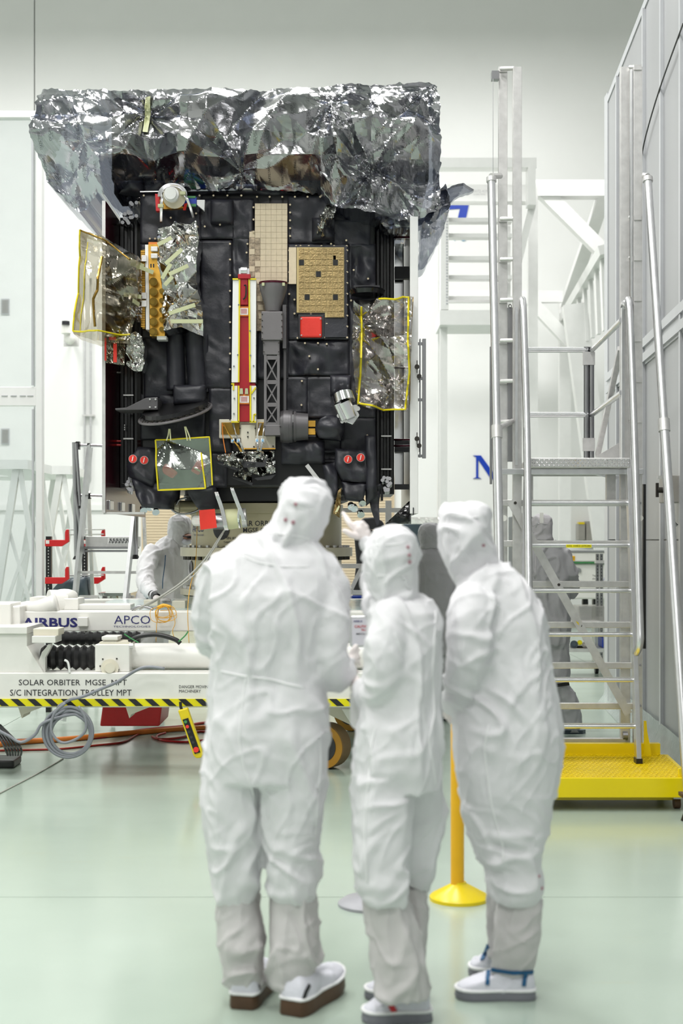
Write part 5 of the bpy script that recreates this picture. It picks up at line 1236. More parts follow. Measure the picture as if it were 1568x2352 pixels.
single('coiled_cable', cc, M['cabgrey'], 'grey cable hung in a round coil from the trolley beam, with its lead running left', 'cable', smooth=True)
# pendant controller
Z = 9.5
pe = thing('pendant_controller', 'yellow pendant controller with push buttons hanging under the trolley', 'controller', P(440, 1740, Z))
b = MB(); b.prism([(408, 1632), (430, 1626), (467, 1732), (462, 1741), (450, 1742), (444, 1736)], Z, .06); part('pendant_body', b, M['padyellow'], pe, bev=.008)
b = MB(); b.prism([(419, 1653), (432, 1649), (460, 1728), (447, 1732)], Z-.005, .01); part('button_panel', b, M['black'], pe)
for x, y, r, m in ((426, 1658, 3.6, 'green'), (430, 1669, 4, 'redbr'), (434, 1681, 3.5, 'dark'), (439, 1693, 3.5, 'dark'), (443, 1705, 3.5, 'dark'), (450, 1722, 6.5, 'redbr')):
    b = MB(); b.cyl(P(x, y, Z-.012), P(x, y, Z), r*S(Z), n=16); part('button', b, M[m], pe)
b = MB(); b.tube([P(x, y, Z+.03) for x, y in ((418, 1632), (415, 1624), (414, 1612))], .01, n=8); part('cord', b, M['cabblack'], pe)
# red crate under the trolley
Z = 10.9
b = MB(); a = P(234, 1628, Z); c = P(376, 1671, Z); b.prism([(236, 1618), (372, 1618), (366, 1668), (229, 1668)], Z, .55); single('red_crate', b, M['red'], 'dark red plastic crate standing under the trolley', 'crate', bev=.01)
# cables on the floor
def floor_cable(name, pts, r, m, label, cat='cable'):
    q = []
    for x, y in pts:
        Z = F*(CH-r)/(y-HY); q.append(P(x, y, Z))
    b = MB(); b.tube(q, r, n=8, smooth=5); return single(name, b, M[m], label, cat, smooth=True, org=(q[0].x, q[0].y, 0))
floor_cable('floor_cable', [(-20, 1712), (60, 1703), (160, 1697), (250, 1688), (340, 1680), (450, 1672), (600, 1668)], .022, 'orange', 'thick orange cable lying on the floor under the trolley')
floor_cable('floor_cable', [(-20, 1706), (50, 1700), (140, 1700), (250, 1691), (330, 1676), (420, 1668), (470, 1660), (560, 1655)], .012, 'cabred', 'dark red cable running beside the orange one under the trolley')
floor_cable('floor_cable', [(-10, 1724), (80, 1722), (140, 1720), (220, 1712), (280, 1705), (310, 1690), (330, 1680)], .008, 'cabred', 'thin red cable nearest the viewer under the trolley')
floor_cable('floor_cable', [(350, 1692), (370, 1698), (420, 1693), (460, 1680), (520, 1690)], .010, 'cabred', 'short looped red cable beside the pendant controller')
floor_cable('floor_cable', [(380, 1683), (360, 1690), (372, 1700), (430, 1704), (480, 1698)], .008, 'red', 'bright red cable loop lying behind the pendant controller')
floor_cable('floor_cable', [(145, 1742), (120, 1757), (80, 1780), (30, 1806), (-20, 1832)], .005, 'cablight', 'thin wire trailing across the floor to the left edge')
for k_ in range(6):
    pass
t = thing('cable_bundle', 'bundle of black cables dropping to a black connector bar at the lower left', 'cables', (P(10, 0, 9.6).x, 9.6, 0))
for k_ in range(6):
    b = MB(); b.tube([P(-30+k_*6, 1655+k_*2, 9.65), P(-8+k_*7, 1682+k_*2, 9.6), P(6+k_*7, 1706, 9.55), P(14+k_*7, 1724, 9.5), P(18+k_*6, 1734, 9.9)], .008, n=8, smooth=4); part('cable', b, M['cabblack'], t, smooth=True)
b = MB(); 
z_ = 10.2; q0 = P(-20, 1745, z_); q1 = P(50, 1727, z_); b.box(q0.x, q1.x, 9.95, 10.2, 0.0, .06); part('connector_bar', b, M['cabblack'], t, bev=.015)
# yellow cord bundle on the deck
b = MB(); random.seed(2)
for k_ in range(7):
    x0 = 378+random.uniform(-8, 8); w_ = random.uniform(14, 28); h_ = random.uniform(20, 44)
    b.tube([P(x, y, 10.05-.004*k_) for x, y in ((x0-w_*.3, 1394), (x0-w_, 1402), (x0-w_*.9, 1402+h_*.6), (x0, 1402+h_*.75), (x0+w_*.7, 1400+h_*.55), (x0+w_*.5, 1396), (x0, 1392))], .0022, n=5, smooth=4)
for pa in (((364, 1400), (360, 1430), (358, 1475)), ((394, 1400), (402, 1430), (396, 1450), (404, 1475)), ((372, 1392), (388, 1394), (398, 1400), (368, 1402))):
    b.tube([P(x, y, 10.04) for x, y in pa], .0025, n=5, smooth=4)
b.tube([P(x, y, 10.04) for x, y in ((362, 1396), (375, 1390), (392, 1394))], .012, n=6, smooth=3)
single('tangled_cord', b, M['cordyel'], 'tangled thin yellow cord draped over the trolley beam', 'cord', smooth=True)
b = MB(); b.tube([P(x, y, Z_) for x, y, Z_ in ((453, 1165, 10.85), (452, 1230, 10.85), (448, 1300, 10.6), (436, 1350, 10.2), (431, 1400, 10.06), (432, 1440, 10.05), (434, 1478, 10.04))], .0025, n=5, smooth=4)
single('hanging_thread', b, M['cordyel'], 'single yellow thread hanging from the spacecraft down past the adapter', 'cord', smooth=True)
b = MB()
b.tube([P(x, y, Z_) for x, y, Z_ in ((518, 1214, 10.4), (500, 1240, 10.4), (470, 1285, 10.35), (420, 1335, 10.3), (360, 1375, 10.2), (306, 1402, 10.2))], .007, n=8, smooth=5)
b.tube([P(x, y, Z_) for x, y, Z_ in ((512, 1225, 10.38), (488, 1265, 10.35), (455, 1312, 10.3), (405, 1352, 10.25), (350, 1385, 10.2), (320, 1400, 10.2))], .005, n=8, smooth=5)
single('harness_cables', b, M['cablight'], 'two pale cables sagging from the spacecraft down to the trolley deck', 'cable', smooth=True)

# sign on its stand
Z = 6.2
sg = thing('caution_sign', 'silver-framed caution sign on a grey disc base behind the middle visitor', 'sign', (P(850, 0, Z).x, Z, 0))
cx_ = 852; a = P(803, 1415, Z); c = P(901, 1487, Z)
b = MB(); b.prism([(803, 1420), (807, 1415), (897, 1415), (901, 1420), (901, 1482), (897, 1487), (807, 1487), (803, 1482)], Z, .02); part('sign_frame', b, M['alu'], sg, bev=.003)
b = MB(); b.pbox(808.5, 896, 1420, 1481, Z-.003, .006); part('sign_face', b, mat('sign_paper', (.62, .60, .66), .4, var=.02), sg)
print_('sign_logo', [('AIRBUS', 811, 832, 1425, 1429, .02)], Z-.005, M['navy'], sg)
print_('sign_text_red', [('CAUTION', 814, 850, 1436, 1442, .02), ('THE', 829, 844, 1444.5, 1450, .02)], Z-.005, M['redink'], sg)
print_('sign_text', [('MECHANICAL', 818, 872, 1454, 1458, .006)], Z-.005, M['ink'], sg)
b = MB(); x = P(852, 0, Z).x; b.cyl((x, Z+.03, .03), (x, Z+.03, a.z-.04), .02, n=16); part('sign_pole', b, M['alu'], sg, smooth='auto')
b = MB(); b.lathe([(.145, 0), (.145, .012), (.12, .03), (.03, .045), (.02, .05)], (x, Z+.03, 0), 40); part('disc_base', b, mat('grey_base', (.34, .34, .37), .4), sg, smooth='auto')
# yellow stanchion
Z = 6.33
yp = thing('stanchion', 'yellow barrier post on a domed round base between the two right visitors', 'post', (P(1054, 0, Z).x, Z, 0))
x = P(1050, 0, Z).x; zb = P(0, 1620, Z).z
b = MB(); b.cyl((x, Z, .06), (x, Z, 1.0), 15.5*S(Z), n=24); part('post_tube', b, M['yelpost'], yp, smooth='auto')
b = MB(); b.lathe([(68*S(Z), 0), (68*S(Z), .014), (64*S(Z), .022), (17*S(Z), .072), (16*S(Z), .08)], (P(1054, 0, Z).x, Z, 0), 48); part('domed_base', b, M['yellow'], yp, smooth='auto')
b = MB(); b.cyl((x, Z, 1.0), (x, Z, 1.03), 17*S(Z), n=24); part('post_cap', b, M['yelpost'], yp, smooth='auto')

# ================================================================== ACCESS PLATFORM WITH STAIR
YZ = 8.38
yb = thing('platform_base', 'bright yellow chequered wheeled base with chipped front edge under the stair', 'base', (P(1400, 0, 8.8).x, 8.8, 0))
sh = .066  # slight turn with the wall
def xw(px, Z): return P(px, 0, Z).x
zt0 = .20
xl = xw(1150, YZ); xr = xw(1590, YZ); yf, yk = YZ, 9.28
sk = sh*(yk-yf)
b = MB(); b.prism3([(xl, yf, zt0-.012), (xr, yf, zt0-.012), (xr+sk, yk, zt0-.012), (xl+sk, yk, zt0-.012)], (0, 0, .012)); dk = part('deck_plate', b, M['yellow'], yb)
b = MB(); random.seed(1)
n_ = 0
for i in range(70):
    for j in range(17):
        x = xl+.03+i*(xr-xl-.06)/69; y = yf+.03+j*(yk-yf-.06)/16; x += sh*(y-yf); a = .7 if (i+j) % 2 else -.7
        dx, dy = math.cos(a)*.017, math.sin(a)*.017
        b.add([(x-dx, y-dy, zt0), (x-dy*.25, y+dx*.25, zt0+.003), (x+dx, y+dy, zt0), (x+dy*.25, y-dx*.25, zt0+.003)], [(0, 3, 2, 1)])
part('tread_pattern', b, M['yellow'], yb, kind='stuff')
b = MB(); b.box(xl, xr, yf-.006, yf+.05, .082, zt0-.002); part('front_beam', b, M['chip'], yb, bev=.004)
b = MB(); b.prism3([(xr-.05, yf+.05, .082), (xr, yf+.05, .082), (xr+sk, yk, .082), (xr-.05+sk, yk, .082)], (0, 0, zt0-.096)); part('side_beam', b, M['chip'], yb)
b = MB(); b.prism3([(xl, yf+.05, .082), (xl+.05, yf+.05, .082), (xl+sk+.05, yk, .082), (xl+sk, yk, .082)], (0, 0, zt0-.096)); part('side_beam', b, M['chip'], yb)
b = MB(); b.box(xl, xr-.04, yf+.12, yf+.25, .045, .13); part('under_beam', b, M['chip'], yb)
xk = xw(1512, yk+.05)
b = MB(); b.box(xl, xk, yk, yk+.06, .1, zt0+.07); part('rear_beam', b, M['yellow'], yb)
b = MB(); b.prism3([(xw(1480, 9.3), 9.3, zt0+.02), (xw(1480, 9.3), 9.3, .46), (xw(1484, 9.3), 9.3, .46), (xw(1494, 9.2), 9.2, zt0+.02)], (0, -.0, 0.0)) if False else b.prism([(1479, 1656), (1484, 1656), (1486, 1680), (1494, 1722), (1496, 1740), (1479, 1736)], 9.22, .02); part('gusset', b, M['yellow'], yb)
b = MB(); b.pbox(1558, 1566, 1765, 1786, YZ+.03, .02); part('lifting_lug', b, M['yellow'], yb, bev=.004)
for x, y in ((xr-.07, yf+.1), (xl+.1, yf+.1), (xr-.07+sk, yk-.1), (xl+.1+sk, yk-.1)):
    b = MB(); b.box(x-.025, x+.025, y-.03, y+.03, .06, .1); cs = part('caster_fork', b, M['alud'], yb)
    b = MB(); b.cyl((x-.018, y, .034), (x+.018, y, .034), .034, n=24); part('caster_wheel', b, M['brown'], cs, smooth='auto')
# outrigger foot at the right edge
ot = P(1570, 1870, 8.15)
b = MB(); b.box(ot.x-.02, ot.x+.10, 8.10, 8.2, .13, .15); b.cyl((ot.x+.04, 8.15, .15), (ot.x+.04, 8.15, .2), .02, n=12); b.cyl((ot.x+.01, 8.15, .05), (ot.x+.07, 8.15, .05), .05, n=24)
single('outrigger_caster', b, M['brown'], 'brown caster wheel at the right picture edge by the yellow base', 'caster', smooth='auto')

ap = thing('access_platform', 'tall aluminium access platform with stair, handrails and twin masts on the yellow base', 'access platform', (P(1320, 0, 9.2).x, 9.2, zt0))
def A(name, mb, m='alu', **k): return part(name, mb, M[m], ap, **k)
zr = lambda y, Z: P(0, y, Z).z
ZM = 9.34
# masts: two flat rails each with short rungs between them
for (x0, x1, Zf, nm) in ((1145, 1165, ZM+.14, 'l'), (1178, 1198, ZM, 'l'), (1425, 1447, ZM+.08, 'r'), (1455, 1475, ZM, 'r')):
    xa = P(x0, 0, Zf).x; xb = P(x1, 0, Zf).x; top = P(0, 153, Zf).z
    b = MB(); b.box(xa, xb, Zf, Zf+.045, zt0+.0, top); A('mast_rail', b, 'alud', bev=.002)
rung_y = [503+93.2*i for i in range(6)]
for i, y in enumerate([158]+rung_y):
    b = MB(); b.cyl(P(1150, y, ZM+.09), P(1180, y-1, ZM+.03), .014, n=10); b.pbox(1146, 1164, y-6, y+6, ZM+.125, .015); A('rung_bracket', b, 'alud')
    b = MB(); b.cyl(P(1446, y-4, ZM+.06), P(1458, y-4, ZM+.03), .014, n=10); b.pbox(1456, 1473, y-10, y+2, ZM-.012, .012); A('rung_bracket', b, 'alud')
for y in [503+93.2*i for i in range(7, 13)]:
    b = MB(); b.beam(P(1150, y, ZM+.08), P(1466, y, ZM+.06), .03, .042); A('rear_rung', b, 'alud', bev=.004)
    b = MB(); 
    for x in (1152, 1470): b.cyl(P(x, y, ZM-.014), P(x, y, ZM+.03), .008, n=8)
    A('rung_bolt', b, 'steel', kind='stuff')
b = MB(); b.cyl(P(1133, 172, ZM+.1), P(1146, 172, ZM+.1), .012); b.pbox(1129, 1146, 162, 181, ZM+.08, .06); A('pulley_box', b, 'steel')
b = MB(); b.tube([P(1132, 181, ZM+.08), P(1132, 408, ZM+.08)], .002, n=5); A('lift_wire', b, 'steel')
b = MB(); b.pbox(1166, 1177, 706, 1060, ZM+.10, .04); A('sliding_post', b, 'steel')
b = MB(); b.tube([P(1171+3*math.cos(a), 703+4*math.sin(a), ZM+.1) for a in [2*math.pi*i/10 for i in range(11)]], .003, n=5); A('hook_ring', b, 'bolt')
b = MB(); b.cyl(P(1450, 160, ZM+.02), P(1450, 700, ZM+.02), .014, n=10); A('mast_tube', b, 'alu')
for x in (1126, 1129):
    pass
b = MB(); b.pbox(1125, 1130, 796, 1112, ZM+.2, .03); A('side_flat', b, 'steel')
# long stabiliser tubes with collars
for q, nm in ((((1128, 408), (1140, 985), (1152, 1440), 9.25, 8.9, 8.55), 0), (((1487, 408), (1524, 970), (1578, 1775), 9.3, 8.8, 8.2), 1)):
    p0 = P(*q[0], q[3]); p1 = P(*q[1], q[4]); d = (p1-p0)/(p1.z-p0.z); z_end = .04
    p2 = p0+d*(z_end-p0.z)
    b = MB(); b.cyl(p0, p1, .026, n=18); b.cyl(p1, p2, .030, n=18); st = A('stabiliser_tube', b, 'alu', smooth='auto')
    b = MB(); e = (p2-p1).normalized(); b.cyl(p1-e*.02, p1+e*.06, .036, n=18); part('collar', b, M['alud'], st, smooth='auto'); b = MB(); b.cyl(p0-e*.0, p0+e*.03, .033, n=18); part('end_cap', b, M['alud'], st, smooth='auto')
    b = MB(); b.cyl(p2+Vector((0, 0, .02)), p2-Vector((0, 0, .038)), .03, .05, n=18); part('rubber_foot', b, M['rubber'], st, smooth='auto')
    b = MB(); b.cyl(p0+Vector((0, 0, .01)), P(1148 if nm == 0 else 1474, 404, ZM+.04), .02, n=12); part('top_link', b, M['alud'], st)
    b = MB(); b.cyl(p1, P(1176 if nm == 0 else 1500, 968, ZM+.02), .018, n=12) if nm == 0 else b.box(p1.x-.04, p1.x+.05, p1.y-.01, p1.y+.01, p1.z-.35, p1.z-.33); part('clamp_link', b, M['alud'], st)
# stair stringers, treads, handrails
def srow(y, Z): return y, Z
ZT, ZBt = 9.28, 8.92
sl = [(1210, 1062, ZT), (1186, 1755, ZBt)]
sr = [(1442, 1058, ZT), (1465, 1748, ZBt)]
for (a_, c_) in ((sl[0], sl[1]), (sr[0], sr[1])):
    b = MB(); b.beam(P(*a_), P(*c_), .030, .07); A('stringer', b, 'alu', bev=.002)
    b = MB(); q = P(*c_); b.box(q.x-.02, q.x+.02, q.y-.04, q.y+.04, zt0+.003, q.z+.02); A('stringer_foot', b, 'rubber')
for i, y in enumerate((1156, 1253, 1357, 1457, 1561, 1667)):
    t_ = (y-1060)/690; Z = ZT+(ZBt-ZT)*t_
    xa = 1210-24*t_; xb = 1442+22*t_
    b = MB(); b.beam(P(xa, y, Z+.03), P(xb, y, Z+.03), .085, .026); td = A('stair_tread', b, 'alu', bev=.008)
    b = MB()
    for k_ in range(3): b.beam(P(xa+1, y-4.6, Z-.005+k_*.022), P(xb-1, y-4.6, Z-.005+k_*.022), .006, .004)
    part('tread_rib', b, M['alud'], td, kind='stuff')
    if i == 1:
        b = MB(); b.pbox(1300, 1358, 1250.5, 1258, Z-.018, .004); lb = part('load_label', b, M['hazy'], td)
        tb_ = MB(); text_mb(tb_, 'SWL 150KG (330LBS)', 1302, 1356, 1252.5, 1256.3, Z-.0185, bold=.02); part('load_text', tb_, M['ink'], td)
for pts_, Zs in ((((1187, 706), (1190, 697), (1197, 700), (1201, 712), (1209, 980), (1214, 1340), (1216, 1460), (1208, 1490)), (9.45, 9.42, 9.38, 9.3, 9.15, 8.9, 8.82, 8.86)),
                 (((1432, 706), (1436, 697), (1441, 700), (1445, 712), (1455, 980), (1468, 1400), (1469, 1475), (1460, 1500)), (9.42, 9.38, 9.32, 9.25, 9.1, 8.86, 8.82, 8.88))):
    b = MB(); b.tube([P(x, y, z) for (x, y), z in zip(pts_, Zs)], .024, n=14, smooth=5); A('handrail', b, 'alu', smooth=True)
b = MB(); b.pbox(1183, 1189, 706, 1068, 9.29, .03); A('handrail_post', b, 'alu'); b = MB(); b.pbox(1428, 1434, 706, 1068, 9.36, .03); A('handrail_post', b, 'alu')
# deck
Zd0, Zd1 = 9.25, 10.75
zd = P(0, 1052, Zd0).z; xd0 = P(1212, 0, Zd0).x; xd1 = P(1446, 0, Zd0).x; skd = sh*(Zd1-Zd0)
b = MB(); b.prism3([(xd0, Zd0, zd-.012), (xd1, Zd0, zd-.012), (xd1+skd, Zd1, zd-.012), (xd0+skd, Zd1, zd-.012)], (0, 0, .012)); A('deck_plate', b, 'alud')
b = MB(); b.box(xd0, xd1, Zd0-.02, Zd0, zd-.065, zd); fp = A('deck_nose', b, 'alud', bev=.006)
b = MB()
for i in range(42):
    x = xd0+.012+i*(xd1-xd0-.024)/41
    for j in range(3):
        a = .8 if (i+j) % 2 else -.8; z = zd-.014-j*.018; dx, dz = math.cos(a)*.011, math.sin(a)*.011
        b.add([(x-dx, Zd0-.021, z-dz), (x-dz*.3, Zd0-.025, z+dx*.3), (x+dx, Zd0-.021, z+dz), (x+dz*.3, Zd0-.025, z-dx*.3)], [(0, 1, 2, 3)])
part('nose_pattern', b, M['chrome'], fp, kind='stuff')
b = MB(); b.box(P(1152, 0, 9.3).x, P(1476, 0, 9.3).x, 9.28, 9.33, zd-.105, zd-.068); A('deck_beam', b, 'alu', bev=.003)
for i in range(7):
    y_ = Zd0+.15+i*.22; b = MB(); b.box(xd0+sh*(y_-Zd0), xd1+sh*(y_-Zd0), y_, y_+.10, zd-.05, zd-.014); A('deck_joist', b, 'alud')
b = MB(); b.beam((xd0+.35, Zd0+.1, zd-.07), (xd0+.85, Zd1-.1, zd-.07), .03, .02); A('under_brace', b, 'alu')
for x0, x1 in ((1213, 1224), (1393, 1414)):
    b = MB(); b.pbox(x0, x1, 1086, 1150, 9.45, .05); A('support_post', b, 'alud')
b = MB(); a_ = P(1430, 0, 9.5).x; b.box(a_, a_+.028, 9.5, 9.54, zt0+.07, zd-.06); A('support_column', b, 'alud')
# guard rails at the back and right of the deck
Zg = 10.65
for x in (1346, 1358):
    b = MB(); b.cyl(P(x, 797, Zg), P(x, 1052, Zg), .020, n=14); A('guard_post', b, 'steel', smooth='auto')
for y in (822, 1020):
    b = MB(); b.pbox(1338, 1366, y-14, y+16, Zg-.035, .02); A('hinge_plate', b, 'alud')
for y in (804, 953):
    b = MB(); b.cyl(P(1200, y, Zg), P(1346, y, Zg), .020, n=14); A('guard_rail', b, 'alu', smooth='auto')
b = MB(); b.cyl(P(1358, 805, Zg), P(1428, 735, 9.4), .020, n=14); A('guard_rail', b, 'alu', smooth='auto')
b = MB(); b.cyl(P(1358, 953, Zg), P(1428, 902, 9.4), .020, n=14); A('guard_rail', b, 'alu', smooth='auto')
b = MB(); b.beam(P(1424, 800, 9.5), P(1372, 1046, 10.5), .035, .035); A('rail_brace', b, 'alud')
b = MB(); b.prism([(1366, 1050), (1420, 1018), (1428, 1018), (1428, 1054)], 9.9, .015); A('toe_board', b, 'alud')
b = MB(); b.box(P(1205, 0, Zd1).x, P(1370, 0, Zd1).x, Zd1-.03, Zd1-.015, zd, zd+.06); A('toe_board', b, 'alud')
# big flat diagonal with bolts
b = MB(); b.beam(P(1172, 1150, ZM-.03), P(1443, 1640, ZM-.05), .052, .008, up=(0, 1, 0)); db = A('diagonal_bar', b, 'alud')
b = MB()
for x, y in ((1183, 1155), (1283, 1343), (1333, 1437), (1386, 1532), (1437, 1628)): b.cyl(P(x, y, ZM-.045), P(x, y, ZM-.03), .010, n=10)
part('bar_bolt', b, M['bolt'], db, kind='stuff')
b = MB(); b.prism([(1322, 1426), (1328, 1430), (1330, 1437), (1324, 1430)], ZM-.05, .004); part('yellow_sticker', b, M['yellow'], db)
b = MB(); b.box(P(1160, 0, 9.4).x, P(1436, 0, 9.4).x, 9.4, 9.46, zt0+.01, zt0+.085); A('foot_beam', b, 'alud')
b = MB(); b.cyl(P(1429, 1690, 9.42), P(1440, 1690, 9.42), .03, n=12); b.pbox(1425, 1440, 1676, 1700, 9.45, .04); A('brake_unit', b, 'steel')
b = MB(); b.pbox(1477, 1483, 1112, 1490, ZM+.02, .04); A('rubber_buffer', b, 'rubber')
for x in (1157, 1470):
    b = MB(); b.cyl(P(x, 1190, ZM-.02), P(x, 1190, ZM), .02, n=16); A('guide_roller', b, 'white')
for x in (1433, 1447, 1460):
    pass
# ================================================================== PEOPLE
def srings(mb, rows, n=32, ex=2.4):
    """rows: (px_left, px_right, py, Z, half_depth)"""
    rr = []
    for xl, xr, py, Z, hd in rows:
        c = P((xl+xr)/2, py, Z); rx = (xr-xl)/2*S(Z); r = []
        for i in range(n):
            a = 2*math.pi*i/n; ca, sa = math.cos(a), math.sin(a)
            r.append(c+Vector((rx*math.copysign(abs(ca)**(2/ex), ca), hd*math.copysign(abs(sa)**(2/ex), sa), 0)))
        rr.append(r)
    return mb.rings(rr)
def limb(mb, pts, n=18, k=4):
    ps = [P(x, y, Z) for x, y, Z, r in pts]; rs = [r*S(Z) for x, y, Z, r in pts]
    mb.tube(ps, rs, n=n, smooth=k)
    for p, r in ((ps[0], rs[0]), (ps[-1], rs[-1])): mb.sphere(p, r*.98, 14, 8)
    return mb
def fuse(name, mb, voxel, par, m, amp=0.0, seed=0, zones=(), smooth=2, fine=.3, vert=1.0, label=None):
    me = bpy.data.meshes.new('tmp'); me.from_pydata([tuple(v) for v in mb.v], [], mb.f); me.update()
    o = bpy.data.objects.new('tmp', me); COL.objects.link(o)
    r = o.modifiers.new('r', 'REMESH'); r.mode = 'VOXEL'; r.voxel_size = voxel
    if smooth:
        s = o.modifiers.new('s', 'SMOOTH'); s.iterations = smooth; s.factor = .6
    dg = bpy.context.evaluated_depsgraph_get(); me2 = bpy.data.meshes.new_from_object(o.evaluated_get(dg))
    bpy.data.objects.remove(o); bpy.data.meshes.remove(me)
    O = ORG[par.name]; me2.name = name
    me2.clear_geometry() if False else None
    vs = [v.co.copy() for v in me2.vertices]; ns = [v.normal.copy() for v in me2.vertices]
    out = []
    for p, n in zip(vs, ns):
        if amp:
            w = noise.noise_vector(p*3.1+Vector((seed, 0, 0)))*.35; q = p+w*.25
            n1 = noise.noise(Vector((q.x*6.5+seed, q.y*6.5, q.z*1.7*vert))); n2 = noise.noise(Vector((q.x*12+seed, q.y*12, q.z*3.4*vert+5)))
            n3 = noise.noise(Vector(((q.x+q.z*.7)*8, q.y*7, (q.z-q.x*.7)*2.4+seed))); n4 = noise.noise(Vector(((q.x-q.z*.8)*9+3, q.y*7, (q.z+q.x*.8)*3+seed)))
            g = lambda v, s: math.exp(-(v/s)**2)
            m_ = .5+.9*noise.noise(p*2.3+Vector((0, 0, seed)))
            a = 1.2*g(n1, .09)+.6*g(n2, .10)*m_+.8*g(n3, .07)*max(0, m_)+.7*g(n4, .07)*max(0, 1-m_)+1.0*n1-.25
            wz = 0; b_ = 0
            for c, R_, ang in zones:
                d = (p-c).length/R_
                if d < 2:
                    e = math.exp(-d*d*1.6); wz += e
                    ca, sa = math.cos(ang), math.sin(ang); u = q.x*ca+q.z*sa; v_ = -q.x*sa+q.z*ca
                    n5 = noise.noise(Vector((u*4.5, q.y*5, v_*13+seed))); b_ += e*(1.7*g(n5, .14)+n5-.6)
            wz = min(1, wz)
            p = p+n*(amp*((1-.8*wz)*a+b_*1.2)+amp*fine*.5*noise.noise(p*32))
        out.append(p)
    for v, p in zip(me2.vertices, out): v.co = p-O
    for f in me2.polygons: f.use_smooth = True
    me2.materials.clear(); me2.materials.append(M[m]); me2.update()
    ob = bpy.data.objects.new(name, me2); COL.objects.link(ob); ob.parent = par; ORG[ob.name] = O
    if label: ob['label'] = label
    bvh = BVHTree.FromPolygons(out, [tuple(p.vertices) for p in me2.polygons])
    return ob, bvh
EYE = Vector((0, 0, CH))
def hit(bvh, x, y, off=.003):
    d = (P(x, y, 1)-EYE).normalized(); r = (None, None, None, None)
    for bb in (bvh if isinstance(bvh, (list, tuple)) else [bvh]):
        q = bb.ray_cast(EYE, d)
        if q[0] and (r[0] is None or q[3] < r[3]): r = q
    return (r[0]+r[1]*off if r[0] else None), r[1]
def seam(name, bvh, pts, par, m='seam', r=.004, off=.0005):
    q = []
    for (x0, y0), (x1, y1) in zip(pts[:-1], pts[1:]):
        n = max(2, int(math.hypot(x1-x0, y1-y0)/9))
        for i in range(n):
            h = hit(bvh, x0+(x1-x0)*i/n, y0+(y1-y0)*i/n, off)[0]
            if h: q.append(h)
    if len(q) < 3: return
    for _ in range(1): q = [q[0]]+[(q[i-1]+q[i]*2+q[i+1])/4 for i in range(1, len(q)-1)]+[q[-1]]
    b = MB(); b.tube(q, [r*.3]+[r*.8]*(len(q)-2)+[r*.3], n=6); part(name, b, M[m], par, smooth=True)
def snaps(bvh, pts, par, m='snap', r=.006):
    for x, y in pts:
        h, n = hit(bvh, x, y, .001)
        if h: b = MB(); b.cyl(h, h+n*.004, r, r*.8, n=14); b.cyl(h+n*.004, h+n*.006, r*.4, n=10); part('snap_button', b, M[m], par)
def band(name, bvh, pts, par, m, w=.012, off=.004):
    """flat strap lying on a surface, seen from the viewer's side"""
    q = []
    for (x0, y0), (x1, y1) in zip(pts[:-1], pts[1:]):
        n = max(2, int(math.hypot(x1-x0, y1-y0)/5))
        for i in range(n+1):
            h, nn = hit(bvh, x0+(x1-x0)*i/n, y0+(y1-y0)*i/n, off)
            if h: q.append((h, nn))
    if len(q) < 3: return
    b = MB(); vs = []
    for i, (h, nn) in enumerate(q):
        d = (q[min(i+1, len(q)-1)][0]-q[max(i-1, 0)][0]); d = d.normalized() if d.length > 1e-6 else Vector((1, 0, 0)); s = d.cross(nn).normalized()*w/2
        vs += [h+s, h-s, h-s-nn*.004, h+s-nn*.004]
    fs = [(i*4+k, i*4+(k+1) % 4, i*4+4+(k+1) % 4, i*4+4+k) for i in range(len(q)-1) for k in range(4)]
    b.add(vs, fs+[(0, 1, 2, 3), tuple(len(vs)-1-k for k in range(4))]); part(name, b, M[m], par)
def shoe(par, heel, toe, wd, sole_h, m_sole, hgt=.10, name='shoe', toe_up=0.0):
    """heel, toe: floor points (x, y). returns bvh of the upper"""
    h = Vector((heel[0], heel[1], 0)); t = Vector((toe[0], toe[1], 0)); L = (t-h).length; d = (t-h)/L; s = Vector((-d.y, d.x, 0))
    prof = [(0, .62), (.02, .76), (.08, .9), (.2, .94), (.4, .86), (.55, .92), (.7, 1.0), (.82, .98), (.91, .84), (.97, .58), (1.0, .2)]
    out = [h+d*L*u+s*wd/2*w for u, w in prof]+[h+d*L*u-s*wd/2*w for u, w in reversed(prof)]
    lift = lambda p: Vector((0, 0, toe_up*max(0, ((p-h).dot(d)/L-.7)/.3)**2))
    b = MB(); b.rings([[p+lift(p)+Vector((0, 0, .001)) for p in out], [p+lift(p)+Vector((0, 0, .008))+(p-(h+t)/2).normalized()*.004 for p in out], [p+lift(p)+Vector((0, 0, sole_h)) for p in out]])
    sl = part('sole', b, M[m_sole], par, smooth='auto')
    b = MB(); rr = []
    zs = [(0, 1.0, 0, 1), (.35, 1.0, 0, 1), (.6, .9, .02, .93), (.8, .72, .04, .80), (.95, .5, .06, .62), (1.0, .25, .1, .4)]
    for zf, wf, sh0, lf in zs:
        r = []
        for p in out:
            q = p-h; u = q.dot(d)/L; v = q.dot(s)
            u2 = sh0+u*(lf-sh0) if lf < 1 else .01+u*.98
            top = hgt*(1.0 if u < .45 else max(.42, 1.0-(u-.45)*1.15))
            r.append(h+d*L*u2+s*v*wf*.97+lift(p)+Vector((0, 0, sole_h-.004+zf*top)))
        rr.append(r)
    b.rings(rr)
    ob, bv = fuse(name, b, .007, par, 'shoefab', amp=.004, seed=L*10, smooth=3)
    b = MB(); b.tube([p+lift(p)+Vector((0, 0, sole_h+.004)) for p in out]+[out[0]+lift(out[0])+Vector((0, 0, sole_h+.004))], .006, n=6); part('shoe_piping', b, M['seam'], par, smooth=True)
    return bv
def floorpt(x, y): Z = F*CH/(y-HY); p = P(x, y, Z); return (p.x, p.y)
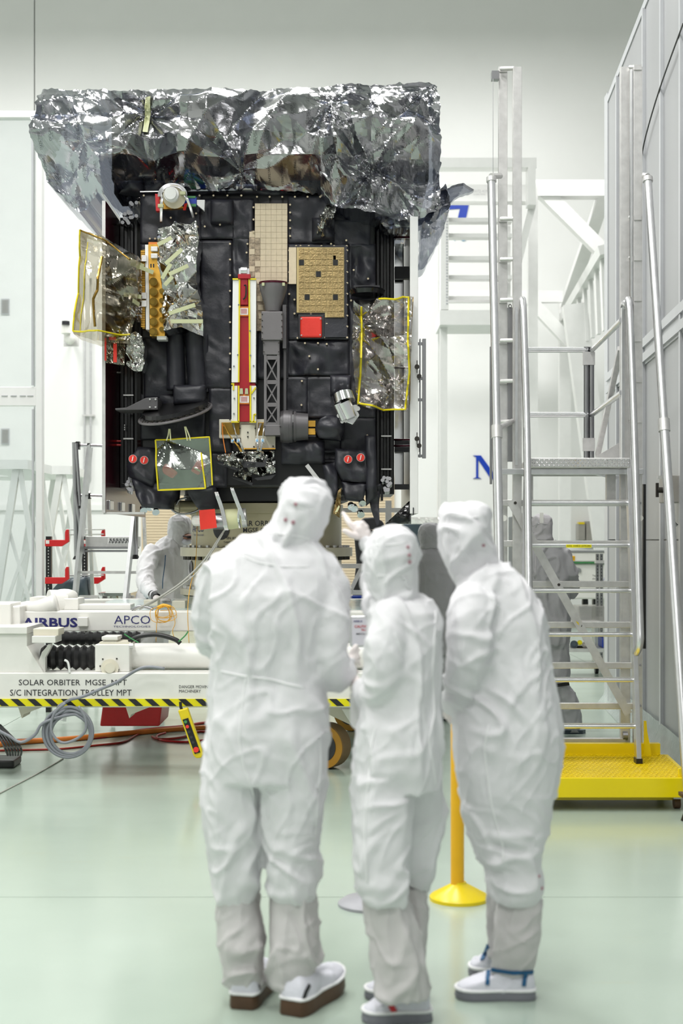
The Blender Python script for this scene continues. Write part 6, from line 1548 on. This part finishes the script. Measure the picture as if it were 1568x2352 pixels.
def hand(par, wrist, mcps, palm_r, fingers, m='glove', name='gloved_hand'):
    """wrist: (px,py,Z,r); mcps/fingers: list of px chains"""
    b = MB(); limb(b, [wrist, palm_r], k=3)
    for f in fingers: limb(b, f, n=12, k=3)
    for q in mcps: b.sphere(P(*q[:3]), q[3]*S(q[2]), 12, 8)
    return fuse(name, b, .0035, par, m, amp=.0008, seed=3, smooth=2)

# ---------------------------------------------------------------- first visitor (tallest, left)
Z1 = 4.9
p1 = thing('person', 'tallest visitor in white hooded coverall and brown-soled overshoes, at left, back turned', 'person', (P(620, 0, Z1).x, Z1, 0))
b = MB()
srings(b, [(560, 690, 1232, 4.92, .07), (530, 728, 1252, 4.92, .10), (500, 752, 1280, 4.91, .13), (482, 772, 1320, 4.90, .15), (480, 768, 1370, 4.88, .165), (480, 756, 1430, 4.88, .17), (484, 745, 1500, 4.89, .165),
           (486, 742, 1560, 4.89, .16), (482, 748, 1620, 4.89, .17), (478, 750, 1680, 4.88, .18), (474, 748, 1740, 4.88, .175), (474, 744, 1790, 4.88, .16)])
srings(b, [(474, 600, 1740, 4.89, .14), (470, 598, 1830, 4.89, .135), (474, 600, 1910, 4.90, .125), (482, 603, 1970, 4.91, .12), (488, 600, 2010, 4.91, .115), (494, 592, 2045, 4.92, .105), (506, 585, 2066, 4.92, .085)])
srings(b, [(590, 748, 1740, 4.88, .15), (596, 740, 1830, 4.88, .14), (602, 733, 1900, 4.88, .13), (606, 726, 1950, 4.88, .12), (610, 733, 1985, 4.88, .12), (614, 738, 2015, 4.88, .115), (618, 732, 2044, 4.88, .105), (626, 716, 2062, 4.88, .085)])
limb(b, [(520, 1312, 4.92, 46), (492, 1360, 4.94, 42), (482, 1420, 4.98, 38), (482, 1462, 5.04, 34), (510, 1482, 5.16, 27), (560, 1480, 5.26, 20)])
limb(b, [(738, 1318, 4.9, 46), (752, 1380, 4.86, 46), (758, 1450, 4.84, 47), (757, 1520, 4.86, 43), (765, 1550, 4.92, 34), (788, 1535, 5.04, 27), (804, 1522, 5.10, 19)])
limb(b, [(668, 1262, 4.92, 44), (680, 1200, 4.93, 40)]); b.sphere(P(697, 1160, 4.94), (54*S(4.94), .10, .085), 20, 12)
z1 = [(P(765, 1540, 4.85), .10, .6), (P(480, 1455, 4.9), .10, -.3), (P(545, 1980, 4.85), .13, .5), (P(670, 1990, 4.83), .12, -.3), (P(600, 1780, 4.8), .10, 0)]
bd1, v1 = fuse('coverall', b, .0085, p1, 'fabric', amp=.013, seed=1.3, zones=z1)
# hood
b = MB()
srings(b, [(668, 722, 1103, 4.94, .045), (655, 738, 1112, 4.94, .085), (644, 756, 1128, 4.94, .112), (638, 764, 1150, 4.94, .125), (630, 759, 1178, 4.94, .13), (622, 750, 1205, 4.94, .125), (610, 741, 1226, 4.93, .12), (612, 734, 1244, 4.93, .115), (620, 730, 1262, 4.93, .11), (640, 732, 1278, 4.93, .10)])
hd1, hv1 = fuse('hood', b, .007, p1, 'fabric', amp=.012, seed=9.1, zones=[(P(670, 1240, 4.82), .09, .25), (P(690, 1150, 4.82), .05, .2)], vert=2.2, smooth=2)
seam('hood_seam', hv1, [(642, 1140), (662, 1148), (690, 1168), (716, 1172), (742, 1166), (756, 1152)], p1, r=.003)
seam('hood_seam', hv1, [(611, 1222), (640, 1226), (676, 1230), (706, 1236), (732, 1250)], p1, r=.003)
seam('hood_strap', hv1, [(700, 1160), (681, 1140), (676, 1122)], p1, r=.003)
snaps(hv1, [(679, 1158), (656, 1194), (673, 1200)], p1, r=.007)
seam('waist_seam', v1, [(488, 1535), (520, 1545), (560, 1553), (620, 1560), (670, 1574), (712, 1582)], p1, r=.005)
seam('back_seam', v1, [(564, 1554), (558, 1600), (553, 1650), (549, 1700), (560, 1760), (578, 1810), (592, 1870)], p1, r=.004)
seam('side_seam', v1, [(735, 1690), (736, 1760), (728, 1850), (722, 1940)], p1, r=.003)
seam('yoke_seam', v1, [(552, 1275), (590, 1292), (650, 1302), (720, 1302)], p1, r=.003)
for i, rows in enumerate(([(500, 588, 2052, 4.92, .085), (502, 592, 2085, 4.92, .09), (502, 603, 2125, 4.91, .095), (503, 608, 2165, 4.9, .095), (508, 602, 2198, 4.9, .085), (514, 600, 2225, 4.9, .08), (515, 612, 2260, 4.93, .07)],
                          [(616, 716, 2048, 4.88, .09), (615, 722, 2090, 4.88, .095), (614, 730, 2140, 4.87, .10), (615, 732, 2185, 4.87, .10), (618, 724, 2218, 4.86, .085), (618, 722, 2245, 4.86, .075), (618, 728, 2270, 4.87, .065)])):
    b = MB(); srings(b, rows); _, bc = fuse('boot_cover', b, .008, p1, 'fabricboot', amp=.013, seed=4.4+i, zones=[(P((rows[-3][0]+rows[-3][1])/2, 2222, 4.8), .08, .1)], vert=.7)
bv = shoe(p1, floorpt(668, 2335), (floorpt(772, 2288)[0], floorpt(668, 2335)[1]+.30), .115, .055, 'brown', .085, toe_up=.03)
band('ankle_strap', bv, [(710, 2262), (702, 2278), (694, 2302)], p1, 'black', .012)
bv = shoe(p1, floorpt(556, 2320), (floorpt(604, 2282)[0], floorpt(556, 2320)[1]+.30), .11, .05, 'brown', .085, toe_up=.03)
band('ankle_strap', bv, [(598, 2250), (594, 2268)], p1, 'black', .012)
hand(p1, (802, 1524, 5.10, 12), [], (811, 1512, 5.12, 12), [[(807, 1506, 5.12, 7), (812, 1492, 5.12, 6.5), (818, 1484, 5.13, 5)], [(812, 1508, 5.12, 7), (818, 1498, 5.13, 6), (822, 1492, 5.14, 5)],
     [(816, 1514, 5.12, 6.5), (821, 1508, 5.13, 6), (824, 1512, 5.15, 5)], [(816, 1522, 5.12, 6), (821, 1520, 5.13, 5.5), (824, 1528, 5.15, 5)], [(806, 1526, 5.12, 7), (814, 1538, 5.12, 6), (820, 1544, 5.13, 5)]])
# ---------------------------------------------------------------- second visitor (shortest, pointing)
Z2 = 4.74
p2 = thing('person', 'shortest visitor in white hooded coverall, middle one, pointing up with a raised gloved hand', 'person', (P(910, 0, Z2).x, Z2, 0))
b = MB()
srings(b, [(880, 965, 1370, 4.76, .08), (862, 988, 1384, 4.76, .11), (850, 1003, 1405, 4.75, .13), (846, 1010, 1440, 4.75, .145), (846, 1010, 1500, 4.74, .15), (842, 1007, 1560, 4.74, .15), (834, 1005, 1610, 4.74, .155),
           (824, 1010, 1670, 4.74, .165), (818, 1014, 1720, 4.74, .17), (815, 1017, 1770, 4.74, .165), (812, 1018, 1810, 4.74, .15)])
srings(b, [(814, 948, 1780, 4.70, .13), (811, 942, 1850, 4.70, .13), (809, 938, 1920, 4.70, .13), (807, 942, 1980, 4.70, .125), (814, 948, 2020, 4.69, .12), (826, 946, 2050, 4.69, .11), (842, 935, 2074, 4.69, .09)])
srings(b, [(900, 1018, 1780, 4.82, .11), (905, 1021, 1850, 4.83, .11), (910, 1015, 1915, 4.84, .105), (918, 1000, 1970, 4.85, .10), (922, 995, 2010, 4.86, .09), (934, 980, 2036, 4.86, .07)])
limb(b, [(900, 1420, 4.66, 44), (888, 1480, 4.62, 46), (882, 1545, 4.62, 47), (876, 1592, 4.66, 42), (850, 1598, 4.80, 32), (828, 1580, 4.92, 22)])
limb(b, [(868, 1400, 4.9, 30), (858, 1350, 5.02, 27), (856, 1300, 5.10, 24), (850, 1262, 5.16, 18), (840, 1244, 5.2, 13)])
limb(b, [(905, 1385, 4.76, 40), (903, 1330, 4.78, 40)]); b.sphere(P(900, 1280, 4.78), (52*S(4.78), .095, .085), 20, 12)
z2 = [(P(880, 1590, 4.62), .12, .2), (P(885, 1640, 4.6), .09, 0), (P(875, 2010, 4.6), .14, .1), (P(900, 1800, 4.6), .12, .4), (P(925, 1480, 4.62), .08, -.9)]
bd2, v2 = fuse('coverall', b, .0085, p2, 'fabric', amp=.011, seed=5.7, zones=z2)
b = MB()
srings(b, [(882, 926, 1210, 4.78, .05), (858, 942, 1219, 4.78, .09), (846, 953, 1234, 4.78, .11), (838, 958, 1254, 4.78, .12), (832, 958, 1280, 4.78, .125), (836, 957, 1305, 4.78, .12), (842, 958, 1330, 4.78, .115), (850, 958, 1352, 4.78, .11), (866, 960, 1372, 4.77, .10), (882, 958, 1388, 4.77, .09)])
limb(b, [(840, 1270, 4.80, 12), (832, 1284, 4.82, 8)], k=2)
hd2, hv2 = fuse('hood', b, .007, p2, 'fabric', amp=.010, seed=2.2, zones=[(P(925, 1340, 4.66), .07, .3)], vert=2.0, smooth=2)
seam('hood_seam', hv2, [(846, 1254), (870, 1252), (900, 1252), (925, 1248), (945, 1238)], p2, r=.003)
seam('hood_seam', hv2, [(838, 1316), (870, 1323), (905, 1322), (935, 1320), (954, 1304)], p2, r=.003)
seam('hood_seam', hv2, [(852, 1262), (855, 1290), (862, 1320), (870, 1350)], p2, r=.002)
snaps(hv2, [(936, 1257), (939, 1275), (940, 1291)], p2, r=.006)
b = MB(); h_ = hit(hv2, 931, 1332, .004)[0]; b.tube([hit(hv2, x, y, .002)[0] for x, y in ((922, 1324), (932, 1330), (932, 1342), (940, 1352))], .005, n=8, smooth=3); part('hood_fold', b, M['fabric'], p2, smooth=True)
seam('side_seam', v2, [(1000, 1400), (996, 1480), (992, 1560), (998, 1640), (984, 1700), (994, 1760), (1002, 1815)], p2, r=.004)
seam('leg_seam', v2, [(862, 1670), (852, 1720), (846, 1790), (840, 1860), (838, 1940), (842, 2000), (844, 2040)], p2, r=.004)
seam('sleeve_seam', v2, [(905, 1450), (918, 1490), (926, 1520)], p2, r=.003)
for i, rows in enumerate(([(842, 926, 2062, 4.69, .08), (842, 942, 2100, 4.69, .085), (854, 962, 2150, 4.69, .09), (858, 970, 2200, 4.68, .09), (866, 978, 2240, 4.68, .08), (862, 984, 2270, 4.68, .07), (860, 986, 2290, 4.68, .065)],
                          [(926, 984, 2030, 4.86, .065), (932, 988, 2080, 4.86, .07), (940, 987, 2140, 4.85, .07), (950, 980, 2200, 4.85, .06), (948, 974, 2240, 4.85, .055)])):
    b = MB(); srings(b, rows); _, bc = fuse('boot_cover', b, .008, p2, 'fabricboot', amp=.013, seed=14.4+i, vert=.7)
hl = floorpt(988, 2340); bv = shoe(p2, hl, (floorpt(832, 2330)[0], hl[1]-.02), .105, .035, 'sole', .09)
band('red_strap', bv, [(884, 2288), (892, 2300), (902, 2318), (908, 2332)], p2, 'seam', .014)
band('red_tag', bv, [(896, 2308), (904, 2322), (910, 2334)], p2, 'redink', .018, .007)
snaps(bv, [(886, 2290)], p2, 'redink', .008)
hl = floorpt(975, 2290); shoe(p2, hl, (floorpt(838, 2280)[0], hl[1]+.0), .10, .03, 'sole', .09)
# pointing hand: index up, thumb out, other fingers curled
Zh = 5.2
hand(p2, (845, 1246, 5.2, 12.5), [(817, 1207, Zh, 9), (830, 1205, Zh, 9.5), (838, 1212, Zh, 9)], (824, 1216, Zh, 14),
     [[(813, 1214, Zh, 7.5), (803, 1202, Zh, 6.8), (795, 1190, Zh+.02, 6.2), (788, 1179, Zh+.03, 4.8)],
      [(820, 1232, Zh-.01, 8.5), (806, 1228, Zh-.02, 7.5), (796, 1221, Zh-.02, 6.2), (790, 1219, Zh-.02, 5.2)],
      [(826, 1205, Zh+.02, 8), (818, 1204, Zh+.06, 7), (818, 1214, Zh+.06, 6)], [(834, 1208, Zh+.01, 8), (828, 1206, Zh+.06, 7), (826, 1218, Zh+.06, 6)],
      [(840, 1216, Zh+.01, 7), (836, 1214, Zh+.05, 6.5), (834, 1224, Zh+.05, 5.5)], [(842, 1224, Zh, 10), (842, 1238, Zh, 11)]])
hand(p2, (828, 1578, 4.93, 12), [], (818, 1570, 4.96, 12), [[(812, 1562, 4.98, 6.5), (806, 1560, 5.02, 6), (806, 1566, 5.05, 5)], [(812, 1570, 4.98, 6.5), (806, 1570, 5.02, 6), (806, 1576, 5.05, 5)],
     [(814, 1578, 4.98, 6), (808, 1580, 5.02, 5.5), (808, 1586, 5.05, 5)], [(816, 1585, 4.98, 6), (811, 1588, 5.02, 5), (811, 1593, 5.04, 4.5)], [(820, 1560, 4.97, 6.5), (814, 1552, 5.0, 6), (810, 1548, 5.02, 5)]])
b = MB(); b.prism([(803, 1592), (840, 1588), (842, 1672), (812, 1674), (804, 1664)], 4.97, .012); tbx = single('white_tablet', b, M['whitebr'], 'white tablet held low by the middle visitor', 'tablet', bev=.004)
# ---------------------------------------------------------------- third visitor (right)
Z3 = 5.0
p3 = thing('person', 'right-hand visitor in white hooded coverall with blue-strapped grey-soled overshoes, facing left', 'person', (P(1170, 0, Z3).x, Z3, 0))
b = MB()
srings(b, [(1090, 1150, 1290, 5.02, .07), (1072, 1172, 1306, 5.01, .10), (1058, 1196, 1328, 5.0, .13), (1048, 1222, 1356, 5.0, .15), (1050, 1240, 1392, 5.0, .165), (1056, 1248, 1430, 4.99, .17), (1060, 1256, 1490, 4.99, .17), (1056, 1266, 1550, 4.99, .175),
           (1046, 1276, 1610, 4.99, .185), (1042, 1285, 1665, 4.99, .19), (1042, 1285, 1715, 4.99, .185), (1050, 1278, 1780, 4.99, .17), (1060, 1270, 1830, 4.99, .16)])
srings(b, [(1058, 1272, 1810, 4.98, .15), (1070, 1262, 1870, 4.98, .14), (1080, 1254, 1915, 4.98, .135), (1094, 1242, 1955, 4.97, .13), (1114, 1240, 1990, 4.97, .12), (1118, 1246, 2020, 4.97, .12), (1128, 1244, 2050, 4.97, .11), (1146, 1232, 2072, 4.97, .085)])
limb(b, [(1090, 1390, 4.88, 52), (1082, 1440, 4.84, 50), (1078, 1500, 4.84, 50), (1066, 1560, 4.88, 46), (1058, 1596, 4.94, 40), (1042, 1610, 5.02, 27), (1034, 1620, 5.06, 20)])
limb(b, [(1080, 1330, 5.02, 42), (1076, 1290, 5.03, 42)]); b.sphere(P(1074, 1230, 5.04), (52*S(5.04), .10, .09), 20, 12)
z3 = [(P(1070, 1580, 4.85), .12, -.5), (P(1180, 2000, 4.85), .13, -.3), (P(1160, 1940, 4.85), .10, -.5), (P(1130, 1640, 4.8), .12, -.3), (P(1100, 1480, 4.8), .09, .3)]
bd3, v3 = fuse('coverall', b, .0085, p3, 'fabric', amp=.012, seed=8.9, zones=z3)
b = MB()
srings(b, [(1042, 1098, 1160, 5.04, .06), (1024, 1116, 1167, 5.04, .10), (1018, 1124, 1182, 5.04, .12), (1017, 1126, 1210, 5.04, .13), (1016, 1128, 1236, 5.04, .13), (1018, 1135, 1258, 5.04, .125), (1022, 1136, 1280, 5.04, .12), (1032, 1130, 1302, 5.04, .115), (1046, 1122, 1322, 5.04, .105), (1060, 1112, 1340, 5.03, .09)])
hd3, hv3 = fuse('hood', b, .007, p3, 'fabric', amp=.014, seed=6.1, zones=[(P(1075, 1225, 4.92), .12, -.25), (P(1085, 1280, 4.92), .09, .4)], vert=2.6, smooth=2)
seam('hood_seam', hv3, [(1020, 1178), (1040, 1184), (1070, 1190), (1100, 1188), (1122, 1178)], p3, r=.003)
seam('hood_seam', hv3, [(1026, 1176), (1028, 1220), (1030, 1262), (1040, 1290)], p3, r=.002)
snaps(hv3, [(1110, 1252)], p3, r=.006)
seam('back_seam', v3, [(1236, 1480), (1240, 1560), (1232, 1600)], p3, r=.003)
seam('leg_seam', v3, [(1122, 1664), (1112, 1720), (1118, 1780), (1128, 1850), (1142, 1900), (1156, 1950), (1154, 1990)], p3, r=.005)
seam('sleeve_seam', v3, [(1108, 1350), (1150, 1400), (1152, 1440), (1140, 1480)], p3, r=.003)
snaps(v3, [(1236, 2013), (1243, 2040)], p3, r=.006)
BC3 = []
for i, rows in enumerate(([(1146, 1236, 2060, 4.97, .085), (1140, 1238, 2100, 4.97, .09), (1136, 1236, 2150, 4.97, .095), (1134, 1232, 2190, 4.97, .085), (1132, 1228, 2216, 4.97, .065), (1134, 1222, 2240, 4.97, .05)],
                          [(1122, 1176, 2010, 5.16, .07), (1122, 1172, 2070, 5.16, .07), (1122, 1170, 2130, 5.16, .07), (1122, 1166, 2165, 5.16, .06), (1120, 1164, 2190, 5.16, .055)])):
    b = MB(); srings(b, rows); _, bc = fuse('boot_cover', b, .008, p3, 'fabricboot', amp=.013, seed=24.4+i, vert=.7); BC3.append(bc)
hl = floorpt(1226, 2290); bv = shoe(p3, hl, (floorpt(1044, 2280)[0], hl[1]+.0), .11, .032, 'sole', .10)
band('blue_strap', [bv]+BC3, [(1060, 2248), (1080, 2238), (1112, 2222), (1140, 2228), (1180, 2234), (1222, 2232)], p3, 'strapblue', .013, .006)
band('blue_strap', [bv]+BC3, [(1122, 2230), (1118, 2262)], p3, 'strapblue', .014, .006); band('blue_strap', [bv]+BC3, [(1206, 2236), (1202, 2264)], p3, 'strapblue', .014, .006)
hl = floorpt(1186, 2238); bv = shoe(p3, hl, (floorpt(1074, 2228)[0], hl[1]+.0), .10, .03, 'sole', .10)
band('blue_strap', [bv]+BC3, [(1122, 2172), (1114, 2190), (1108, 2206)], p3, 'strapblue', .016, .006)
hand(p3, (1034, 1622, 5.06, 13), [], (1034, 1636, 5.07, 12), [[(1030, 1642, 5.08, 6.5), (1032, 1654, 5.08, 6), (1040, 1660, 5.09, 5)], [(1036, 1646, 5.07, 6.5), (1040, 1656, 5.08, 6), (1046, 1656, 5.1, 5)],
     [(1040, 1644, 5.06, 6.5), (1046, 1652, 5.07, 6), (1050, 1650, 5.1, 5)], [(1042, 1638, 5.06, 6), (1049, 1644, 5.07, 5), (1052, 1642, 5.1, 5)], [(1026, 1630, 5.08, 6.5), (1022, 1640, 5.1, 6), (1026, 1648, 5.11, 5)]])
# ---------------------------------------------------------------- grey-suited people beyond
def far_person(Z, rows_t, legs, arms, head, label, seed, shoes, hood_m='fabgreyl', vox=.013, hz=None, body='fabgrey'):
    t = thing('person', label, 'person', (P((rows_t[0][0]+rows_t[0][1])/2, 0, Z).x, Z, 0))
    b = MB(); srings(b, rows_t, 24)
    for l in legs: srings(b, l, 20)
    for a in arms: limb(b, a, 14)
    hx, hy, hr, hh = head; limb(b, [(hx, hy+hh*.6, Z, hr*.8), (hx, hy+hh*1.3, Z, hr*.85)]); b.sphere(P(hx, hy, Z), (hr*.9*S(Z), hr*.95*S(Z), hh*.8*S(Z)), 18, 10)
    ob, bv = fuse('coverall', b, vox, t, body, amp=.014, seed=seed, smooth=2)
    b = MB(); srings(b, [(hx-hr*.5, hx+hr*.5, hy-hh*.98, Z, hr*.5*S(Z)), (hx-hr*.88, hx+hr*.88, hy-hh*.7, Z, hr*.95*S(Z)), (hx-hr, hx+hr, hy-hh*.2, Z, hr*1.12*S(Z)), (hx-hr*.97, hx+hr*.97, hy+hh*.3, Z, hr*1.1*S(Z)), (hx-hr*.85, hx+hr*.95, hy+hh*.75, Z, hr*1.0*S(Z)), (hx-hr*.95, hx+hr*1.08, hy+hh*1.25, Z, hr*1.0*S(Z))], 24)
    ho, hv = fuse('hood', b, .010, t, hood_m, amp=.008, seed=seed+2, vert=2.4, smooth=3)
    for (x0, x1, y, hgt) in shoes:
        h = P(x0, y, F*CH/(y-HY)); k = P(x1, y, F*CH/(y-HY)); b = MB(); w_ = .06
        b.prism3([(h.x, h.y-w_, .0), (h.x, h.y+w_, 0), (k.x, h.y+w_*.7, 0), (k.x+.03*(1 if x1 > x0 else -1), h.y, 0), (k.x, h.y-w_*.7, 0)], (0, 0, .03)); part('sole', b, M['boxblue'], t)
        b = MB(); srings(b, [(x0 if x0 < x1 else x1, x1 if x0 < x1 else x0, y-3, h.y, .055), (min(x0, x1)+3, max(x0, x1)-6, y-12, h.y, .05), (min(x0, x1)+4, max(x0, x1)-14, y-hgt, h.y, .05)], 18); part('shoe', b, M[body], t, smooth=True)
    return t, bv, hv
Z4 = 12.6
t4, v4, h4 = far_person(Z4, [(965, 1012, 1262, Z4, .09), (958, 1030, 1272, Z4, .12), (954, 1046, 1290, Z4, .14), (952, 1054, 1330, Z4, .15), (954, 1058, 1380, Z4, .15), (956, 1060, 1420, Z4, .15), (960, 1056, 1460, Z4, .15), (964, 1050, 1500, Z4, .14)],
    [[(964, 1006, 1480, Z4, .11), (968, 1004, 1560, Z4, .10), (970, 1000, 1620, Z4, .08), (972, 998, 1648, Z4, .07)], [(1002, 1046, 1480, Z4, .11), (1006, 1040, 1560, Z4, .10), (1008, 1036, 1620, Z4, .08), (1008, 1034, 1648, Z4, .07)]],
    [[(962, 1292, Z4, 15), (955, 1340, Z4-.05, 14), (958, 1385, Z4+.05, 12), (975, 1400, Z4+.25, 10)], [(1042, 1300, Z4, 16), (1050, 1350, Z4-.05, 15), (1052, 1400, Z4, 13), (1044, 1430, Z4+.15, 11)]],
    (987, 1228, 26, 26), 'grey-suited person seen from behind between the middle and right visitors', 3.3, [(968, 996, 1654, 16), (1006, 1034, 1652, 16)], 'fabgrey')
hand(t4, (1044, 1430, Z4+.15, 8), [], (1042, 1440, Z4+.16, 7), [[(1038, 1444, Z4+.16, 3), (1037, 1452, Z4+.18, 2.5)], [(1041, 1445, Z4+.16, 3), (1041, 1454, Z4+.18, 2.5)], [(1044, 1445, Z4+.16, 3), (1045, 1453, Z4+.18, 2.5)], [(1047, 1443, Z4+.16, 2.8), (1049, 1450, Z4+.18, 2.3)], [(1037, 1438, Z4+.14, 3), (1033, 1444, Z4+.13, 2.5)]])
Z5 = 11.6
t5, v5, h5 = far_person(Z5, [(1216, 1278, 1246, Z5, .09), (1200, 1292, 1256, Z5, .12), (1190, 1302, 1272, Z5, .14), (1188, 1306, 1310, Z5, .16), (1192, 1306, 1360, Z5, .16), (1196, 1306, 1400, Z5, .16), (1200, 1308, 1440, Z5, .16), (1204, 1306, 1480, Z5, .15)],
    [[(1206, 1256, 1460, Z5, .12), (1210, 1254, 1520, Z5, .11), (1214, 1252, 1580, Z5, .10), (1216, 1248, 1640, Z5, .09), (1220, 1246, 1676, Z5, .07)], [(1254, 1306, 1460, Z5, .12), (1260, 1304, 1520, Z5, .11), (1262, 1305, 1552, Z5, .11), (1266, 1302, 1568, Z5, .10), (1276, 1310, 1585, Z5, .10), (1284, 1327, 1610, Z5, .10), (1286, 1330, 1650, Z5, .09), (1290, 1328, 1672, Z5, .08)]],
    [[(1200, 1275, Z5, 17), (1190, 1320, Z5, 16), (1188, 1370, Z5+.1, 14), (1205, 1385, Z5+.35, 11)], [(1294, 1276, Z5, 18), (1306, 1310, Z5-.03, 18), (1312, 1345, Z5+.05, 17), (1300, 1375, Z5+.3, 13)]],
    (1244, 1208, 24, 27), 'grey-suited person with pale hood standing behind the stair treads', 7.7, [(1220, 1250, 1680, 14), (1290, 1336, 1684, 14)])
seam('back_seam', v5, [(1231, 1262), (1230, 1300), (1227, 1340)], t5, 'fabgreyl', .007)
seam('hood_seam', h5, [(1222, 1208), (1235, 1203), (1250, 1203), (1266, 1207)], t5, 'fabgreyl', .006)
b = MB(); q = hit(h5, 1243, 1190, .006)[0]; b.beam(q+Vector((0, 0, .04)), q-Vector((0, .012, .045)), .03, .004) if q else None
if b.v: part('hood_tag', b, M['white'], t5)
b = MB(); q0 = P(1285, 1572, Z5-.11); b.prism([(1262, 1574), (1306, 1566), (1308, 1574), (1264, 1580)], Z5-.13, .02); part('boot_band', b, M['black'], t5)
hand(t5, (1300, 1376, Z5+.3, 8), [], (1294, 1380, Z5+.34, 7), [[(1288, 1378, Z5+.36, 3), (1282, 1378, Z5+.38, 2.5)], [(1288, 1381, Z5+.36, 3), (1281, 1382, Z5+.38, 2.5)], [(1289, 1384, Z5+.36, 3), (1283, 1386, Z5+.38, 2.5)], [(1290, 1387, Z5+.36, 2.8), (1285, 1389, Z5+.38, 2.3)], [(1292, 1374, Z5+.35, 3), (1287, 1371, Z5+.36, 2.5)]])
# ---------------------------------------------------------------- worker bending over the trolley deck
Zw = 12.75
t6 = thing('person', 'worker in white coverall, mask and safety glasses bending over the trolley deck on the left', 'person', (P(360, 0, Zw).x, Zw, 0))
b = MB()
srings(b, [(380, 412, 1236, Zw, .09), (362, 424, 1248, Zw, .12), (348, 428, 1262, Zw, .15), (338, 430, 1285, Zw, .16), (330, 432, 1315, Zw, .165), (322, 430, 1345, Zw, .17), (312, 424, 1375, Zw, .18), (302, 412, 1400, Zw, .18), (300, 392, 1440, Zw, .17), (302, 380, 1480, Zw, .15)], 28)
srings(b, [(302, 344, 1470, Zw, .11), (306, 342, 1560, Zw, .10), (308, 338, 1645, Zw, .08)], 20); srings(b, [(342, 384, 1470, Zw, .11), (346, 380, 1560, Zw, .10), (348, 378, 1645, Zw, .08)], 20)
limb(b, [(352, 1268, Zw-.15, 19), (338, 1300, Zw-.28, 21), (334, 1334, Zw-.45, 20), (344, 1356, Zw-.68, 16), (354, 1369, Zw-.90, 10)])
limb(b, [(424, 1280, Zw+.1, 13), (430, 1310, Zw+.08, 12), (432, 1332, Zw+.02, 9), (438, 1340, Zw, 7)])
limb(b, [(402, 1240, Zw, 18), (412, 1222, Zw, 18)])
b.sphere(P(414, 1213, Zw), (25*S(Zw), .10, 27*S(Zw)), 20, 12)
bo, v6 = fuse('coverall', b, .012, t6, 'fabworker', amp=.013, seed=11.1, zones=[(P(345, 1340, Zw-.3), .14, .5), (P(370, 1270, Zw-.2), .12, .9)], smooth=2)
b = MB()
srings(b, [(400, 424, 1184, Zw, .06), (390, 434, 1190, Zw, .095), (386, 440, 1202, Zw, .11), (384, 442, 1214, Zw, .115), (384, 441, 1226, Zw, .115), (386, 432, 1238, Zw, .11), (382, 428, 1250, Zw, .11), (374, 420, 1262, Zw, .12)], 26)
ho, h6 = fuse('hood', b, .009, t6, 'fabworker', amp=.008, seed=1.9, vert=2.0, smooth=3)
b = MB(); b.sphere(P(431, 1233, Zw-.055), (11*S(Zw), .075, 8*S(Zw)), 18, 12); b.sphere(P(438, 1236, Zw-.03), (4*S(Zw), .02, 4*S(Zw)), 12, 8); fc, _ = fuse('face', b, .006, t6, 'skin', smooth=3)
b = MB(); b.sphere(P(429, 1244, Zw-.05), (12*S(Zw), .078, 8*S(Zw)), 18, 12); part('face_mask', b, M['shoefab'], t6, smooth=True)
b = MB(); b.tube([P(420, 1231, Zw-.13), P(428, 1233, Zw-.14), P(438, 1234, Zw-.12)], .006, n=6, smooth=3); b.pbox(430, 439, 1231, 1237, Zw-.135, .006); part('safety_glasses', b, M['ink'], t6)
b = MB(); b.sphere(P(433, 1233, Zw-.137), (.008, .004, .005), 10, 6); part('eye', b, M['ink'], t6)
b = MB(); b.tube([P(x, y, Zw-.24) for x, y in ((380, 1275), (378, 1300), (374, 1330), (373, 1352))], .004, n=6, smooth=3); part('blue_wrist_cord', b, M['strapblue'], t6)
b = MB(); b.cyl(P(350, 1366, Zw-.86), P(360, 1374, Zw-.98), 11*S(Zw-.9), n=18); part('wrist_band', b, M['black'], t6, smooth='auto')
hand(t6, (358, 1374, Zw-.98, 8), [], (372, 1384, Zw-1.12, 9), [[(378, 1382, Zw-1.14, 4.2), (388, 1383, Zw-1.18, 3.8), (395, 1387, Zw-1.21, 3.2)], [(378, 1386, Zw-1.14, 4.2), (388, 1388, Zw-1.18, 3.8), (394, 1391, Zw-1.21, 3.2)],
     [(376, 1390, Zw-1.14, 4), (384, 1392, Zw-1.18, 3.6), (390, 1394, Zw-1.21, 3)], [(372, 1392, Zw-1.14, 3.8), (379, 1394, Zw-1.18, 3.3), (384, 1395, Zw-1.21, 2.8)], [(374, 1379, Zw-1.14, 4), (382, 1377, Zw-1.21, 3.5), (390, 1379, Zw-1.22, 3)]])
hand(t6, (436, 1338, Zw, 6), [], (441, 1343, Zw, 6.5), [[(444, 1340, Zw, 3), (449, 1342, Zw+.01, 2.6)], [(445, 1343, Zw, 3), (450, 1346, Zw+.01, 2.6)], [(444, 1346, Zw, 3), (449, 1350, Zw+.01, 2.5)], [(442, 1349, Zw, 2.8), (446, 1353, Zw, 2.4)], [(440, 1338, Zw, 3), (445, 1335, Zw, 2.6)]])
for x in (323, 363):
    b = MB(); q = P(x, 1650, Zw); b.add([], []); b.sphere((q.x-.02, Zw+.04, .045), (.055, .13, .045), 16, 8); part('shoe', b, M['shoefab'], t6, smooth=True)
